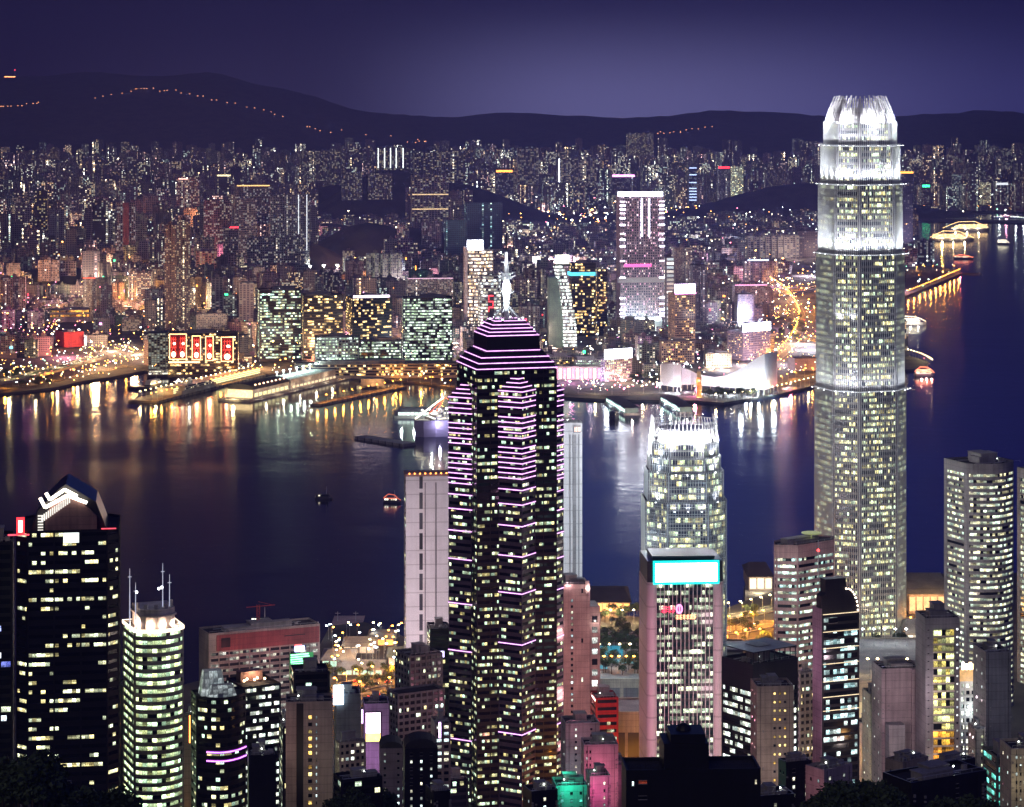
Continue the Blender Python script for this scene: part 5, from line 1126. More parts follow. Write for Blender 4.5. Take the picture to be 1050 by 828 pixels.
lamp_line('orange', rE, 12, 'orange street lamp on the middle road behind the small dark hall', 'orange lamps on the middle road', 42000, 1)
lamp_line('warm', rF, 12, 'warm street lamp on the shore road behind the wide orange road', 'warm lamps on the shore road', 32000, 2)
lamp_line('orange', rC, 16, 'orange lamp on the small flyover behind the pink blocks', 'orange lamps on the small flyover', 16000, 1)
lamp_line('warm', R_([(602, 640), (655, 640)], 5), 9, 'warm garden lamp in the pier park behind the post office', 'warm garden lamps in the pier park', 22000, 2)
lamp_line('warm', [(XU(u, 1700), 1700, ZV(698, 1640)) for u in (604, 655)], 7, 'warm lamp between the turquoise roof pools of the post office', 'lamps between the turquoise roof pools', 1500, 2)
lamp_line('orange', [(XU(u, 1663), 1663, ZV(698, 1640)) for u in (604, 655)], 5, 'orange lamp at the front edge of the post office roof garden', 'lamps at the front of the roof garden', 900, 2)
lamp_line('orange', rH, 12, 'orange lamp on the road right of the tallest tower', 'orange lamps right of the tallest tower', 30000, 2)
# turquoise pools of the roof garden
RZ = ZV(698, 1640) + .03
for k, (u0, u1, Y0, Y1) in enumerate(((612, 640, 1706, 1740), (628, 652, 1684, 1698), (606, 624, 1668, 1680))):
    b = MB(); b.prism(quadp(u0, u1, Y0, Y1), RZ, RZ + .9, 0); o = b.build('garden_pool', [W_CONC], label=['large turquoise pool in the post office roof garden', 'small turquoise roof pool nearest the comb-crowned tower', 'narrow turquoise roof pool nearest the hotel tower'][k], cat='pool')
    g = MB(); q = inset(quadp(u0, u1, Y0, Y1), .8); g.face([(*p, RZ + .93) for p in q]); g.build('water_surface', emit('pool_turquoise', (.02, .42, .6), .7), o)
q = random.Random(5)
TL = [('small tree among the turquoise roof pools of the post office', 'trees in the post office roof garden', 603, 655, 1655, 1745, 40), ('leafy tree in the lamp-lit garden between the hotel and comb-crowned towers', 'trees in the pier garden', 602, 655, 1770, 1960, 60), ('leafy tree beside the orange road left of the neon-ringed tower', 'trees along the left orange road', 330, 420, 1640, 1760, 34), ('leafy tree by the wide orange road left of the helipad tower', 'trees by the right orange road', 740, 790, 1760, 1960, 34), ('roof garden tree on the terraces by the tallest tower', 'trees on the terraces by the tallest tower', 890, 940, 1665, 1715, 12)]
for (lab, grp, u0, u1, Y0, Y1, n) in TL:
    for k in range(n):
        Y = q.uniform(Y0, Y1); u = q.uniform(u0, u1); zz = RZ if 'roof pools' in lab else 4.6 if 'terraces' not in lab else ZV(680, 1660) + .1
        tree(XU(u, Y), Y, zz, q.uniform(.6, 1.15), k, lab, grp)
for (lab, grp, u0, u1, Y0, Y1, n, s) in [('dark unlit tree on the slope at the bottom right', 'dark slope trees at the bottom right', 842, 1010, 690, 830, 26, 1.2), ('dark unlit tree on the slope below the arched mauve block', 'dark slope trees at bottom left of centre', 340, 400, 950, 1100, 16, 1.0), ('dark unlit tree on the slope at the bottom left corner', 'dark slope trees at the bottom left', -10, 130, 640, 760, 22, 1.2)]:
    for k in range(n):
        Y = q.uniform(Y0, Y1); u = q.uniform(u0, u1); zt_ = ZV(q.uniform(800, 824) - (0 if u > 300 else (30 if u < 60 else 0)), Y); z = gz(Y) - 1
        tree(XU(u, Y), Y, zt_ - 13 * s, s, k, lab, grp, True)
# cars on the island roads
def car_proto(c, name):
    e = bpy.data.objects.new('car', None)
    b = MB(); P = [(-2.1, .35), (2.1, .35), (2.15, .85), (1.2, .95), (.6, 1.42), (-1.2, 1.42), (-1.9, .95), (-2.15, .9)]
    b.face([(x, -.85, z) for x, z in P]); b.face([(x, .85, z) for x, z in P[::-1]])
    for i in range(8): p, q_ = P[i], P[(i + 1) % 8]; b.face([(p[0], .85, p[1]), (q_[0], .85, q_[1]), (q_[0], -.85, q_[1]), (p[0], -.85, p[1])][::-1])
    body = b.mesh('body', wall(name, c, .35, 0, .02)); w_ = MB()
    for x in (-1.3, 1.3):
        for y in (-.8, .8): w_.tube((x, y - .12, .33), (x, y + .12, .33), .33, n=10)
    wh = w_.mesh('wheels', W_BLACK); h = MB()
    for y in (-.6, .6): h.box(2.1, y - .22, .55, 2.22, y + .22, .8)
    t = MB()
    for y in (-.6, .6): t.box(-2.24, y - .22, .6, -2.12, y + .22, .85)
    gl = MB(); gl.box(-1.15, -.87, .98, .55, .87, 1.32)
    return [('body', body), ('wheels', wh), ('headlights', h.mesh('headlights', emit('headlight', (1, .95, .85), 25))), ('tail_lights', t.mesh('tail_lights', emit('taillight', (1, .04, .03), 14))), ('side_glass', gl.mesh('side_glass', W_BLACK))]
CARS = [car_proto((.6, .6, .6), 'car_white'), car_proto((.4, .03, .03), 'car_red'), car_proto((.05, .05, .06), 'car_black')]
def cars(pts, n, lab, grp, seed, lane=3.5):
    q = random.Random(seed)
    for k in range(n):
        i = q.randrange(len(pts) - 1); t = q.random(); p, r_ = pts[i], pts[i + 1]; x, y = p[0] + (r_[0] - p[0]) * t, p[1] + (r_[1] - p[1]) * t; a = math.atan2(r_[1] - p[1], r_[0] - p[0]); s_ = q.choice((-1, 1)); o = lane * q.choice((1, 2)) * s_
        e = bpy.data.objects.new('car', None); col.objects.link(e); e.location = (x + math.sin(a) * o, y - math.cos(a) * o, (p[2] if len(p) > 2 else 5) + .01); e.rotation_euler = (0, 0, a + (0 if s_ > 0 else math.pi)); tag(e, lab, 'car', grp)
        for nm, me in CARS[q.randrange(3)]: c = bpy.data.objects.new(nm, me); col.objects.link(c); c.parent = e
cars(rA, 22, 'car on the orange-lit road left of the neon-ringed tower', 'cars on the left orange road', 1)
cars(rB, 10, 'car on the flyover left of the neon-ringed tower', 'cars on the left flyover', 2, 1.7)
cars(rD + rD[::-1], 16, 'car on the wide orange road left of the helipad tower', 'cars on the right orange road', 3, 4)
cars(rE, 8, 'car on the middle road behind the small dark hall', 'cars on the middle road', 4, 3)

simple('apartment_block', 'amber-lit small wall block between the curved-parapet and pale green blocks', 'apartment building', 874, 884, 904, 20, 1330, 742, W_CREAM, G_AMBER, (.2,), 5, roof=1, lights=[(0, 8, 750, 6000, (1, .45, .06)), (-3, 7, 775, 7000, (1, .55, .1)), (3, 5, 790, 5000, (1, .6, .15))])
lamp_line('warm', [(XU(u, 1515), 1515, ZV(700, 1500)) for u in (880, 950)], 6, 'warm lamp on the stepped podium terrace before the tallest tower', 'lamps on the stepped podium terrace', 1500, 2)
lamp_line('white', [(XU(u, 1600), 1600, ZV(700, 1500)) for u in (885, 950)], 7, 'white lamp at the back of the stepped podium before the tallest tower', 'lamps at the back of the stepped podium', 1500, 2)

for (u, Y, c, p) in ((190, 1230, (1, .5, .15), 6000), (284, 1180, (1, .6, .3), 6000), (345, 1150, (1, .55, .2), 5000), (400, 1240, (1, .6, .3), 8000), (455, 1280, (.9, .5, 1), 6000), (585, 1340, (1, .4, .3), 8000), (640, 1340, (1, .55, .2), 9000), (735, 1250, (1, .6, .3), 6000), (818, 1230, (1, .6, .35), 7000), (886, 1230, (1, .5, .12), 9000), (950, 1100, (1, .55, .2), 5000), (1005, 1180, (1, .8, .6), 7000), (860, 1350, (1, .75, .5), 9000), (970, 1380, (1, .7, .4), 14000), (1040, 1300, (1, .6, .3), 9000), (705, 1300, (1, .5, .5), 8000)):
    light(XU(u, Y), Y, gz(Y) + 16, p, c, 1.5)
def sign_on(label, u, Y, v0, v1, w_, m):
    x = XU(u, Y); g = MB(); g.box(x - w_ / 2, Y, ZV(v1, Y), x + w_ / 2, Y + .4, ZV(v0, Y), 0); g.box(x - w_ / 2 - .15, Y + .41, ZV(v1, Y) - .15, x + w_ / 2 + .15, Y + .7, ZV(v0, Y) + .15, 1); g.build('lit_street_sign', [m, W_DARK], label=label, cat='sign')
sign_on('vertical violet-white lit sign on the slim beige block beside the neon-ringed tower', 451, 1176, 741, 757, 1.1, emit('sv', (.8, .5, 1), 5))
sign_on('small white lit sign under the red wall by the pale pink slab', 452, 1516, 668, 674, 4, emit('sw', (.7, .6, 1), 5))
sign_on('tall red-orange light strip on the gap left of the curved black tower', 194.5, 1215, 734, 762, .6, emit('so', (1, .25, .05), 6))
sign_on('vertical white lit strip on the billboard block edge', 371.5, 1297, 728, 742, .8, emit('sv', (.8, .5, 1), 5))

# ================================================================ the far shore
def city_mat():
    m, nt, b = newmat('city_facade'); N, L = nt.nodes, nt.links
    tc = N.new('ShaderNodeTexCoord'); sp = N.new('ShaderNodeSeparateXYZ'); L.new(tc.outputs['UV'], sp.inputs[0])
    A = N.new('ShaderNodeAttribute'); A.attribute_name = 'wallc'; T = N.new('ShaderNodeAttribute'); T.attribute_name = 'tint'
    cx = math1(nt, 'FLOOR', sp.outputs[0]); cyy = math1(nt, 'FLOOR', sp.outputs[1]); fx_ = math1(nt, 'FRACT', sp.outputs[0]); fy = math1(nt, 'FRACT', sp.outputs[1])
    wn = N.new('ShaderNodeTexWhiteNoise'); wn.noise_dimensions = '2D'; L.new(vec(nt, cx, cyy), wn.inputs['Vector']); ws = N.new('ShaderNodeSeparateXYZ'); L.new(wn.outputs['Color'], ws.inputs[0])
    w1 = N.new('ShaderNodeTexWhiteNoise'); w1.noise_dimensions = '1D'; L.new(cx, w1.inputs['W'])
    mask = math1(nt, 'MULTIPLY', math1(nt, 'LESS_THAN', math1(nt, 'ABSOLUTE', math1(nt, 'SUBTRACT', fx_, .5)), .33), math1(nt, 'LESS_THAN', math1(nt, 'ABSOLUTE', math1(nt, 'SUBTRACT', fy, .52)), .30))
    wallf = math1(nt, 'GREATER_THAN', sp.outputs[0], 0.5)      # roofs and blank walls have no windows
    mask = math1(nt, 'MULTIPLY', mask, wallf)
    lit = math1(nt, 'LESS_THAN', wn.outputs['Value'], A.outputs['Alpha'])
    stair = math1(nt, 'MULTIPLY', math1(nt, 'GREATER_THAN', w1.outputs['Value'], .91), math1(nt, 'GREATER_THAN', ws.outputs[1], .25))
    on = math1(nt, 'MAXIMUM', lit, stair)
    br = math1(nt, 'ADD', .25, math1(nt, 'MULTIPLY', math1(nt, 'POWER', ws.outputs[0], 5), 3.2))
    e = math1(nt, 'MULTIPLY', math1(nt, 'MULTIPLY', on, mask), math1(nt, 'MULTIPLY', br, T.outputs['Alpha']))
    cr = ramp(ws.outputs[2], [(0, (1, .45, .12)), (.3, (1, .8, .42)), (.6, (1, 1, .85)), (1, (.6, .95, 1))], nt)
    cm = N.new('ShaderNodeMixRGB'); cm.inputs[0].default_value = .6; L.new(cr.outputs[0], cm.inputs[1]); L.new(T.outputs['Color'], cm.inputs[2])
    L.new(cm.outputs[0], b.inputs['Emission Color']); L.new(e, b.inputs['Emission Strength'])
    bm = N.new('ShaderNodeMixRGB'); L.new(mask, bm.inputs[0]); L.new(A.outputs['Color'], bm.inputs[1]); bm.inputs[2].default_value = (.02, .022, .026, 1); L.new(bm.outputs[0], b.inputs['Base Color'])
    b.inputs['Roughness'].default_value = .55; m.cycles.emission_sampling = 'NONE'
    return m
M_CITY = city_mat()
CELL = [1]
def city_block(b, cx, cyy, rot, w_, d, z0, h, wc, lit, tc_, st, plan='rect', r=random, bay=3.2, fh=3.05, blank=()):
    """one block's outer shell with its window grid"""
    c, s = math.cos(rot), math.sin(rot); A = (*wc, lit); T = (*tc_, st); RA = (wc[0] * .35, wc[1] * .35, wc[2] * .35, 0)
    x, y = w_ / 2, d / 2
    if plan == 'cross':
        i, j = x * .34, y * .34; P = [(-i, -y), (i, -y), (i, -j), (x, -j), (x, j), (i, j), (i, y), (-i, y), (-i, j), (-x, j), (-x, -j), (-i, -j)]
    elif plan == 'notch':
        i = x * .16; n = y * .35; P = [(-x, -y), (-i, -y), (-i, -y + n), (i, -y + n), (i, -y), (x, -y), (x, y), (-x, y)]
    elif plan == 'comb':
        P = [(-x, -y)]; k = max(2, int(w_ / 14)); q = w_ / (2 * k - 1)
        for m in range(2 * k - 1):
            yy = -y if m % 2 == 0 else -y + d * .2
            if m: P.append((-x + q * m, yy))
            P.append((-x + q * (m + 1), yy))
        P += [(x, y), (-x, y)]; P = [P[0]] + [p for a, p in zip(P, P[1:]) if p != a]
    elif plan == 'octa': P = octa(w_, d, min(w_, d) * .22)
    else: P = [(-x, -y), (x, -y), (x, y), (-x, y)]
    W = [(cx + a * c - e * s, cyy + a * s + e * c) for a, e in P]; n = len(W); k0 = CELL[0] = (CELL[0] + 97) % 6007 + 1; nf = max(1, round(h / fh)); f0 = (k0 * 13) % 911
    u0 = k0
    for i in range(n):
        p, q = W[i], W[(i + 1) % n]; l = math.hypot(q[0] - p[0], q[1] - p[1]); nb = max(1, round(l / bay))
        uv = [(0, 0)] * 4 if i in blank else [(u0, f0), (u0 + nb, f0), (u0 + nb, f0 + nf), (u0, f0 + nf)]
        b.face([(*p, z0), (*q, z0), (*q, z0 + h), (*p, z0 + h)], 0, uv, A, T); u0 += nb + 1
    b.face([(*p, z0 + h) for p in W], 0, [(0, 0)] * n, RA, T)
    return P
def cbox(b, x0, y0, z0, x1, y1, z1, wc):
    A = (*wc, 0)
    p = [(x0, y0, z0), (x1, y0, z0), (x1, y1, z0), (x0, y1, z0), (x0, y0, z1), (x1, y0, z1), (x1, y1, z1), (x0, y1, z1)]
    for q in ((0, 1, 5, 4), (1, 2, 6, 5), (2, 3, 7, 6), (3, 0, 4, 7), (4, 5, 6, 7)): b.face([p[k] for k in q], 0, [(0, 0)] * 4, A, (0, 0, 0, 0))
SIGNS = {}
def sg(name, c, s): return emit('far_' + name, c, s, True)
def fb(label, u0, u1, Y, vtop, wc=(.3, .26, .28), tint=(1, .85, .6), lit=.35, st=2.0, plan='comb', d=None, rot=8, cat='apartment building', sign=None, vb=None, name='apartment_block', roof=True, z0=None, lines=None, **kw):
    """a named block of the far shore: body, plant room, parapet and, where the photo shows one, a sign"""
    w_ = (u1 - u0) * Y / FP; d = d or min(w_, 26); w2 = w_ / math.cos(R(rot)) * .97; x = XU((u0 + u1) / 2, Y); yc = Y + d / 2
    zb = z0 if z0 is not None else max(2, mound_h(x, yc) - 2, back(x, yc) - 3 if yc > 8900 else 2); zt = ZV(vtop, Y); b = MB()
    if Y > 5200: lit *= .6 if lit < .9 else 1
    if Y > 5200 and 'bay' not in kw: kw.update(bay=5.4, fh=5.0)
    P = city_block(b, 0, 0, 0, w2, d, 0, zt - zb, wc, lit, tint, st, plan, **kw)
    o = b.build(name, M_CITY, label=label, cat=cat); o.location = (x, yc, zb); o.rotation_euler = (0, 0, R(rot)); H_ = zt - zb
    if roof:
        n = max(1, int(w2 / 24))
        for k in range(n): g = MB(); cx = -w2 / 2 + w2 * (k + .5) / n; cbox(g, cx - 4, -d * .2, H_, cx + 4, d * .25, H_ + 4.5, tuple(q * .7 for q in wc)); cbox(g, cx - 1.6, -d * .1, H_ + 4.5, cx + 1.6, d * .1, H_ + 6.5, tuple(q * .6 for q in wc)); g.build('plant_room', M_CITY, o)
    if lines:
        for f_ in lines[0]: g = MB(); g.box(-w2 / 2 + w2 * f_ - lines[2], -d / 2 - .6, H_ * lines[3], -w2 / 2 + w2 * f_ + lines[2], -d / 2 - .05, H_); g.build('light_strip', lines[1], o)
    if sign:
        a0, a1, hgt, off, m = sign; g = MB(); g.box(-w2 / 2 + w2 * a0, -d / 2 - 1, H_ + off, -w2 / 2 + w2 * a1, -d / 2 - .1, H_ + off + hgt); g.build('rooftop_sign', m, o)
    HERO.append((u0 - 2, u1 + 2, vtop - 3, vb if vb is not None else VZ(3, Y), Y)); return o
def ft(label, ul, uc, ur, th, Y, v, wm, gm, vb, cat='office building', name='office_tower', **kw):
    kw.setdefault('bay', 3.2); kw.setdefault('sill', .4); kw.setdefault('roof', 2); kw.setdefault('rec', .4); kw.setdefault('cornerw', 1.2); kw.setdefault('roofh', 5)
    return tower(name, label, cat, ul, uc, ur, th, Y, v, wm, gm, kw.pop('fh', 4.2), vb=vb, **kw)
PW = sg('white', (.84, .88, 1), 18); PP = sg('pink', (1, .35, .85), 6); PR = sg('red', (1, .04, .06), 5); PO = sg('orange', (1, .35, .05), 6); PB = sg('blue', (.5, .65, 1), 3)
# harbour-front office towers
ft('dark office tower with green-white storeys, leftmost of the four harbour-front towers behind the long pier', 262, 266, 309, 10, 3830, 298, W_DARK, G_FAR, 372, depth=40)
ft('dark office tower with warm upper windows, second of the four harbour-front towers', 308, 311, 352, 8, 3800, 303, W_DARK, G_FARW, 345, depth=40)
r, pl, b_, a_, z0, zt = ft('dark tower with a white-pink light line on its roof, third of the four harbour-front towers', 354, 361, 402, 15, 3780, 306, W_DARK, G_FARW, 350)
g = MB(); g.box(-b_ / 2 + 2, -a_ / 2 - .6, zt - z0 + .3, b_ / 2 - 4, -a_ / 2 + 1, zt - z0 + 3.6); g.build('roof_light_bar', sg('pinkwhite', (1, .8, 1), 6), r)
ft('office tower speckled with white-green windows, rightmost of the four harbour-front towers', 411, 413, 464, 4, 3700, 306, W_DARK, G_FARG, 385, depth=45)
ft('gridded lower block in front of the warm-windowed harbour-front tower', 320, 323, 368, 6, 3650, 346, W_GREY, G_FARG, 380, depth=30, pier=5, pw=1.2)
ft('low dark block in front of the roof-line harbour-front tower, with a teal screen', 366, 368, 412, 4, 3640, 350, W_DARK, G_FARG, 385, depth=30)
ft('low podium block at the waterfront behind the orange-lit open pier', 300, 302, 470, 3, 3600, 374, W_BEIGE, G_FARW, 390, depth=40, roof=4, name='podium_block')
fb('pale block with a pinkish roof line, behind the rightmost harbour-front tower', 416, 464, 4400, 286, (.3, .28, .3), (1, .8, .7), .4, 2, d=30, vb=306, sign=(.0, 1, 1.2, 0, sg('dimpink', (1, .6, .8), 1.6)))
fb('green netted block under construction behind the pale pink-lined block', 419, 438, 4700, 277, (.05, .2, .15), (.2, 1, .6), .04, 1, 'rect', vb=288, roof=False, sign=(.3, .35, 8, 0, PO))
# curved bright tower with white box sign
r, pl, b_, a_, z0, zt = ft('bright curved tower with orange-white storeys and white box sign, left of the spire', 474, 479, 506, 10, 4250, 257, W_GREY, glass('bright_far', (1, .6, .25), (1, .95, .9), .85, 2.6), 330, shape='bowed', bow=8, depth=30, fh=6)
g = MB(); g.box(-b_ / 2 + 1, -a_ / 2 - 1, zt - z0 + 1, -b_ / 2 + 27, -a_ / 2 + 6, zt - z0 + 17); g.build('rooftop_sign', PW, r)
g = MB(); g.box(-b_ / 2 - 5, -a_ / 2 - 6, 0, -b_ / 2 - .05, -a_ / 2 + 8, zt - z0 + 6); g.build('pale_pier', W_WHITE, r)
ft('lower bright curved wing with white storeys, right of the box-sign tower', 490, 492, 514, 8, 4100, 283, W_GREY, glass('bright_far2', (.8, .95, 1), (1, .9, .6), .7, 1.8), 335, shape='bowed', bow=6, depth=24, fh=5)
g = MB(); x = XU(504, 4050)
for k in range(3): g.box(x - 5, 4050, ZV(304 + 6 * k, 4050), x + 3, 4051, ZV(303 + 6 * k, 4050)); g.box(x - 5 + 7 * (k % 2), 4050, ZV(308 + 6 * k, 4050), x - 4 + 7 * (k % 2), 4051, ZV(303 + 6 * k, 4050))
g.box(x - 6, 4051.2, 3, x + 4, 4062, ZV(300, 4050), 1); g.build('sign_block', [PR, W_DARK], label='thin block with a tall vertical red neon sign, left of the spire base', cat='building')
# leaning curved tower
Y = 4050; r = empty('curved_glass_tower', (XU(578, Y), Y + 15, 3), R(6), label='leaning curved tower with bright white bands and a lit top panel, right of the spire', cat='skyscraper')
for k in range(24):
    t = k / 24; v0 = 357 - t * 84; v1 = 357 - (t + 1 / 24) * 84; dx = -10 * (t ** 2) * (Y / FP); w_ = (13 - 5 * t * t) * Y / FP; zb, z1 = ZV(v0, Y) - 3, ZV(v1, Y) - 3
    g = MB(); x0, x1 = dx - 1, dx + w_; 
    g.box(x0, -14, zb, x1, 14, zb + (z1 - zb) * .35); g.build('floor_edge', W_GREY, r)
    g = MB(); g.prism([(x0 + .3, -13.6), (x1 - .3, -13.6), (x1 - .3, 13.6), (x0 + .3, 13.6)], zb + (z1 - zb) * .35, z1, 0, top=True); g.has = True
    g.uv = []
    for i in range(len(g.f)): g.uv += [(k * 11 + i * 40, k), (k * 11 + i * 40 + 7, k), (k * 11 + i * 40 + 7, k + .98), (k * 11 + i * 40, k + .98)]
    g.build('window_band', glass('leaning_glass', (1, 1, .9), (.8, 1, .95), .85, 2.6, blind=.1), r)
g = MB(); g.box(-16 * 1.6, -10, 0, -2, 12, ZV(285, Y) - 3); g.build('green_flank', M_CITY if False else wall('far_flank', (.12, .2, .18), .3), r)
g = MB(); g.box(-14, -8, ZV(271, Y) - 3, 8, -6, ZV(262, Y) - 3); g.build('rooftop_sign', sg('creamwhite', (1, 1, .8), 6), r)
g = MB(); g.tube((2, 0, ZV(272, Y) - 3), (2, 0, ZV(252, Y) - 3), .8, .3); g.box(-16, -9, ZV(274, Y) - 3, 10, 8, ZV(271, Y) - 3); g.build('roof_deck', W_DARK, r)
HERO.append((560, 596, 250, 357, Y))
ft('dark tower ringed by a teal light band, right of the leaning curved tower', 583, 586, 611, 8, 4250, 270, W_DARK, G_FARW, 345, depth=24, fh=5)
r = bpy.data.objects[[o.name for o in bpy.data.objects if o.get('label', '').startswith('dark tower ringed')][0]]
g = MB(); g.box(-24, -16, ZV(283, 4250) - 4, 24, 13, ZV(279.5, 4250) - 4); g.build('teal_band', sg('teal', (.1, .6, .8), 2.5), r)
ft('narrow tower with an orange top line, left of the tall pink-white hotel tower', 610, 612, 623, 8, 4200, 276, W_DARK, G_FARW, 335, depth=14)
# tall pink-white tower
Y = 4300; r, pl, b_, a_, z0, zt = ft('tall lilac tower with white edge lights and a glaring white top bar, beyond the harbour', 632, 636, 681, 8, Y, 201, wall('lilac_wall', (.42, .34, .42)), glass('lilac_glass', (1, .45, .7), (1, .9, .9), .35, 1.6, run=.8), 328, fh=4.4, pier=4, pw=1.6, cornerw=2, roof=0, bay=2)
H_ = zt - z0; Zr = lambda v: ZV(v, Y) - z0; X = lambda u: fx(632, 636, 681, Y, 8, u, b_); f = -a_ / 2
g = MB(); g.box(X(634), f - 1.2, H_ - 1, X(679.5), f + 4, H_ + 6.5); g.build('top_light_bar', PW, r)
for u in (658, 665.5): g = MB(); g.box(X(u) - .8, f - 1, Zr(243), X(u) + .8, f - .1, Zr(204)); g.build('light_strip', PW, r)
for k, v in enumerate((207, 211, 215, 219, 224, 231, 240, 246, 253, 268, 285, 306, 312, 318, 322, 325)):
    for s_ in (-1, 1): g = MB(); x = s_ * (b_ / 2 - 4); g.box(x - 4.6, f - 1, Zr(v) - .9, x + 4.6, f - .1, Zr(v) + .9); g.build('edge_light', PW if k % 3 else sg('softwhite', (1, .9, 1), 4), r)
g = MB(); g.box(X(633), f - .8, Zr(290), X(681), f - .05, Zr(285)); g.build('belt', W_STEEL, r)
g = MB(); g.box(X(640), f - 1, Zr(274), X(668), f - .1, Zr(271)); g.build('pink_band', sg('hotpink', (1, .15, .5), 2.2), r)
for s_ in (-16, 0, 16): light(XU(656, Y) + s_, Y - 22, ZV(326, Y), 60000, (.75, 1, .95), 3)
g = MB(); g.box(X(638), f - 10, 0, X(678), f - .1, Zr(325)); g.box(X(640), f - 10.5, Zr(328), X(676), f - 10.05, Zr(325.5), 1); g.build('lit_podium', [W_WHITE, PW], r)
fb('slim striped tower with white floor lights touching the tall lilac tower', 681, 692, 4350, 264, (.3, .28, .3), (1, .95, 1), .95, 2.8, 'rect', vb=322, bay=14, fh=7)
fb('pale ribbed tower with tiny red roof lights, right of the tall lilac tower', 690, 709, 4900, 254, (.36, .33, .38), (1, .85, .7), .3, 1.6, 'comb', vb=290)
fb('dark violet tower right of the pink-signed tower', 709, 724, 4350, 272, (.1, .08, .14), (.8, .7, 1), .25, 1.3, 'notch', vb=330)
r, pl, b_, a_, z0, zt = ft('tower with a blazing pink-white rooftop sign, right of the tall lilac tower', 685, 692, 713, 18, 3950, 301, W_PINK, G_FARW, 352, fh=3.6, pier=3.4, pw=1)
g = MB(); g.box(-b_ / 2 + 1, -a_ / 2 - .5, zt - z0 + 1, b_ / 2, -a_ / 2 + 4, zt - z0 + 14, 0); g.box(-b_ / 2, -a_ / 2 - .6, zt - z0 - 1.5, b_ / 2 + 1, -a_ / 2 - .1, zt - z0 + .6, 1); g.build('rooftop_sign', [sg('pinkhot', (1, .75, 1), 8), PP], r)
# hotels on the promenade
r, pl, b_, a_, z0, zt = ft('broad violet hotel slab under a slanting white sign, behind the white swooping hall', 746, 762, 790, 40, 3850, 341, wall('violet_stone', (.32, .26, .36)), G_FARW, 366, fh=3.4, pier=3.2, pw=.9, sill=.55, depth=None)
g = MB(); g.box(-b_ / 2, -a_ / 2 - .6, zt - z0 + .5, b_ / 2, -a_ / 2 + .6, zt - z0 + 13); g.build('rooftop_sign', PW, r)
ft('hotel block with a violet roof line, left end of the promenade row', 557, 560, 589, 5, 3640, 366, W_BEIGE, G_FARW, 400, fh=3.6, pier=3.4, pw=.9, depth=26)
ft('dark-roofed hotel block in the middle of the promenade row', 588, 590, 621, 5, 3620, 369, W_BEIGE, G_FARG, 400, fh=3.6, pier=3.4, pw=.9, depth=26)
r, pl, b_, a_, z0, zt = ft('hotel block with a dazzling slanted white sign, right end of the promenade row', 616, 620, 648, 32, 3560, 369, wall('violet_stone', (.32, .26, .36)), G_FAR, 400, fh=3.6, pier=3.4, pw=.9)
g = MB(); g.box(-b_ / 2, -a_ / 2 - .6, zt - z0 + .5, b_ / 2, -a_ / 2 + .6, zt - z0 + 14); g.build('rooftop_sign', PW, r)
g = MB(); g.box(XU(558, 3600), 3598, 3, XU(622, 3600), 3615, 22, 0)
for k in range(14): g.box(XU(560 + k * 4.4, 3600), 3597.2, 5, XU(562.6 + k * 4.4, 3600), 3597.9, 19, 1 + k % 2)
g.build('shopping_arcade', [W_CREAM, sg('arc_pink', (1, .3, .6), 3), sg('arc_white', (1, .9, .95), 3.4)], label='pink and white lit arcade at the foot of the promenade hotels', cat='shopping arcade')
HERO.append((556, 624, 388, 408, 3598))
for (u, c) in ((566, (1, .8, 1)), (586, (1, .3, .7)), (606, (.9, .7, 1)), (622, (1, .8, .6)), (640, (1, .5, .3)), (660, (1, .7, .4))): light(XU(u, 3560), 3560, 14, 60000, c, 3)
ft('cream U-shaped old hotel with floodlit cornices, behind the clock tower', 722, 724, 750, 5, 3750, 363, W_CREAM, G_FARW, 385, fh=3.8, pier=4, pw=1.4, depth=24, name='old_hotel', cat='hotel')
fb('tall plain tower rising behind the cream old hotel', 724, 737, 3900, 358, (.1, .1, .14), (.7, .8, 1), .2, 1, 'rect', vb=364)
ft('slim pale hotel slab left of the white swooping hall', 676, 678, 712, 5, 3800, 350, W_PINK, G_FARW, 373, fh=3.6, pier=3.6, pw=1.2, depth=20)
for (u, Yy, v) in ((728, 3735, 375), (745, 3735, 375), (738, 3700, 384), (765, 3800, 372), (775, 3790, 372)): light(XU(u, Yy), Yy, ZV(v, Yy), 60000, (1, .62, .3), 2)
ft('square grey museum block right of the white swooping hall', 808, 815, 842, 15, 3700, 368, wall('violet_stone', (.32, .26, .36)), G_FARW, 388, fh=5, blank=(0, 3), roof=1, roofh=3, name='museum', cat='museum')
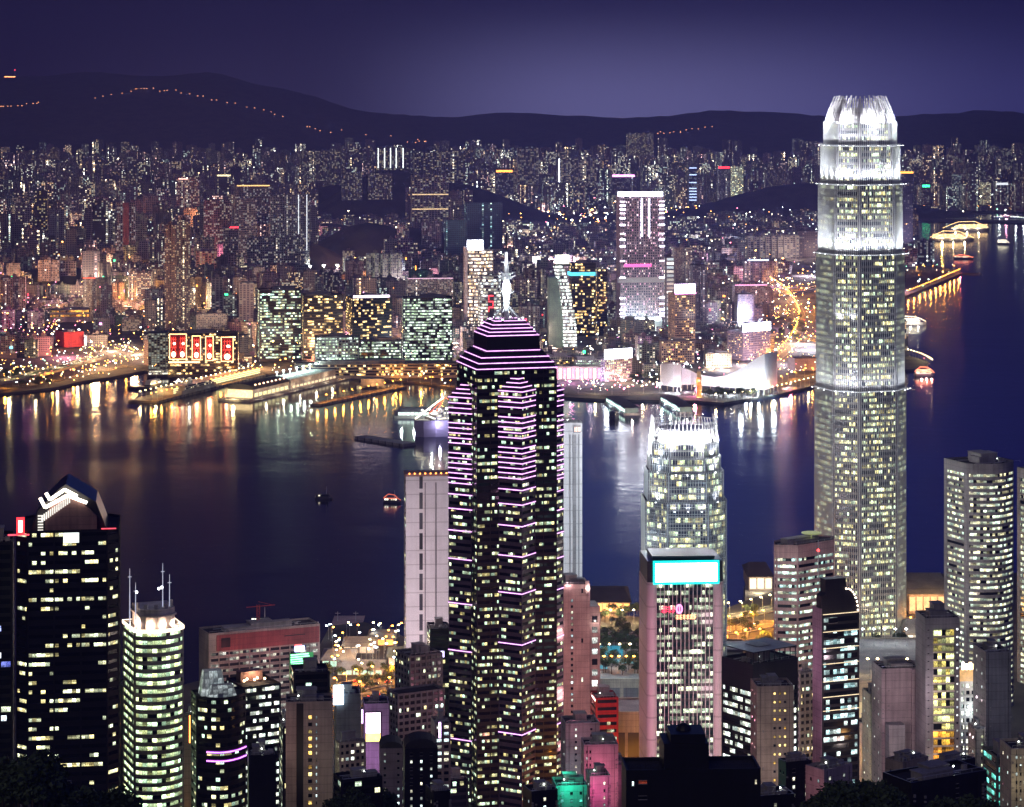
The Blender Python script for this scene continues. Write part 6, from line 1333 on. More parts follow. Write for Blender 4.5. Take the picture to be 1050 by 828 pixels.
# the white swooping hall
Yc = 3500; r = empty('concert_hall', (XU(735, Yc), Yc, 3), 0, label='white windowless waterfront hall with a swooping curved roofline, floodlit', cat='concert hall')
hx = lambda u, Y: XU(u, Y) - XU(735, Yc)
PT = [(678, 3470, 373), (690, 3450, 373), (698, 3446, 373.5), (699, 3475, 377), (708, 3475, 380), (716, 3466, 384), (733, 3450, 387), (745, 3442, 385), (756, 3434, 380), (766, 3427, 374), (775, 3420, 368), (784, 3412, 363), (797, 3460, 360)]
g = MB(); TH = 26
for k, ((u, Y, v), (u2, Y2, v2)) in enumerate(zip(PT, PT[1:])):
    a = (hx(u, Y), Y - Yc); c = (hx(u2, Y2), Y2 - Yc); za, zb = ZV(v, Y) - 3, ZV(v2, Y2) - 3
    g.face([(*a, 7), (*c, 7), (*c, zb), (*a, za)]); g.face([(*a, za), (*c, zb), (c[0], c[1] + TH, zb - 5), (a[0], a[1] + TH, za - 5)], 1)
    g.face([(c[0], c[1] + TH, 0), (a[0], a[1] + TH, 0), (a[0], a[1] + TH, za - 5), (c[0], c[1] + TH, zb - 5)])
    g.face([(a[0], a[1] + 3, 0), (c[0], c[1] + 3, 0), (c[0], c[1] + 3, 7), (a[0], a[1] + 3, 7)], 1); g.face([(*c, 7), (*a, 7), (a[0], a[1] + 3, 7), (c[0], c[1] + 3, 7)])
for (u, Y, v) in (PT[0], PT[-1]): a = (hx(u, Y), Y - Yc); z = ZV(v, Y) - 3; g.face([(*a, 0), (*a, z), (a[0], a[1] + TH, z - 5), (a[0], a[1] + TH, 0)])
g.build('tiled_wall', [wall('hall_tile', (.66, .64, .68), .6, 0, .04), W_ROOF], r)
for k in range(24):
    t = k / 23 * (len(PT) - 1.001); i = int(t); q_ = t - i; u = PT[i][0] * (1 - q_) + PT[i + 1][0] * q_; Y = PT[i][1] * (1 - q_) + PT[i + 1][1] * q_; g = MB(); g.tube((hx(u, Y), Y - Yc + .5, 0), (hx(u, Y), Y - Yc + .5, 7), .5); g.build('column', W_CREAM, r)
for (u, Y, c, p) in ((684, 3515, (.85, .88, 1), 90000), (694, 3508, (.85, .9, 1), 70000), (704, 3530, (1, .8, .95), 60000), (720, 3515, (.95, .9, 1), 80000), (735, 3500, (.9, .95, 1), 90000), (750, 3490, (.85, .95, 1), 100000), (765, 3478, (.8, .9, 1), 120000), (778, 3464, (.8, .95, 1), 140000), (794, 3490, (.75, 1, .98), 110000), (770, 3470, (.8, .9, 1), 60000)):
    z = 6 if u < 760 else 8; Y -= 82; light(XU(u, Y), Y, z, p * (.42 if u < 760 else .26), c, 1.5)
for (u, Y) in ((788, 3470), (775, 3450), (755, 3455)): light(XU(u, Y), Y - 70, 30, 22000, (.8, .9, 1), 3)
HERO.append((674, 800, 358, 405, 3410))
# clock tower
Y = 3395; r = empty('clock_tower', (XU(716.5, Y), Y, 3), R(5), label='slender brick clock tower lit orange, in front of the white hall', cat='clock tower')
g = MB(); g.box(-3.2, -3.2, 0, 3.2, 3.2, 27); [g.box(-3.2 - .3, -3.5, z, 3.5, 3.5, z + .5, 1) for z in (8, 16, 26.5)]; g.build('shaft', [W_BROWN, W_CREAM], r)
g = MB(); g.box(-2.5, -2.5, 27.2, 2.5, 2.5, 34); g.build('belfry', W_CREAM, r)
for (dx, dy, ax) in ((0, -3.35, 0), (3.35, 0, 1)): g = MB(); g.tube((dx, dy, 22), (dx * 1.03, dy * 1.03, 22), 1.7, n=12); g.build('clock_face', emit('clock_cream', (1, .8, .5), 2), r)
g = MB(); g.ball((0, 0, 34), 2.6, 3.2, n=10, k=8); g.tube((0, 0, 36), (0, 0, 43), .3, .08); g.build('cupola', W_STEEL, r)
for (dx, dy, z) in ((0, -8, 3), (6, -7, 12), (-5, -7, 24)): light(XU(716.5, Y) + dx, Y + dy, z, 16000, (1, .5, .12), .6)
# red neon picture wall
Y = 3620; r, pl, b_, a_, z0, zt = ft('dark waterfront slab with four tall red and gold neon panels on its face', 170, 172, 244, 4, Y, 342, W_DARK, G_FARW, 385, fh=4, depth=32, roof=3, name='neon_panel_building')
X = lambda u: fx(170, 172, 244, Y, 4, u, b_); Zr = lambda v: ZV(v, Y) - z0; f = -a_ / 2; NG = sg('gold', (1, .62, .25), 5); NR = sg('deepred', (1, .05, .03), 2.6); NW = sg('hotyellow', (1, .9, .6), 8)
for k, (u0, u1, v0, v1) in enumerate(((173.5, 191.5, 342.5, 369), (196.8, 206, 344.5, 369.5), (210.5, 219, 345, 370.5), (226.5, 239.5, 346, 371.5))):
    q = random.Random(k + 3); x0, x1, z1, z_0 = X(u0), X(u1), Zr(v0), Zr(v1); p = empty('neon_panel', (0, 0, 0)); p.parent = r
    g = MB(); g.box(x0, f - .5, z_0, x1, f - .1, z1); g.build('panel_back', wall('panel_back', (.2, .01, .01), .8, 0), p)
    g = MB(); e = .55
    for (a, c_, d_, e_) in ((x0, x1, z_0, z_0 + 2 * e), (x0, x1, z1 - 2 * e, z1), (x0, x0 + 2 * e, z_0, z1), (x1 - 2 * e, x1, z_0, z1)): g.box(a, f - 1, d_, c_, f - .55, e_)
    g.build('panel_frame', NG, p)
    g = MB(); nc = 2 if u1 - u0 > 15 else 1
    for j in range(nc):
        cx = x0 + (x1 - x0) * (j + .5) / nc; hw = (x1 - x0) / nc * .32; hh = (z1 - z_0)
        for t in range(3): z = z1 - hh * (.2 + .16 * t); g.tube((cx - hw, f - .8, z), (cx + hw, f - .8, z + q.uniform(-1.5, 1.5)), .42, n=4)
        for t in (-1, 0, 1): g.tube((cx + t * hw * .8, f - .8, z_0 + hh * .45), (cx + t * hw * .6, f - .8, z1 - hh * .12), .38, n=4)
        g.tube((cx - hw, f - .8, z_0 + hh * .22), (cx - hw * .2, f - .8, z_0 + hh * .5), .4, n=4); g.tube((cx + hw, f - .8, z_0 + hh * .2), (cx + hw * .3, f - .8, z_0 + hh * .5), .4, n=4)
    g.build('red_strokes', NR, p)
    g = MB()
    for j in range(nc): cx = x0 + (x1 - x0) * (j + .5) / nc; hw = (x1 - x0) / nc * .3; g.ball((cx, f - .9, z_0 + (z1 - z_0) * .2), hw * .8, 4.2, n=8); g.ball((cx + hw * .3, f - .9, z_0 + (z1 - z_0) * .62), hw * .5, 2, n=6)
    g.build('glowing_figure', NW, p)
g = MB(); g.box(X(173), f - 1.2, Zr(372.5), X(205), f - .3, Zr(370.8)); g.build('gold_light_line', NG, r)
for u in (182, 202, 215, 233): light(XU(u, 3590), 3590, 30, 36000, (1, .28, .1), 3)
# left district
fb('very tall brown twin slab, left half with sparse windows, behind the neon panel building', 168, 180, 4250, 231, (.16, .09, .08), (1, .7, .4), .22, 2.2, 'notch', vb=340, name='apartment_tower')
fb('very tall darker slab, right half of the brown twin, behind the neon panel building', 180.5, 194, 4262, 226, (.09, .06, .07), (1, .8, .5), .25, 2.2, 'notch', vb=340, name='apartment_tower')
ft('red-walled warehouse beside the elevated expressway at left', 57, 66, 86, 28, 4050, 341, W_RED, G_SPARSE, 370, fh=5, blank=(0, 3), roof=1, roofh=3, name='warehouse', cat='warehouse')
ft('cream building with glowing orange storey bands, above the red-walled warehouse', 48, 51, 93, 8, 4500, 318, W_CREAM, glass('orange_band_glass', (1, .3, .03), (1, .6, .1), .95, 1.5), 343, fh=8, depth=30, sill=.55)
for (u, Yy, v, c, p) in ((62, 4020, 355, (1, .2, .1), 16000), (75, 4020, 350, (1, .25, .1), 14000), (5, 4200, 330, (1, .25, .5), 90000), (20, 4400, 322, (1, .4, .5), 90000), (115, 4000, 362, (1, .8, .6), 120000), (140, 3950, 362, (1, .8, .6), 120000), (128, 4100, 350, (1, .6, .4), 90000), (90, 4100, 362, (1, .85, .7), 90000), (150, 3850, 372, (1, .6, .5), 60000), (30, 4350, 300, (1, .3, .7), 90000), (50, 4800, 300, (1, .4, .6), 100000), (190, 6600, 228, (1, .5, .2), 300000), (205, 6550, 224, (1, .5, .2), 300000)):
    light(XU(u, Yy), Yy, max(10, ZV(v, Yy)), p, c, 4)
fb('beige tall block right of the bright market lights, left of the neon panel building', 124, 144, 4350, 328, (.42, .33, .28), (1, .8, .6), .45, 2, 'comb', vb=358)
fb('green netted block left of the beige tall block', 117, 126, 4400, 324, (.04, .14, .08), (.3, 1, .5), .03, 1, 'rect', vb=357, roof=False)
fb('grey-green gridded block touching the neon panel building on its left', 150, 171, 3720, 342, (.22, .25, .22), (.9, 1, .8), .6, 1.6, 'rect', vb=382, bay=4, d=40)
fb('pair of violet-lit estate blocks on the low wooded hill at left', 38, 60, 5350, 267, (.34, .27, .34), (1, .8, .8), .35, 1.8, 'comb', vb=292)
fb('violet-lit estate block just right of the pair on the low wooded hill', 61, 77, 5380, 268, (.30, .25, .32), (1, .85, .8), .35, 1.8, 'comb', vb=292)
fb('magenta-washed block at the left edge', 1, 14, 4300, 318, (.5, .16, .3), (1, .6, .8), .4, 1.6, 'comb', vb=340)
fb('dusky pink block at the far left under the low wooded hill', 2, 25, 4700, 285, (.42, .28, .3), (1, .7, .7), .2, 1.5, 'comb', vb=312)
fb('cream block with lit storeys near the magenta-washed block', 27, 44, 4400, 319, (.46, .34, .3), (1, .75, .6), .5, 1.8, 'comb', vb=345)
fb('tall white-columned block with red roof lamps, in the middle of the left district', 84, 98, 4700, 286, (.3, .3, .34), (.85, .95, 1), .4, 2, 'cross', vb=322, sign=(0, .9, 2, 0, sg('dimred', (1, .1, .05), 3)))
fb('grey slab tower with blank flank, above the grey-green gridded block', 216, 228, 4500, 285, (.34, .33, .35), (1, .9, .8), .1, 1.5, 'rect', vb=318, bay=6)
fb('grey slab with a white lit base, left of the four harbour-front towers', 244, 259, 4300, 290, (.34, .35, .37), (.9, 1, .9), .1, 1.5, 'rect', vb=330, bay=6)
fb('block with a green corner lamp left of the four harbour-front towers', 228, 242, 4450, 303, (.2, .2, .22), (.8, 1, .9), .4, 1.6, 'comb', vb=325, sign=(.1, .35, 3, 0, sg('lampgreen', (.05, 1, .35), 5)))
fb('white-lit modern block with lit terraces at left centre', 200, 232, 4200, 322, (.36, .36, .38), (1, .95, .9), .3, 1.4, 'rect', vb=338)
# further back
fb('dark pointed tower with antenna among the left rear blocks', 94, 110, 6100, 206, (.05, .05, .07), (1, .95, .8), .35, 1.9, 'octa', vb=240, sign=(.45, .55, 16, 4, W_DARK))
fb('white block with a reddish central stripe, right of the dark pointed tower', 119, 138, 6000, 208, (.33, .30, .34), (.85, .9, 1), .45, 2.2, 'comb', vb=240, lines=((.5,), wall('red_stripe', (.4, .14, .12)), 7, .05))
fb('dark block with yellow storeys among the left rear estates', 35, 48, 6500, 196, (.06, .05, .05), (1, .7, .2), .4, 2.6, 'rect', vb=226)
fb('reddish floodlit tower group glowing above the orange market street', 180, 204, 7200, 182, (.42, .26, .26), (1, .75, .6), .6, 2.6, 'comb', vb=212, sign=(.1, .5, 3, -6, sg('salmon', (1, .5, .4), 4)))
fb('dark tower with a bright flat lit roof edge, right of the reddish tower group', 222, 236, 8200, 180, (.08, .08, .1), (1, .9, .7), .1, 1.5, 'rect', vb=200, sign=(0, 1, 5, -3, sg('cream2', (1, .85, .45), 3)))
fb('tall reddish twin estate block, right of the orange market street', 208, 237, 5900, 205, (.24, .15, .16), (1, .85, .8), .45, 2, 'comb', vb=237)
fb('blue-grey estate block with an amber-lit roofline', 240, 278, 6600, 190, (.16, .16, .22), (.9, .9, 1), .45, 2, 'comb', vb=230, sign=(.05, .95, 3, -3, sg('amberrow', (1, .6, .2), 2.4)))
fb('tall pinkish estate slab left of the brightly lined tall slab', 244, 263, 5600, 205, (.32, .24, .27), (1, .85, .8), .4, 1.8, 'comb', vb=235)
fb('tall pale slab with bright vertical light lines, left of the wooded hill', 276, 317, 5750, 200, (.30, .27, .30), (1, .9, .85), .35, 1.9, 'comb', vb=240, lines=((.72, .93), sg('dimline', (.9, .95, 1), 2), .8, .3))
fb('row of grey estate blocks above the stadium at left', 252, 312, 5400, 244, (.28, .28, .32), (1, .9, .8), .4, 1.8, 'comb', vb=272)
fb('mid-rise block with red roof lights at left of the stadium', 228, 262, 5650, 234, (.2, .18, .22), (1, .8, .7), .35, 1.8, 'comb', vb=250, sign=(.2, .9, 3, 0, PR))
fb('pale hotel slab with yellow-green lit strips, right of the stadium', 375, 412, 5000, 260, (.46, .45, .40), (1, 1, .7), .4, 1.7, 'comb', vb=285)
fb('isolated narrow pale tower in the stadium foreground', 311, 322, 4700, 278, (.45, .42, .42), (1, 1, .9), .12, 1.6, 'rect', vb=300)
fb('dark brown tower between the stadium floodlights', 331, 347, 4800, 281, (.12, .10, .14), (1, .9, .8), .3, 1.6, 'notch', vb=302)
fb('tall lilac-grey slab with two amber belt lines, right of the far hill', 421, 460, 6900, 180, (.30, .26, .28), (1, .85, .6), .45, 1.8, 'comb', vb=228)
o = bpy.data.objects[[q.name for q in bpy.data.objects if q.get('label', '').startswith('tall lilac-grey slab')][0]]
for v in (200, 215): g = MB(); g.box(-50, -14.5, ZV(v, 6900) - o.location.z, 50, -13.3, ZV(v, 6900) - o.location.z + 2.2); g.build('belt_light', sg('belt', (1, .7, .35), 2), o)
fb('block left of the teal netted block in the centre distance', 432, 452, 6300, 228, (.22, .2, .26), (.9, .9, 1), .3, 1.4, 'comb', vb=258)
fb('teal netted unfinished block behind the box-sign tower', 456, 478, 6100, 226, (.05, .13, .17), (.3, .8, .9), .03, 1, 'rect', vb=262, roof=False)
fb('larger teal netted unfinished block left of the spire top', 476, 515, 6400, 208, (.05, .12, .17), (.3, .8, .9), .04, 1, 'rect', vb=258, roof=False)
fb('hilltop estate slab with bright white vertical lines', 386, 419, 8900, 152, (.3, .27, .24), (1, .85, .55), .5, 2.4, 'comb', vb=172, z0=150, lines=((.03, .23, .42, .60, .82), sg('whiteline', (.9, 1, .95), 4), 1.5, .1))
fb('hilltop estate group left of the white-lined slab', 308, 335, 8800, 155, (.3, .27, .25), (1, .85, .6), .45, 2, 'comb', vb=175, z0=110)
fb('pale hilltop estate block nearest the white-lined slab on its left', 338, 353, 8800, 153, (.34, .31, .28), (1, .85, .6), .45, 2, 'comb', vb=170, z0=110)
fb('hilltop estate blocks right of the white-lined slab', 424, 450, 8900, 157, (.3, .27, .25), (1, .85, .6), .45, 2, 'comb', vb=180, z0=100)
fb('rightmost hilltop estate block of the row by the white-lined slab', 452, 477, 8900, 155, (.3, .27, .25), (1, .85, .6), .45, 2, 'comb', vb=184, z0=100)
fb('three blocks on the dark hill shoulder, first from left', 350, 371, 8000, 177, (.28, .26, .26), (1, .85, .6), .45, 2, 'comb', vb=192, z0=80)
fb('pair of slim blocks on the dark hill shoulder under the white-lined slab', 377, 402, 8050, 178, (.28, .26, .26), (1, .85, .6), .45, 2, 'comb', vb=192, z0=80)
fb('tallest far estate tower left of centre horizon, above the orange-topped block', 530, 554, 9300, 152, (.3, .27, .3), (1, .85, .65), .5, 2, 'comb', vb=190)
fb('wide far estate slab with one white lit edge, centre horizon', 571, 612, 9400, 163, (.3, .27, .3), (1, .85, .65), .5, 2, 'comb', vb=188, lines=((.03,), PW, 1.4, .1))
fb('far block with an orange lit crown at centre horizon', 508, 526, 9350, 176, (.14, .13, .18), (.9, .9, 1), .4, 1.6, 'rect', vb=200, sign=(0, .95, 8, -3, PO))
fb('far dark block topped by a violet neon band, above the tall lilac tower', 627, 652, 9300, 181, (.14, .12, .2), (.8, .8, 1), .4, 1.6, 'rect', vb=200, sign=(.0, .95, 8, -2, PP))
fb('hillside estate cluster highest on the centre-right horizon', 642, 671, 10500, 137, (.32, .28, .24), (1, .85, .5), .55, 2.4, 'cross', vb=160, z0=150)
fb('slim far tower with stacked blue light bars', 706, 714, 9250, 170, (.1, .12, .25), (.6, .75, 1), .5, 1.6, 'rect', vb=212)
o = bpy.data.objects[[q.name for q in bpy.data.objects if q.get('label', '').startswith('slim far tower with stacked')][0]]
for v in (173, 180, 188, 194, 197, 200, 203, 206): g = MB(); H_ = ZV(v, 9250) - o.location.z; g.box(-14, -14, H_, 14, -13, H_ + 4); g.build('light_bar', PB, o)
fb('far block with a red rooftop sign left of the yellow-lit far block', 736, 748, 9250, 173, (.3, .3, .33), (.9, .9, 1), .4, 1.8, 'rect', vb=212, sign=(0, 1, 7, 0, PR))
fb('far block entirely lit pale yellow-green', 750, 762, 9250, 171, (.5, .5, .4), (.9, 1, .6), .98, 2.0, 'rect', vb=213)
fb('wide far block with two pale roof stumps right of the yellow-lit far block', 784, 805, 9250, 175, (.26, .22, .24), (1, .85, .7), .4, 1.4, 'comb', vb=205)
fb('dark slab at the left side of the tallest tower', 817, 840, 6350, 237, (.09, .07, .11), (.9, .8, .9), .3, 1.4, 'rect', vb=278)
fb('long cream slab row below the far waterfront, left of the tallest tower', 765, 820, 6300, 242, (.34, .33, .36), (1, .9, .8), .5, 1.6, 'comb', vb=268)
fb('dark thin tower with an orange crown, right of the tallest tower', 922, 936, 7000, 178, (.07, .06, .12), (.8, .8, 1), .25, 1.4, 'rect', vb=250, sign=(0, 1, 5, 0, PO))
fb('green-signed block on the far right shore', 944, 954, 9230, 190, (.2, .2, .24), (.9, 1, .9), .4, 1.6, 'rect', vb=212, sign=(.1, .9, 9, -8, sg('biggreen', (.05, 1, .4), 5)))
fb('far block with bright white top storeys on the right shore', 1020, 1034, 9260, 186, (.12, .13, .2), (.9, 1, 1), .5, 2, 'rect', vb=212, sign=(.05, .95, 8, -14, sg('softwhite2', (.9, .95, 1), 2)))
fb('far yellow-lit office block left of the white-topped right shore block', 1006, 1016, 9260, 187, (.3, .3, .28), (1, 1, .6), .9, 1.4, 'rect', vb=212)
fb('lit glass block under the dark thin tower, right of the tallest tower', 940, 958, 6100, 247, (.12, .15, .2), (.7, .9, 1), .5, 1.8, 'rect', vb=277, z0=3)
fb('reddish low block beside the lit glass block, right of the tallest tower', 926, 940, 6000, 255, (.34, .2, .22), (1, .8, .7), .4, 1.6, 'comb', vb=277, z0=3)
# big lit sign cubes etc.
fb('pink-roofed low station block right of the dark violet tower', 752, 790, 4700, 293, (.3, .26, .32), (1, .7, .9), .4, 1.6, 'rect', vb=312, sign=(0, .9, 2, 0, sg('rosy', (1, .4, .7), 2.5)))
fb('violet block under the pink-roofed station block', 755, 772, 4400, 302, (.26, .22, .32), (1, .8, .9), .4, 1.4, 'rect', vb=330)
fb('dark blue-grey block with a white curved roof light, right of the dark violet tower', 762, 794, 5500, 268, (.2, .18, .26), (1, .85, .9), .4, 1.6, 'comb', vb=290, sign=(.1, .8, 2.5, 1, sg('bluewhite', (.6, .75, 1), 4)))

# ---------------------------------------------------------------- stadium, piers, roads of the far shore
def poly_sheet(name, uv, z, mat, **kw): b = MB(); b.face([(*GP(u, v, z), z) for u, v in uv]); return b.build(name, mat, **kw)
poly_sheet('sports_field', [(288, 284), (362, 284), (368, 279), (292, 279)], 3.3, ground_mat('field_green', (.12, .3, .16), (.2, .42, .25), .1), label='floodlit sports field in the left middle distance', cat='sports field')
for (u, v) in ((287, 274), (302, 274), (318, 274), (332, 273), (346, 273), (356, 287), (365, 287), (376, 288), (386, 288), (352, 262), (360, 261), (368, 261), (318, 248), (327, 247)):
    Y = GY(v + 7, 4); x = XU(u, Y); r = empty('floodlight_mast', (x, Y, 3), 0, label='tall stadium floodlight mast with a dazzling white lamp head', cat='floodlight mast', group='stadium floodlight masts')
    hh = ZV(v, Y) - 3; g = MB(); g.tube((0, 0, 0), (0, 0, hh), .5, .3); g.build('mast', W_STEEL, r); g = MB(); g.box(-3.4, -1, hh, 3.4, .2, hh + 3.6); g.build('lamp_head', emit('flood_hot', (.92, 1, .85), 12), r)
    light(x, Y - 3, hh - 2, 170000, (.9, 1, .85), 2)
def pier(label, uv, w_, z, mat, zt=2.6, cat='pier'):
    """a straight quay from one ground point to another"""
    (x0, y0), (x1, y1) = GP(*uv[0], z), GP(*uv[1], z); l = math.hypot(x1 - x0, y1 - y0); a = math.atan2(y1 - y0, x1 - x0)
    r = empty('pier', ((x0 + x1) / 2, (y0 + y1) / 2, 0), a, label=label, cat=cat); g = MB(); g.box(-l / 2, -w_ / 2, -2, l / 2, w_ / 2, zt); g.build('deck', mat, r)
    g = MB(); n = int(l / 12)
    for k in range(n): g.box(-l / 2 + (k + .5) * l / n - .4, -w_ / 2 - .5, -2, -l / 2 + (k + .5) * l / n + .4, -w_ / 2 - .02, zt + .2)
    g.build('fenders', W_BLACK, r); return r, l, a, (x0, y0), (x1, y1)
r, l, a, p0, p1 = pier('orange-lit open pier jutting from the waterfront, right of the long lit pier building', ((323, 414), (411, 396)), 16, 3, M_PAVE)
lamp_line('orange', [(p0[0], p0[1], 2.6), (p1[0], p1[1], 2.6)], 22, 'orange lamp post on the open pier', 'orange lamp posts on the open pier', 12000, 1, off=-6, lr=1)
b = MB(); hb = quadp(370, 394, 3520, 3545); b.prism(hb, 2.6, 13); b.build('pier_shed', W_BEIGE, label='plain shed standing on the orange-lit open pier', cat='shed')
light(XU(384, 3510), 3508, 8, 20000, (1, .55, .2), 1)
# long pier building with the bright roof
(x0, y0), (x1, y1) = GP(241, 411, 3), GP(347, 386, 3); l = math.hypot(x1 - x0, y1 - y0); a = math.atan2(y1 - y0, x1 - x0)
r = empty('pier_terminal', ((x0 + x1) / 2, (y0 + y1) / 2 + 18, 0), a, label='long cruise pier building with a dazzling white-green roof deck and warm arched bow end', cat='pier terminal')
W_TERM = wall('terminal_cream', (.5, .44, .38), .7, 0)
g = MB(); g.box(-l / 2 - 8, -24, -2, l / 2, 24, 3); g.build('quay', W_CONC, r)
g = MB(); g.box(-l * .12, -20, 3, l / 2, 20, 17); g.build('hall_wall', W_TERM, r)
g = MB(); g.box(-l * .46, -19, 3, -l * .121, 19, 15); g.build('bow_wall', W_TERM, r)
for k in range(8): g = MB(); x = -l * .45 + k * l * .04; g.box(x, -19.6, 5, x + l * .028, -19.05, 9.5); g.build('lit_opening', emit('term_yellow', (1, .9, .45), 1.7), r)
for k in range(16): g = MB(); x = -l * .10 + k * l * .037; g.box(x, -20.5, 5, x + l * .025, -20.05, 8); g.build('lit_opening', emit('term_warm', (1, .8, .5), 1.4), r)
g = MB(); nseg = 8
for k in range(nseg):
    a0, a1 = math.pi * k / nseg, math.pi * (k + 1) / nseg; A = (-math.cos(a0) * 20, 15 + math.sin(a0) * 7); B_ = (-math.cos(a1) * 20, 15 + math.sin(a1) * 7)
    g.face([(-l * .46, A[0], A[1]), (-l * .46, B_[0], B_[1]), (-l * .13, B_[0], B_[1]), (-l * .13, A[0], A[1])][::-1])
g.face([(-l * .46, -math.cos(math.pi * k / nseg) * 20, 15 + math.sin(math.pi * k / nseg) * 7) for k in range(nseg + 1)]); g.build('vaulted_roof', W_ROOF, r)
for k in range(8): g = MB(); x = -l * .43 + k * l * .038; g.ball((x, -17, 20.5), 1.5, 1.2); g.build('roof_dormer_light', emit('dormer_warm', (1, .6, .35), 5), r)
g = MB(); g.box(-l * .12, -19.8, 17.01, l / 2 - .3, 19.8, 17.6); g.build('roof_deck', wall('deck_pale', (.55, .6, .58), .7, 0), r)
c, s = math.cos(a), math.sin(a)
for k in range(9):
    x = -l * .08 + k * l * .065; g = MB(); g.tube((x, 8, 17.6), (x, 8, 25), .25); g.box(x - 1.6, 7, 25, x + 1.6, 9, 26); g.build('deck_light', emit('deck_white', (.8, 1, .92), 16), r)
    light(r.location.x + x * c - 6 * s, r.location.y + x * s + 6 * c, 24, 16000, (.75, 1, .9), 1)
for k in range(6): x = -l * .42 + k * l * .16; light(r.location.x + x * c + 32 * s, r.location.y + x * s - 32 * c, 8, 9000, (1, .85, .6), 1)
light(r.location.x - l * .53 * c, r.location.y - l * .53 * s, 9, 42000, (1, .75, .35), 2)
g = MB(); g.box(-l * .475, -18, 4, -l * .462, 18, 14); g.build('glowing_end_wall', emit('end_gold', (1, .72, .35), 2.2, True), r)
HERO.append((236, 350, 372, 412, 3370))

# ---------------------------------------------------------------- vessels
def ship(name, label, cat, x, y, rot, L_, B_, hull_h, decks, hullm, deckm, winm, funnel=None, lines=None, group=None, lp=0, lc=(1, .9, .7)):
    r = empty(name, (x, y, 0), rot, label=label, cat=cat, group=group); h = L_ / 2; sd_ = 1 if math.cos(rot) > 0 else -1
    P = [(-h, -B_ * .38), (-h * .92, -B_ / 2), (h * .55, -B_ / 2), (h * .82, -B_ * .3), (h, 0), (h * .82, B_ * .3), (h * .55, B_ / 2), (-h * .92, B_ / 2), (-h, B_ * .38)]
    g = MB(); g.prism([(p * .97, q * .85) for p, q in P], -1, hull_h * .5, 0, pl2=P, top=False); g.prism(P, hull_h * .5, hull_h, 0, mt=1); g.build('hull', [hullm, W_CONC], r)
    z = hull_h; hh = 3.0
    for k in range(decks):
        f0, f1 = -.9 + .05 * k, .62 - .09 * k; w_ = B_ * (.44 - .02 * k); d = MB(); d.box(h * f0, -w_, z, h * f1, w_, z + hh * .35); d.box(h * f0, -w_, z + hh * .9, h * f1, w_, z + hh); d.box(h * f0 + .4, -w_ + .5, z + hh * .35, h * f1 - .4, w_ - .5, z + hh * .9); d.build('deckhouse', deckm, r)
        g = MB(); n = int(h * (f1 - f0) / 4)
        for s_ in (-1, 1):
            yy = s_ * (w_ - .42); a_ = (h * f0 + .5, h * f1 - .5); pts = [(a_[0], yy, z + hh * .36), (a_[1], yy, z + hh * .36), (a_[1], yy, z + hh * .88), (a_[0], yy, z + hh * .88)]
            g.face(pts if s_ < 0 else pts[::-1], 0, [(k * 50, k), (k * 50 + n * 2, k), (k * 50 + n * 2, k + .98), (k * 50, k + .98)] if s_ < 0 else [(k * 50, k + .98), (k * 50 + n * 2, k + .98), (k * 50 + n * 2, k), (k * 50, k)])
        g.build('deck_windows', winm, r); z += hh
    if funnel: g = MB(); x0 = -h * .35; g.prism([(x0 - 4, -2.5), (x0 + 3, -2.5), (x0 + 3, 2.5), (x0 - 4, 2.5)], z, z + 8, 0, pl2=[(x0 - 5.5, -2), (x0 + .5, -2), (x0 + .5, 2), (x0 - 5.5, 2)]); g.build('funnel', funnel, r)
    g = MB(); g.tube((h * .3, 0, z), (h * .3, 0, z + 8), .4, .15); g.build('mast', W_STEEL, r)
    if lines:
        top = z + (8 if L_ > 100 else 3); pts = [(h * .98, hull_h + 1), (h * .62, hull_h + decks * hh), (h * .3, top), (-h * .4, top + 1), (-h * .98, hull_h + 3)]
        for (p, q_) in zip(pts, pts[1:]): g = MB(); g.tube((p[0], 0, p[1]), (q_[0], 0, q_[1]), .35 if L_ < 100 else .55, n=4); g.build('string_lights', lines, r)
        for k in range(decks): g = MB(); zz = hull_h + k * hh + hh; yy = -sd_ * B_ * .45; g.box(-h * .9, yy - .25, zz - .4, h * (.6 - .09 * k), yy + .25, zz + .5); g.build('deck_light_line', lines, r)
    if lp:
        for t in (-.5, 0, .5): light(x + math.cos(rot) * h * t + sd_ * math.sin(rot) * (B_ * .5 + 8), y + math.sin(rot) * h * t - sd_ * math.cos(rot) * (B_ * .5 + 8), hull_h * .8, lp, lc, 1)
    return r
H_W = wall('ship_white', (.6, .6, .62), .4, 0, .05); H_P = wall('ship_violet_hull', (.42, .38, .55), .4, 0, .05); H_D = wall('ship_dark_hull', (.03, .03, .05), .5, 0)
SW = glass('ship_windows', (1, .9, .6), (1, 1, .85), .9, 2.4, mull=.38); SL = emit('ship_lights', (1, .9, .65), 7); 
x, y = GP(976, 247, 0); ship('cruise_ship', 'nearer lit cruise ship with gold strings of lights, far right harbour', 'ship', x, y, R(4), 130, 20, 7, 4, H_D, H_W, glass('gold_ship_windows', (1, .6, .2), (1, .85, .5), .9, 3.2), H_W, emit('gold_string', (1, .62, .25), 6), lp=100000, lc=(1, .7, .3))
x, y = GP(990, 237, 0); ship('cruise_ship', 'further lit cruise ship behind the nearer one, far right harbour', 'ship', x, y, R(184), 145, 22, 8, 4, H_D, H_W, glass('gold_ship_windows', (1, .6, .2), (1, .85, .5), .9, 3.2), H_W, emit('gold_string', (1, .62, .25), 6), lp=100000, lc=(1, .75, .4))
light(*GP(966, 249, 0), 8, 260000, (1, .6, .1), 3)
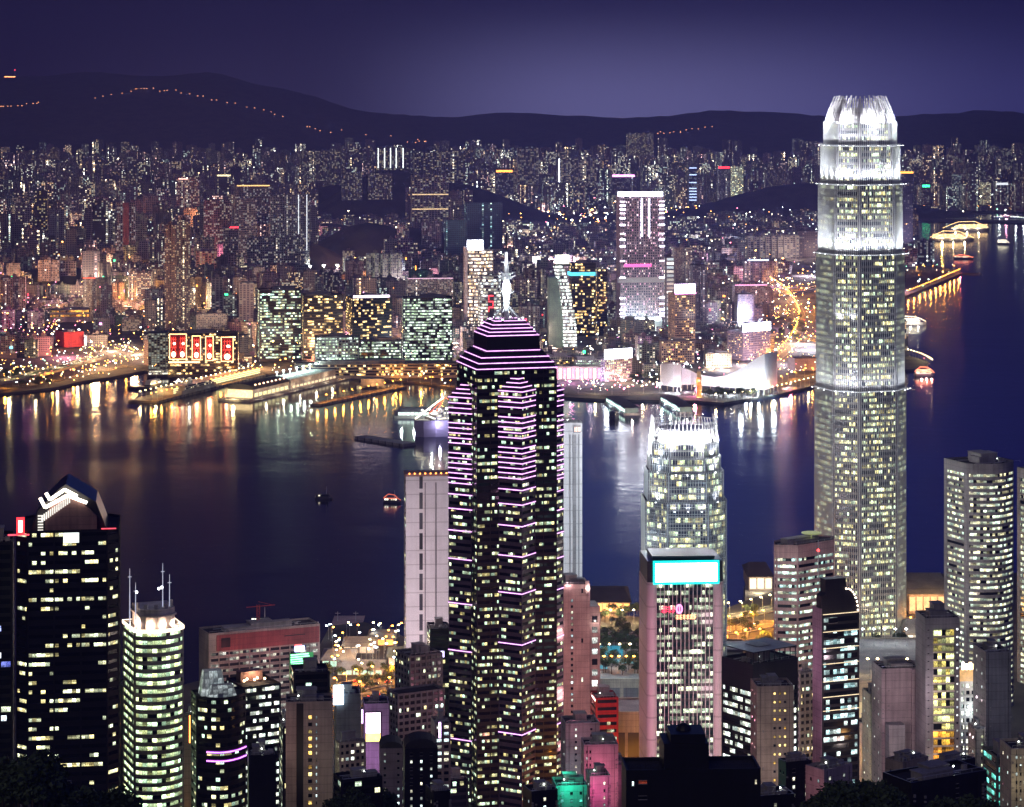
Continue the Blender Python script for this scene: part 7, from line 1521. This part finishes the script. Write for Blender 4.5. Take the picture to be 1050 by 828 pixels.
x, y = GP(464, 446, 0); r = ship('cruise_ship', 'violet-hulled cruise ship with white deck lights and red bow mast, left of the neon-ringed tower', 'ship', x, y, R(203), 100, 28, 20, 4, H_P, H_W, SW, H_W, None, lp=16000, lc=(.75, .7, 1))
g = MB(); g.tube((-20, 0, 27), (10, 0, 46), .6); g.tube((22, 0, 27), (10, 0, 46), .8); g.tube((34, 6, 27), (10, 0, 46), .5); g.build('red_lattice_mast', emit('mast_red', (1, .15, .05), 1.8), r)
g = MB(); g.tube((11, -1, 46), (46, -6, 21), .7); g.build('string_lights', SL, r)
for k in range(7): g = MB(); g.ball((44 - 11 * k, 12 - (k % 2) * 4, 33.5), 1.1, .9); g.build('deck_lamp', emit('deck_lamp_white', (.95, 1, .9), 16), r)
for dx in (-25, 0, 25): light(x + dx, y - 6, 32, 22000, (.9, 1, .9), 1)
r2, l, a, p0, p1 = pier('dark low pier left of the violet-hulled cruise ship', ((370, 447), (420, 455)), 20, 3, W_CONC, 3.0)
hall('ferry_pier', 'small white-lit pier pavilion behind the dark low pier', 408, 446, 3190, 3240, 420, emit('pier_cool_glow', (.8, 1, .9), 2.2), W_CONC, 3)
light(XU(425, 3170), 3170, 16, 30000, (.85, 1, .9), 1); light(XU(412, 3150), 3150, 12, 16000, (.85, 1, .9), 1)
b = MB(); b.prism(quadp(404, 452, 3185, 3245), -2, 3.2); b.build('pier', W_CONC, label='concrete platform carrying the small white-lit pier pavilion', cat='pier')
# gold-lit ferry pier and liner at left
r3, l, a, p0, p1 = pier('broad ferry pier strung with red and gold lamps, below the neon panel building', ((146, 411), (262, 383)), 44, 3, M_PAVE, 3)
lamp_line('orange', [(p0[0], p0[1], 3), (p1[0], p1[1], 3)], 15, 'orange lamp on the broad ferry pier below the neon panels', 'orange lamps on the broad ferry pier', 9000, 2, off=-15)
lamp_line('warm', [(p0[0] - 4, p0[1] + 18, 3), (p1[0], p1[1] + 22, 3)], 15, 'warm lamp on the back edge of the broad ferry pier', 'warm lamps on the broad ferry pier back edge', 14000, 3)
g = MB(); g.box(-l * .3, -10, 3.02, l * .48, 14, 12); g.build('terminal_hall', W_CREAM, r3)
for k in range(3):
    g = MB(); g.box(-l * .3, -10.8, 5 + k * 2.6, l * .48, -10.05, 6 + k * 2.6); g.build('gallery_light', emit('gallery_yellow', (1, .95, .45), 2.6), r3)
light(p0[0] + 20, p0[1] - 26, 8, 20000, (1, .5, .08), 1.5)
x, y = GP(202, 402, 0); r = ship('liner', 'grey liner with one funnel moored along the gold-lit ferry pier', 'ship', x, y, a, 120, 18, 8, 2, wall('liner_grey', (.3, .28, .28), .5, 0), wall('liner_grey', (.3, .28, .28), .5, 0), glass('dim_ship_windows', (1, .8, .5), (1, .9, .7), .4, 1), H_W)
light(x - 10, y - 4, 26, 9000, (1, .9, .8), 1)
x, y = GP(158, 400, 0); ship('ferry', 'small orange-lit ferry at the outer end of the gold-lit pier', 'ferry', x - 6, y + 42, a, 42, 11, 4, 2, H_D, H_W, SW, None, None, lp=9000, lc=(1, .6, .2))
x, y = GP(166, 387, 0); ship('ferry', 'small greenish lit ferry inside the basin beside the neon panel building', 'ferry', x, y, R(10), 44, 11, 4, 2, H_D, H_W, SW)
pier('dark breakwater stub left of the gold-lit ferry pier', ((133, 396), (158, 397)), 14, 3, W_DARK, 3)
# star ferry piers
for (u0, v0, u1, v1, lab) in ((628, 412, 648, 424, 'left finger pier with green-white lamps in front of the promenade hotels'), (684, 411, 704, 423, 'right finger pier with white lamps, left of the clock tower')):
    rr_, l, a, p0, p1 = pier(lab, ((u0, v0), (u1, v1)), 22, 3, W_CONC, 3)
    g = MB(); g.box(-l * .48, -9, 3.02, l * .48, 9, 9.5); g.build('pier_hall', wall('pier_green', (.2, .3, .28)), rr_); g = MB(); g.box(-l * .5, -10.5, 9.52, l * .5, 10.5, 10.2); g.build('pier_roof', W_ROOF, rr_)
    for k in range(9): g = MB(); x = -l * .46 + k * l * .11; g.box(x, -9.5, 4.5, x + l * .07, -9.05, 7.5); g.build('lit_opening', emit('star_green', (.7, 1, .85), 2.8), rr_)
    for t in (.25, .7): light(p0[0] + (p1[0] - p0[0]) * t - 14, p0[1] + (p1[1] - p0[1]) * t - 8, 7, 22000, (.75, .95, 1), 1)
    light(p1[0], p1[1] - 12, 7, 15000, (1, .75, .6), 1)
x, y = GP(630, 429, 0); ship('ferry', 'small dark ferry on the water in front of the left finger pier', 'ferry', x, y, R(75), 30, 9, 4, 2, H_D, H_D, glass('dim_ship_windows', (1, .8, .5), (1, .9, .7), .4, 1))
x, y = GP(934, 333, 0); ship('ferry', 'lit white and orange ferry just right of the tallest tower', 'ferry', x, y, R(-12), 55, 12, 5, 2, H_W, H_W, SW, None, SL, lp=9000)
x, y = GP(948, 386, 0); ship('ferry', 'small red and white lit vessel off the promenade right of the tallest tower', 'ferry', x, y, R(5), 30, 10, 4, 2, H_D, H_W, SW, None, emit('ship_red_lights', (1, .2, .1), 7), lp=9000, lc=(1, .5, .4))
x, y = GP(1029, 251, 0); ship('boat', 'tiny yellow-lit boat at the far right on the open water', 'boat', x, y, R(-30), 34, 9, 4, 2, H_D, H_D, SW, None, SL)
x, y = GP(988, 266, 0); ship('boat', 'small red-lit boat below the two cruise ships', 'boat', x, y, R(-8), 50, 10, 4, 1, H_D, H_D, SW, None, emit('ship_red_lights', (1, .2, .1), 7))
for k, (u, v, lab) in enumerate(((332, 512, 'small unlit boat in the dark middle of the left harbour'), (402, 516, 'small boat with red lights left of the pale pink slab tower'), (268, 640, 'small ferry passing behind the green-screen slab roof'))):
    x, y = GP(u, v, 0); ship('boat', lab, 'boat', x, y, R(-5), 18, 5, 2, 1, H_D, H_D, SW if k else glass('dim_ship_windows', (1, .8, .5), (1, .9, .7), .4, 1), None, emit('dim_red_lights', (1, .2, .1), 1.2) if k == 1 else None)
for k, (u, v) in enumerate(((1024, 224), (1031, 223), (1041, 224), (1049, 224.5))):
    x, y = GP(u, v, 0); ship('barge', ['moored barge with a white lamp, first from left in the far right row', 'moored barge with a red lamp in the far right row', 'moored barge with a white lamp, third in the far right row', 'moored barge cut by the right edge in the far right row'][k], 'barge', x, y, 0, 40, 14, 4, 1, H_D, H_W, SW, None, None, lp=0)
    light(x, y - 12, 14, 90000, (1, .3, .5) if k == 1 else (.85, 1, .95), 3)
# roads of the far shore
rd = gpts([(-20, 395), (30, 385), (62, 377), (84, 371), (100, 366)], 14); road('elevated_road', rd, 26, deck=2)
lamp_line('warm', rd, 38, 'lamp on the left elevated expressway by the red-walled warehouse', 'lamps along the left elevated expressway', 60000, 2)
cars(rd, 26, 'car on the left elevated expressway near the red-walled warehouse', 'cars on the left elevated expressway', 8, 4)
rd = gpts([(-20, 402), (40, 393), (80, 386), (112, 379), (140, 374)], 3.4); road('road', rd, 16)
lamp_line('orange', rd, 26, 'orange lamp along the left shore road', 'orange lamps along the left shore road', 30000, 2)
for (P, w_, nm, dk, z) in (([(770, 366), (800, 358), (832, 350), (848, 338), (838, 322), (812, 318), (790, 322)], 22, 'right shore road', 0, 3.5), ([(798, 302), (816, 298), (846, 293), (880, 288)], 22, 'elevated road at right', 1.5, 12), ([(790, 372), (812, 350), (820, 325), (806, 300), (785, 285), (780, 270)], 22, 'north-south road', 0, 3.6), ([(790, 398), (812, 390), (838, 384), (870, 376)], 14, 'museum road', 0, 3.5)):
    rd = gpts(P, z); road('elevated_road' if dk else 'road', rd, w_, deck=dk, z=z)
    lamp_line('orange', rd, 30, 'orange lamp on the ' + nm + ' left of the tallest tower', 'orange lamps on the ' + nm, 70000, 2)
    if 'museum' not in nm: cars(rd, 14, 'car on the orange-lit ' + nm + ' left of the tallest tower', 'cars on the ' + nm, len(P), 4)
rd = gpts([(560, 402), (628, 405), (670, 403), (712, 404)], 3.5); road('road', rd, 18)
lamp_line('warm', rd, 24, 'warm lamp on the promenade road before the hotels', 'warm lamps on the promenade road', 26000, 3)
lamp_line('warm', gpts([(735, 412), (770, 409), (800, 403), (835, 394.5), (880, 386)], 3), 15, 'warm lamp post along the curved waterfront promenade by the white hall', 'lamp posts along the curved promenade', 15000, 4)
lamp_line('orange', gpts([(931, 303), (958, 292), (985, 280)], 3), 22, 'lamp on the slanting quay right of the tallest tower', 'lamps on the slanting quay', 26000, 3)
lamp_line('orange', gpts([(940, 278), (960, 277), (984, 277)], 3), 26, 'orange lamp on the quay head right of the tallest tower', 'orange lamps on the quay head', 60000, 3)
lamp_line('warm', gpts([(930, 365), (945, 370), (955, 376)], 3), 14, 'lamp on the short curved jetty right of the tallest tower', 'lamps on the short curved jetty', 9000, 2)
lamp_line('orange', gpts([(352, 386), (400, 390), (440, 394), (462, 398)], 3), 24, 'orange lamp along the quay behind the open pier', 'orange lamps along the quay behind the open pier', 40000, 2)
pier('thin dark jetty with a red lamp off the slanting quay', ((986, 280), (1006, 280.5)), 10, 3, W_DARK, 3); light(*GP(985, 281, 0), 8, 30000, (1, .1, .2), 1)
pier('red-lamped round pier head at the end of the curved promenade', ((806, 400), (816, 397)), 18, 3, W_DARK, 3.2); light(*GP(811, 402, 0), 9, 40000, (1, .1, .2), 1.5)
light(*GP(713, 409, 0), 12, 70000, (1, .15, .4), 2)
lamp_line('orange', [(XU(u, 9150), 9150, 3) for u in (936, 1052)], 40, 'orange lamp on the far right waterfront', 'lamps along the far right waterfront', 90000, 3)
lamp_line('warm', [(XU(u, 8950), 8950, 3) for u in (500, 830)], 60, 'warm lamp on the far centre waterfront', 'lamps along the far centre waterfront', 90000, 4)
rd = [(XU(u, GY(v)), GY(v), 3) for u, v in ((516, 216), (575, 217))]
for (u, v, m, w_, h_, lab) in ((534, 213, PP, 60, 14, 'wide pink-lit low hall in the far centre'), (560, 208, PO, 18, 12, 'yellow-flooded low hall in the far centre'), (602, 212, PO, 18, 20, 'orange-lit block in the far centre')):
    Y = GY(v + 2, 3); x = XU(u, Y); g = MB(); g.box(x - w_ / 2, Y, 3, x + w_ / 2, Y + 20, 3 + h_, 0); g.box(x - w_ * .46, Y - .8, 3 + h_ * .3, x + w_ * .46, Y - .05, 3 + h_ * .85, 1); g.build('low_hall', [W_CREAM, m], label=lab, cat='hall'); light(x, Y - 20, 10, 90000, (1, .6, .4), 3)
# lamps on the mountain road, traced by ground points on the slopes
def ridge_lamps(P, n, key, lab, grp, Y0=12600):
    for k in range(n):
        t = k / n * (len(P) - 1); i = int(t); f_ = t - i; u = P[i][0] * (1 - f_) + P[i + 1][0] * f_ + rnd.uniform(-1, 1); v = P[i][1] * (1 - f_) + P[i + 1][1] * f_ + rnd.uniform(-.6, .6); u += rnd.uniform(-2.5, 2.5)
        # find the slope point this bearing meets
        Y = 10600
        while Y < 13300 and VZ(back(XU(u, Y), Y), Y) > v: Y += 40
        Y = min(Y, 13200); lamp(key, XU(u, Y), Y, back(XU(u, Y), Y), 0, lab, grp, 0)
lamp_proto('ridge', (1, .38, .15), 4.5, 14, 3.0)
ridge_lamps([(0, 114), (20, 112), (46, 108)], 12, 'ridge', 'faint orange lamp on the left mountain road', 'lamps on the left mountain road')
ridge_lamps([(98, 104), (140, 96), (150, 95), (180, 98), (215, 106), (260, 115), (300, 125)], 30, 'ridge', 'faint lamp on the curving mountain road above the left estates', 'lamps on the curving mountain road')
ridge_lamps([(676, 141), (700, 138), (734, 133)], 12, 'ridge', 'small lamp on the hill crest above the centre-right estates', 'lamps on the centre-right hill crest')
ridge_lamps([(420, 150), (440, 149), (310, 133), (345, 142)], 14, 'ridge', 'dim lamp low on the middle mountain slope', 'lamps low on the middle mountain slope')
r = empty('hilltop_station', (XU(10, 13000), 13000, back(XU(10, 13000), 13000) - 3), 0, label='red-orange lit station on the mountain top at the upper left', cat='building')
g = MB(); g.box(-30, 0, 0, 30, 12, 8, 0); g.box(-28, -1, 3, 28, -.1, 7, 1); g.build('station_block', [W_CONC, sg('stationorange', (1, .35, .12), 9)], r); g = MB(); g.tube((26, 4, 8), (26, 4, 40), 1.4, .5); g.ball((26, 4, 40), 4, 4, 1); g.build('antenna_mast', [W_STEEL, PR], r)

# ================================================================ the mass of the far city
def inpoly(x, y, P):
    c = False; n = len(P)
    for i in range(n):
        (x0, y0), (x1, y1) = P[i], P[i - 1]
        if (y0 > y) != (y1 > y) and x < (x1 - x0) * (y - y0) / (y1 - y0) + x0: c = not c
    return c
CLEAR = [  # ground areas kept open (u0, u1, v0, v1)
    (284, 398, 266, 290), (-40, 124, 368, 412), (100, 150, 356, 412), (786, 850, 284, 412), (676, 1060, 372, 420), (300, 470, 384, 420), (560, 720, 399, 420), (516, 640, 220, 236), (640, 730, 220, 230), (316, 424, 213, 224), (925, 1100, 260, 420), (800, 850, 296, 316), (150, 262, 382, 400), (700, 800, 316, 322), (936, 1100, 217, 300)]
WALLS = [(.34, .28, .27), (.26, .24, .26), (.40, .34, .33), (.20, .18, .21), (.30, .22, .22), (.38, .36, .36), (.14, .12, .15), (.24, .26, .28), (.36, .26, .30)]
WN = ['beige', 'grey', 'cream', 'dark grey', 'reddish', 'pale grey', 'near-black', 'blue-grey', 'mauve']
TINT = [(1, .62, .3), (1, .85, .55), (1, 1, .85), (.75, 1, .9), (1, .55, .6)]
TN = ['amber', 'warm', 'white', 'cool white', 'pinkish']
q = random.Random(42); BL = []
rot0 = R(11)
Y = 3560.0
while Y < 11200:
    sp_ = 46 if Y < 5200 else (54 if Y < 7000 else 66)
    xa = XU(-25, Y); xb = XU(1075, Y); x = xa + q.uniform(0, 30)
    while x < xb:
        px, py = x + q.uniform(-9, 9), Y + q.uniform(-12, 12) + math.sin(x * .004) * 30; x += sp_ * q.uniform(.62, 1.15)
        u, vb = UU(px, py), VZ(3, py)
        if not inpoly(px, py - 14, KOWP) or (py > 3300 and inpoly(px, py, bay)): continue
        if any(a <= u <= b_ and c_ <= vb <= d_ for a, b_, c_, d_ in CLEAR): continue
        mh = mound_h(px, py)
        if mh > 9: continue
        if py < 4300: h = q.uniform(22, 58) if u > 470 else q.uniform(18, 52)
        elif py < 6000: h = q.uniform(28, 68) if q.random() < .85 else q.uniform(70, 105)
        elif py < 8000: h = q.uniform(35, 80) if q.random() < .7 else q.uniform(85, 130)
        else: h = q.uniform(60, 110) if q.random() < .6 else q.uniform(110, 150)
        if 500 < u < 840 and 4800 < py < 6600: h = min(h, q.uniform(22, 45))
        if 320 < u < 420 and 6500 < py < 8700: h = min(h, q.uniform(20, 40))
        if 480 < u < 850 and 6600 < py < 8900: h = min(h, q.uniform(14, 36))
        w_ = q.uniform(20, 34) * (1.25 if py > 6500 else 1); d = q.uniform(16, 26)
        if h > 80: w_ = q.uniform(24, 46)
        zb = max(2, back(px, py + d / 2) - 3) if py > 8900 else 2
        if zb > 90: continue
        if zb > 60 and q.random() < .5: continue
        u0, u1 = UU(px - w_ / 2, py), UU(px + w_ / 2, py); vt = VZ(zb + h, py); ok = True
        for (a, b_, c_, d_, Yh) in HERO:
            if u1 > a and u0 < b_:
                if py < Yh + 34 and vt < d_ and py < Yh - 4:
                    nh = HC - (d_ - HV) * py / FP - zb
                    if nh < 14: ok = False; break
                    h = min(h, nh); vt = VZ(zb + h, py)
                elif Yh - 30 <= py <= Yh + 42: ok = False; break
                elif py > Yh + 42 and py < Yh + 500 and vt < c_ + 2: h = max(14, min(h, HC - (c_ + 4 - HV) * py / FP - zb)); vt = VZ(zb + h, py)
        if not ok: continue
        side = u / 1050; ti = q.choices(range(5), [3.0, 3, 2.2, 1, 1.0] if side < .3 else ([1.2, 2.6, 3, 2, .6] if side < .8 else [1.5, 3, 3, 1.5, .4]))[0]
        wi_ = q.choices(range(9), [3, 2, 2, 2, 2, 1, 2, 1, 2])[0]
        BL.append(dict(x=px, y=py, w=w_, d=d, h=h, z=zb, rot=rot0 + q.uniform(-.12, .12) + (.5 if q.random() < .08 else 0), wi=wi_, ti=ti, lit=.03 + .42 * q.random() ** 1.6, st=(.4 + 5.6 * q.random() ** 2.2) * (1.3 if side > .45 else 1) * (1.35 if py > 6500 else 1), plan=q.choice(['comb', 'notch', 'rect', 'cross', 'comb', 'octa'] if h > 60 else ['rect', 'notch', 'comb', 'rect']), u0=u0, u1=u1, vt=vt, u=u))
    Y += 44 if Y < 5200 else (58 if Y < 7000 else 74)
# how much of each block shows: a skyline buffer, near to far
buf = [999.0] * 1060
occ = sorted([(b_['y'], b_['u0'], b_['u1'], b_['vt'], b_) for b_ in BL] + [(h_[4], h_[0] + 2, h_[1] - 2, h_[2] + 3, None) for h_ in HERO], key=lambda t: t[0])
for (yy, a, c_, vt, bb) in occ:
    vis = 0
    for cx in range(max(0, int(a)), min(1049, int(c_)) + 1):
        if vt < buf[cx]: vis += min(buf[cx], VZ(3, yy)) - vt; buf[cx] = vt
    if bb is not None: bb['vis'] = vis
BL = [b_ for b_ in BL if b_['vis'] > .5 or q.random() < .3]
BL.sort(key=lambda b_: -b_['vis'])
MARK = [(207, 355, 3620, 'the neon panel building'), (285, 335, 3830, 'the leftmost harbour-front tower'), (437, 340, 3700, 'the rightmost harbour-front tower'), (330, 280, 5500, 'the floodlit sports field'), (72, 355, 4050, 'the red-walled warehouse'), (181, 280, 4250, 'the tall brown twin slab'), (492, 290, 4250, 'the box-sign tower'), (578, 310, 4050, 'the leaning curved tower'), (656, 260, 4300, 'the tall lilac tower'), (702, 320, 3950, 'the pink-signed tower'), (772, 350, 3850, 'the white-signed violet hotel'), (860, 250, 3500, 'the tallest tower'), (440, 205, 6900, 'the amber-belted lilac slab'), (297, 220, 5750, 'the light-lined pale slab'), (102, 225, 6100, 'the dark pointed tower'), (30, 300, 4700, 'the dusky pink left block'), (57, 280, 5350, 'the low-hill block pair'), (393, 272, 5000, 'the pale hotel slab'), (190, 200, 7200, 'the reddish tower group'), (402, 160, 8900, 'the white-lined hilltop slab'), (755, 190, 9250, 'the yellow-green block'), (542, 170, 9300, 'the tallest centre estate'), (930, 215, 7000, 'the orange-crowned thin tower')]
ORD = ['first', 'second', 'third', 'fourth', 'fifth', 'sixth', 'seventh', 'eighth', 'ninth', 'tenth', 'eleventh', 'twelfth', 'thirteenth', 'fourteenth', 'fifteenth', 'sixteenth']
NI = 285; ind, rest = BL[:NI], BL[NI:]
used_l = {}
for b_ in ind:
    vm = b_['vt'] + 6; m = min(MARK, key=lambda k: (k[0] - b_['u']) ** 2 + (k[1] - vm) ** 2); dx, dy = b_['u'] - m[0], vm - m[1]
    rel = ('left of' if dx < 0 else 'right of') if abs(dx) > abs(dy) * .9 else ('above' if dy < 0 else 'below'); b_['dist'] = math.hypot(dx, dy)
    pxw, pxh = b_['u1'] - b_['u0'], b_['h'] / b_['w']
    sz = ('tall slim' if pxh > 3 else 'tall' if pxh > 2.2 else 'squat' if pxh < 1.1 else 'mid-rise'); b_['key'] = (f"{sz} {WN[b_['wi']]} block with {TN[b_['ti']]} windows", rel, m[3])
    used_l.setdefault((b_['key']), []).append(b_)
for (a, rel, mk), L_ in used_l.items():
    L_.sort(key=lambda t: t['dist'])
    for i, b_ in enumerate(L_): b_['label'] = f"{a}, {ORD[min(i, 15)]} such {rel} {mk}" if len(L_) > 1 else f"{a}, {rel} {mk}"
def rooftop(g, w_, d, h, wc, r_, P=None):
    dk = tuple(t * .7 for t in wc); n = 1 if w_ < 26 else 2
    for k in range(n): cx = -w_ / 2 + w_ * (k + .5) / n; cbox(g, cx - 3, -d * .18, h, cx + 3, d * .22, h + r_.uniform(3, 5), dk); cbox(g, cx - 1.2, -d * .1, h + 3, cx + 1.2, d * .05, h + r_.uniform(5.2, 7), dk)
for i, b_ in enumerate(ind):
    wc = tuple(t * q.uniform(.8, 1.15) for t in WALLS[b_['wi']]); g = MB(); CELL[0] += 31
    P = city_block(g, 0, 0, 0, b_['w'], b_['d'], 0, b_['h'], wc, b_['lit'], TINT[b_['ti']], b_['st'], b_['plan'], bay=3.4 if b_['y'] < 5200 else 5.4, fh=3.1 if b_['y'] < 5200 else 5.0)
    o = g.build('city_block', M_CITY, label=b_['label'], cat='city block', group='blocks of the far city'); o.location = (b_['x'], b_['y'], b_['z']); o.rotation_euler = (0, 0, b_['rot'])
    g = MB(); rooftop(g, b_['w'] * .8, b_['d'], b_['h'], wc, q); g.build('plant_room', M_CITY, o)
    if q.random() < .5:
        g = MB(); cx = q.uniform(-.3, .3) * b_['w']; A = b_['h']; g.tube((cx, 0, A), (cx, 0, A + 2.6), 1.5, 1.5, 8); g.build('water_tank', W_CONC, o)
    if b_['y'] < 5600 and q.random() < .45:
        col_ = q.choice([PR, PP, PO, PW, sg('lampgreen', (.05, 1, .35), 5), sg('cyanish', (.2, .8, 1), 4)]) ; g = MB(); zz = q.uniform(.1, .9) * b_['h']; ww = q.uniform(1, 5); hh = q.uniform(1, 6); cx = q.uniform(-.35, .35) * b_['w']
        g.box(cx - ww / 2, -b_['d'] / 2 - .7, zz, cx + ww / 2, -b_['d'] / 2 - .05, zz + hh); g.build('neon_sign', col_, o)
    if q.random() < .6: g = MB(); cbox(g, -b_['w'] / 2 - 3, -b_['d'] / 2 - 4, 0, b_['w'] / 2 + 3, -b_['d'] / 2 - .06, min(10, b_['h'] * .25), tuple(t * .8 for t in wc)); g.build('podium', M_CITY, o)
g = MB()
for b_ in rest:
    wc = tuple(t * q.uniform(.8, 1.15) for t in WALLS[b_['wi']]); CELL[0] += 31
    city_block(g, b_['x'], b_['y'], b_['rot'], b_['w'], b_['d'], b_['z'], b_['h'], wc, b_['lit'], TINT[b_['ti']], b_['st'], b_['plan'], bay=3.4 if b_['y'] < 5200 else 5.4, fh=3.1 if b_['y'] < 5200 else 5.0)
    cbox(g, b_['x'] - 4, b_['y'] - 3, b_['z'] + b_['h'], b_['x'] + 3, b_['y'] + 4, b_['z'] + b_['h'] + 4.5, tuple(t * .6 for t in wc))
print('city blocks', len(ind), len(rest))
g.build('distant_city', M_CITY, label='densely packed further blocks of the far shore city', cat='distant city', kind='stuff')
# street-level lights between the blocks: many small lamps as one mass, a few of them real light sources
g = {k: MB() for k in range(5)}
LC = [((1, .42, .08), 26), ((1, .8, .5), 26), ((.85, .98, 1), 26), ((1, .2, .35), 18), ((.3, 1, .6), 14)]
for k in range(5200):
    Y = 3500 + 5600 * q.random() ** 1.3; u = q.uniform(-10, 1060); px = XU(u, Y)
    if not inpoly(px, Y, KOWP) or mound_h(px, Y) > 6 or inpoly(px, Y, bay): continue
    if q.random() < .25 and u > 480: continue
    c_ = q.choices(range(5), [5, 3, 2, 1.2, .4] if u < 330 else [3, 3, 4, .9, .4])[0]
    z = q.choice((7, 9, 12)) if q.random() < .75 else q.uniform(14, 50) * (1 if Y < 6000 else 1.2)
    r_ = (.55 + .9 * q.random() ** 4) * Y / 4200; g[c_].ball((px, Y, z), r_, r_ * .7, 0, 6, 3)
for (uu0, uu1, vv0, vv1, n, cc, r0) in ((82, 150, 352, 376, 75, (1, 0, 1, 0), 1.25), (0, 120, 376, 396, 80, (0, 0, 1), 1.0), (178, 212, 208, 232, 90, (0, 0, 1), 1.6), (556, 680, 392, 404, 90, (1, 3, 2), 1.0), (480, 770, 300, 390, 130, (2, 2, 1), 1.3), (290, 400, 250, 300, 40, (2, 2), 1.5), (500, 840, 212, 222, 110, (0, 1, 2), 2.0), (470, 760, 225, 300, 120, (2, 1), 1.5), (786, 850, 285, 384, 190, (0, 0, 0, 1), .95), (266, 470, 382, 392, 90, (0, 0, 1), 1.1), (150, 262, 372, 398, 130, (0, 0, 1), .9), (690, 800, 296, 330, 50, (1, 2, 0), 1.1), (560, 780, 300, 400, 120, (2, 2, 3), 1.5), (0, 330, 230, 360, 330, (0, 0, 0, 1, 3, 2), 1.35), (470, 840, 225, 330, 200, (2, 2, 1, 0), 1.5), (0, 60, 300, 345, 60, (3, 0, 1), 1.4)):
    for k in range(n):
        px, Y = GP(q.uniform(uu0, uu1), q.uniform(vv0, vv1), 3)
        if not inpoly(px, Y, KOWP): continue
        r_ = r0 * (.5 + 1.0 * q.random() ** 3) * Y / 4200; g[q.choice(cc)].ball((px, Y, q.uniform(6, 16)), r_, r_ * .7, 0, 6, 3)
big = MB()
for k, mb in g.items():
    off = len(big.v); big.v += mb.v; big.f += [tuple(i + off for i in f_) for f_ in mb.f]; big.m += [k] * len(mb.f)
    big.uv += [(0, 0)] * len(mb.v); big.a += [None] * len(mb.f); big.b += [None] * len(mb.f)
big.build('distant_city_lamps', [emit('mass_lamp_' + str(k), c_, s_) for k, (c_, s_) in enumerate(LC)], label='countless small street and sign lamps scattered through the far shore city', cat='street lights', kind='stuff')
for k in range(150):
    Y = 3700 + 3600 * q.random() ** 1.2; u = q.uniform(0, 1000); px = XU(u, Y)
    if not inpoly(px, Y, KOWP) or mound_h(px, Y) > 6: continue
    c_ = q.choice([(1, .4, .1), (1, .5, .2), (1, .6, .3), (1, .3, .4), (1, .75, .5)] if u < 400 else [(.9, .85, 1), (1, .8, .9), (.8, .9, 1), (1, .7, .5), (1, .5, .8)])
    light(px, Y, q.uniform(14, 34), q.uniform(.5, 2.0) * 2.6e5 * (1.3 if Y > 5000 else 1), c_, 5)
fm = MB(); mats_ = []
for k in [k_ for k_ in FARL if k_ != 'n']:
    m0 = len(mats_); mats_ += [W_STEEL, LAMPS[k][1].materials[0]]; mb = FARL[k]; off = len(fm.v); fm.v += mb.v; fm.f += [tuple(i + off for i in f_) for f_ in mb.f]; fm.m += [m0 + a_ for a_ in mb.m]; fm.uv += [(0, 0)] * len(mb.v); fm.a += [None] * len(mb.f); fm.b += [None] * len(mb.f)
fm.build('distant_road_lamps', mats_, label='rows of tiny road lamps along the far roads, far waterfronts and mountain road', cat='street lights', kind='stuff')
# trees on the promenade and in the parks
for (lab, grp, u0, u1, v0, v1, n) in [('leafy tree on the promenade before the white hall', 'trees before the white hall', 722, 800, 406.5, 409.5, 26), ('leafy tree in the park left of the orange shore road', 'trees in the park by the tallest tower', 784, 826, 330, 352, 46), ('leafy tree between the promenade hotels and the white hall', 'trees by the promenade hotels', 646, 676, 388, 398, 14), ('dark tree on the left waterfront strip', 'trees on the left waterfront strip', 0, 60, 386, 398, 26)]:
    for k in range(n):
        x, y = GP(q.uniform(u0, u1), q.uniform(v0, v1), 3)
        if inpoly(x, y, KOWP): tree(x, y, 3, q.uniform(.9, 1.4), k, lab, grp)

# ---------------------------------------------------------------- the night haze
hb = MB(); hb.box(-8000, -260, -3.2, 8000, 16400, 1010)
hm = bpy.data.materials.new('night_haze'); hm.use_nodes = True; hn = hm.node_tree; hn.nodes.clear()
ho = hn.nodes.new('ShaderNodeOutputMaterial'); pv = hn.nodes.new('ShaderNodeVolumePrincipled'); pv.inputs['Density'].default_value = 7.5e-5; pv.inputs['Color'].default_value = (.22, .25, .74, 1); pv.inputs['Anisotropy'].default_value = 0.0
hn.links.new(pv.outputs[0], ho.inputs['Volume'])
hb.build('haze', hm, kind='stuff', label='thin violet night haze over the harbour', cat='haze')
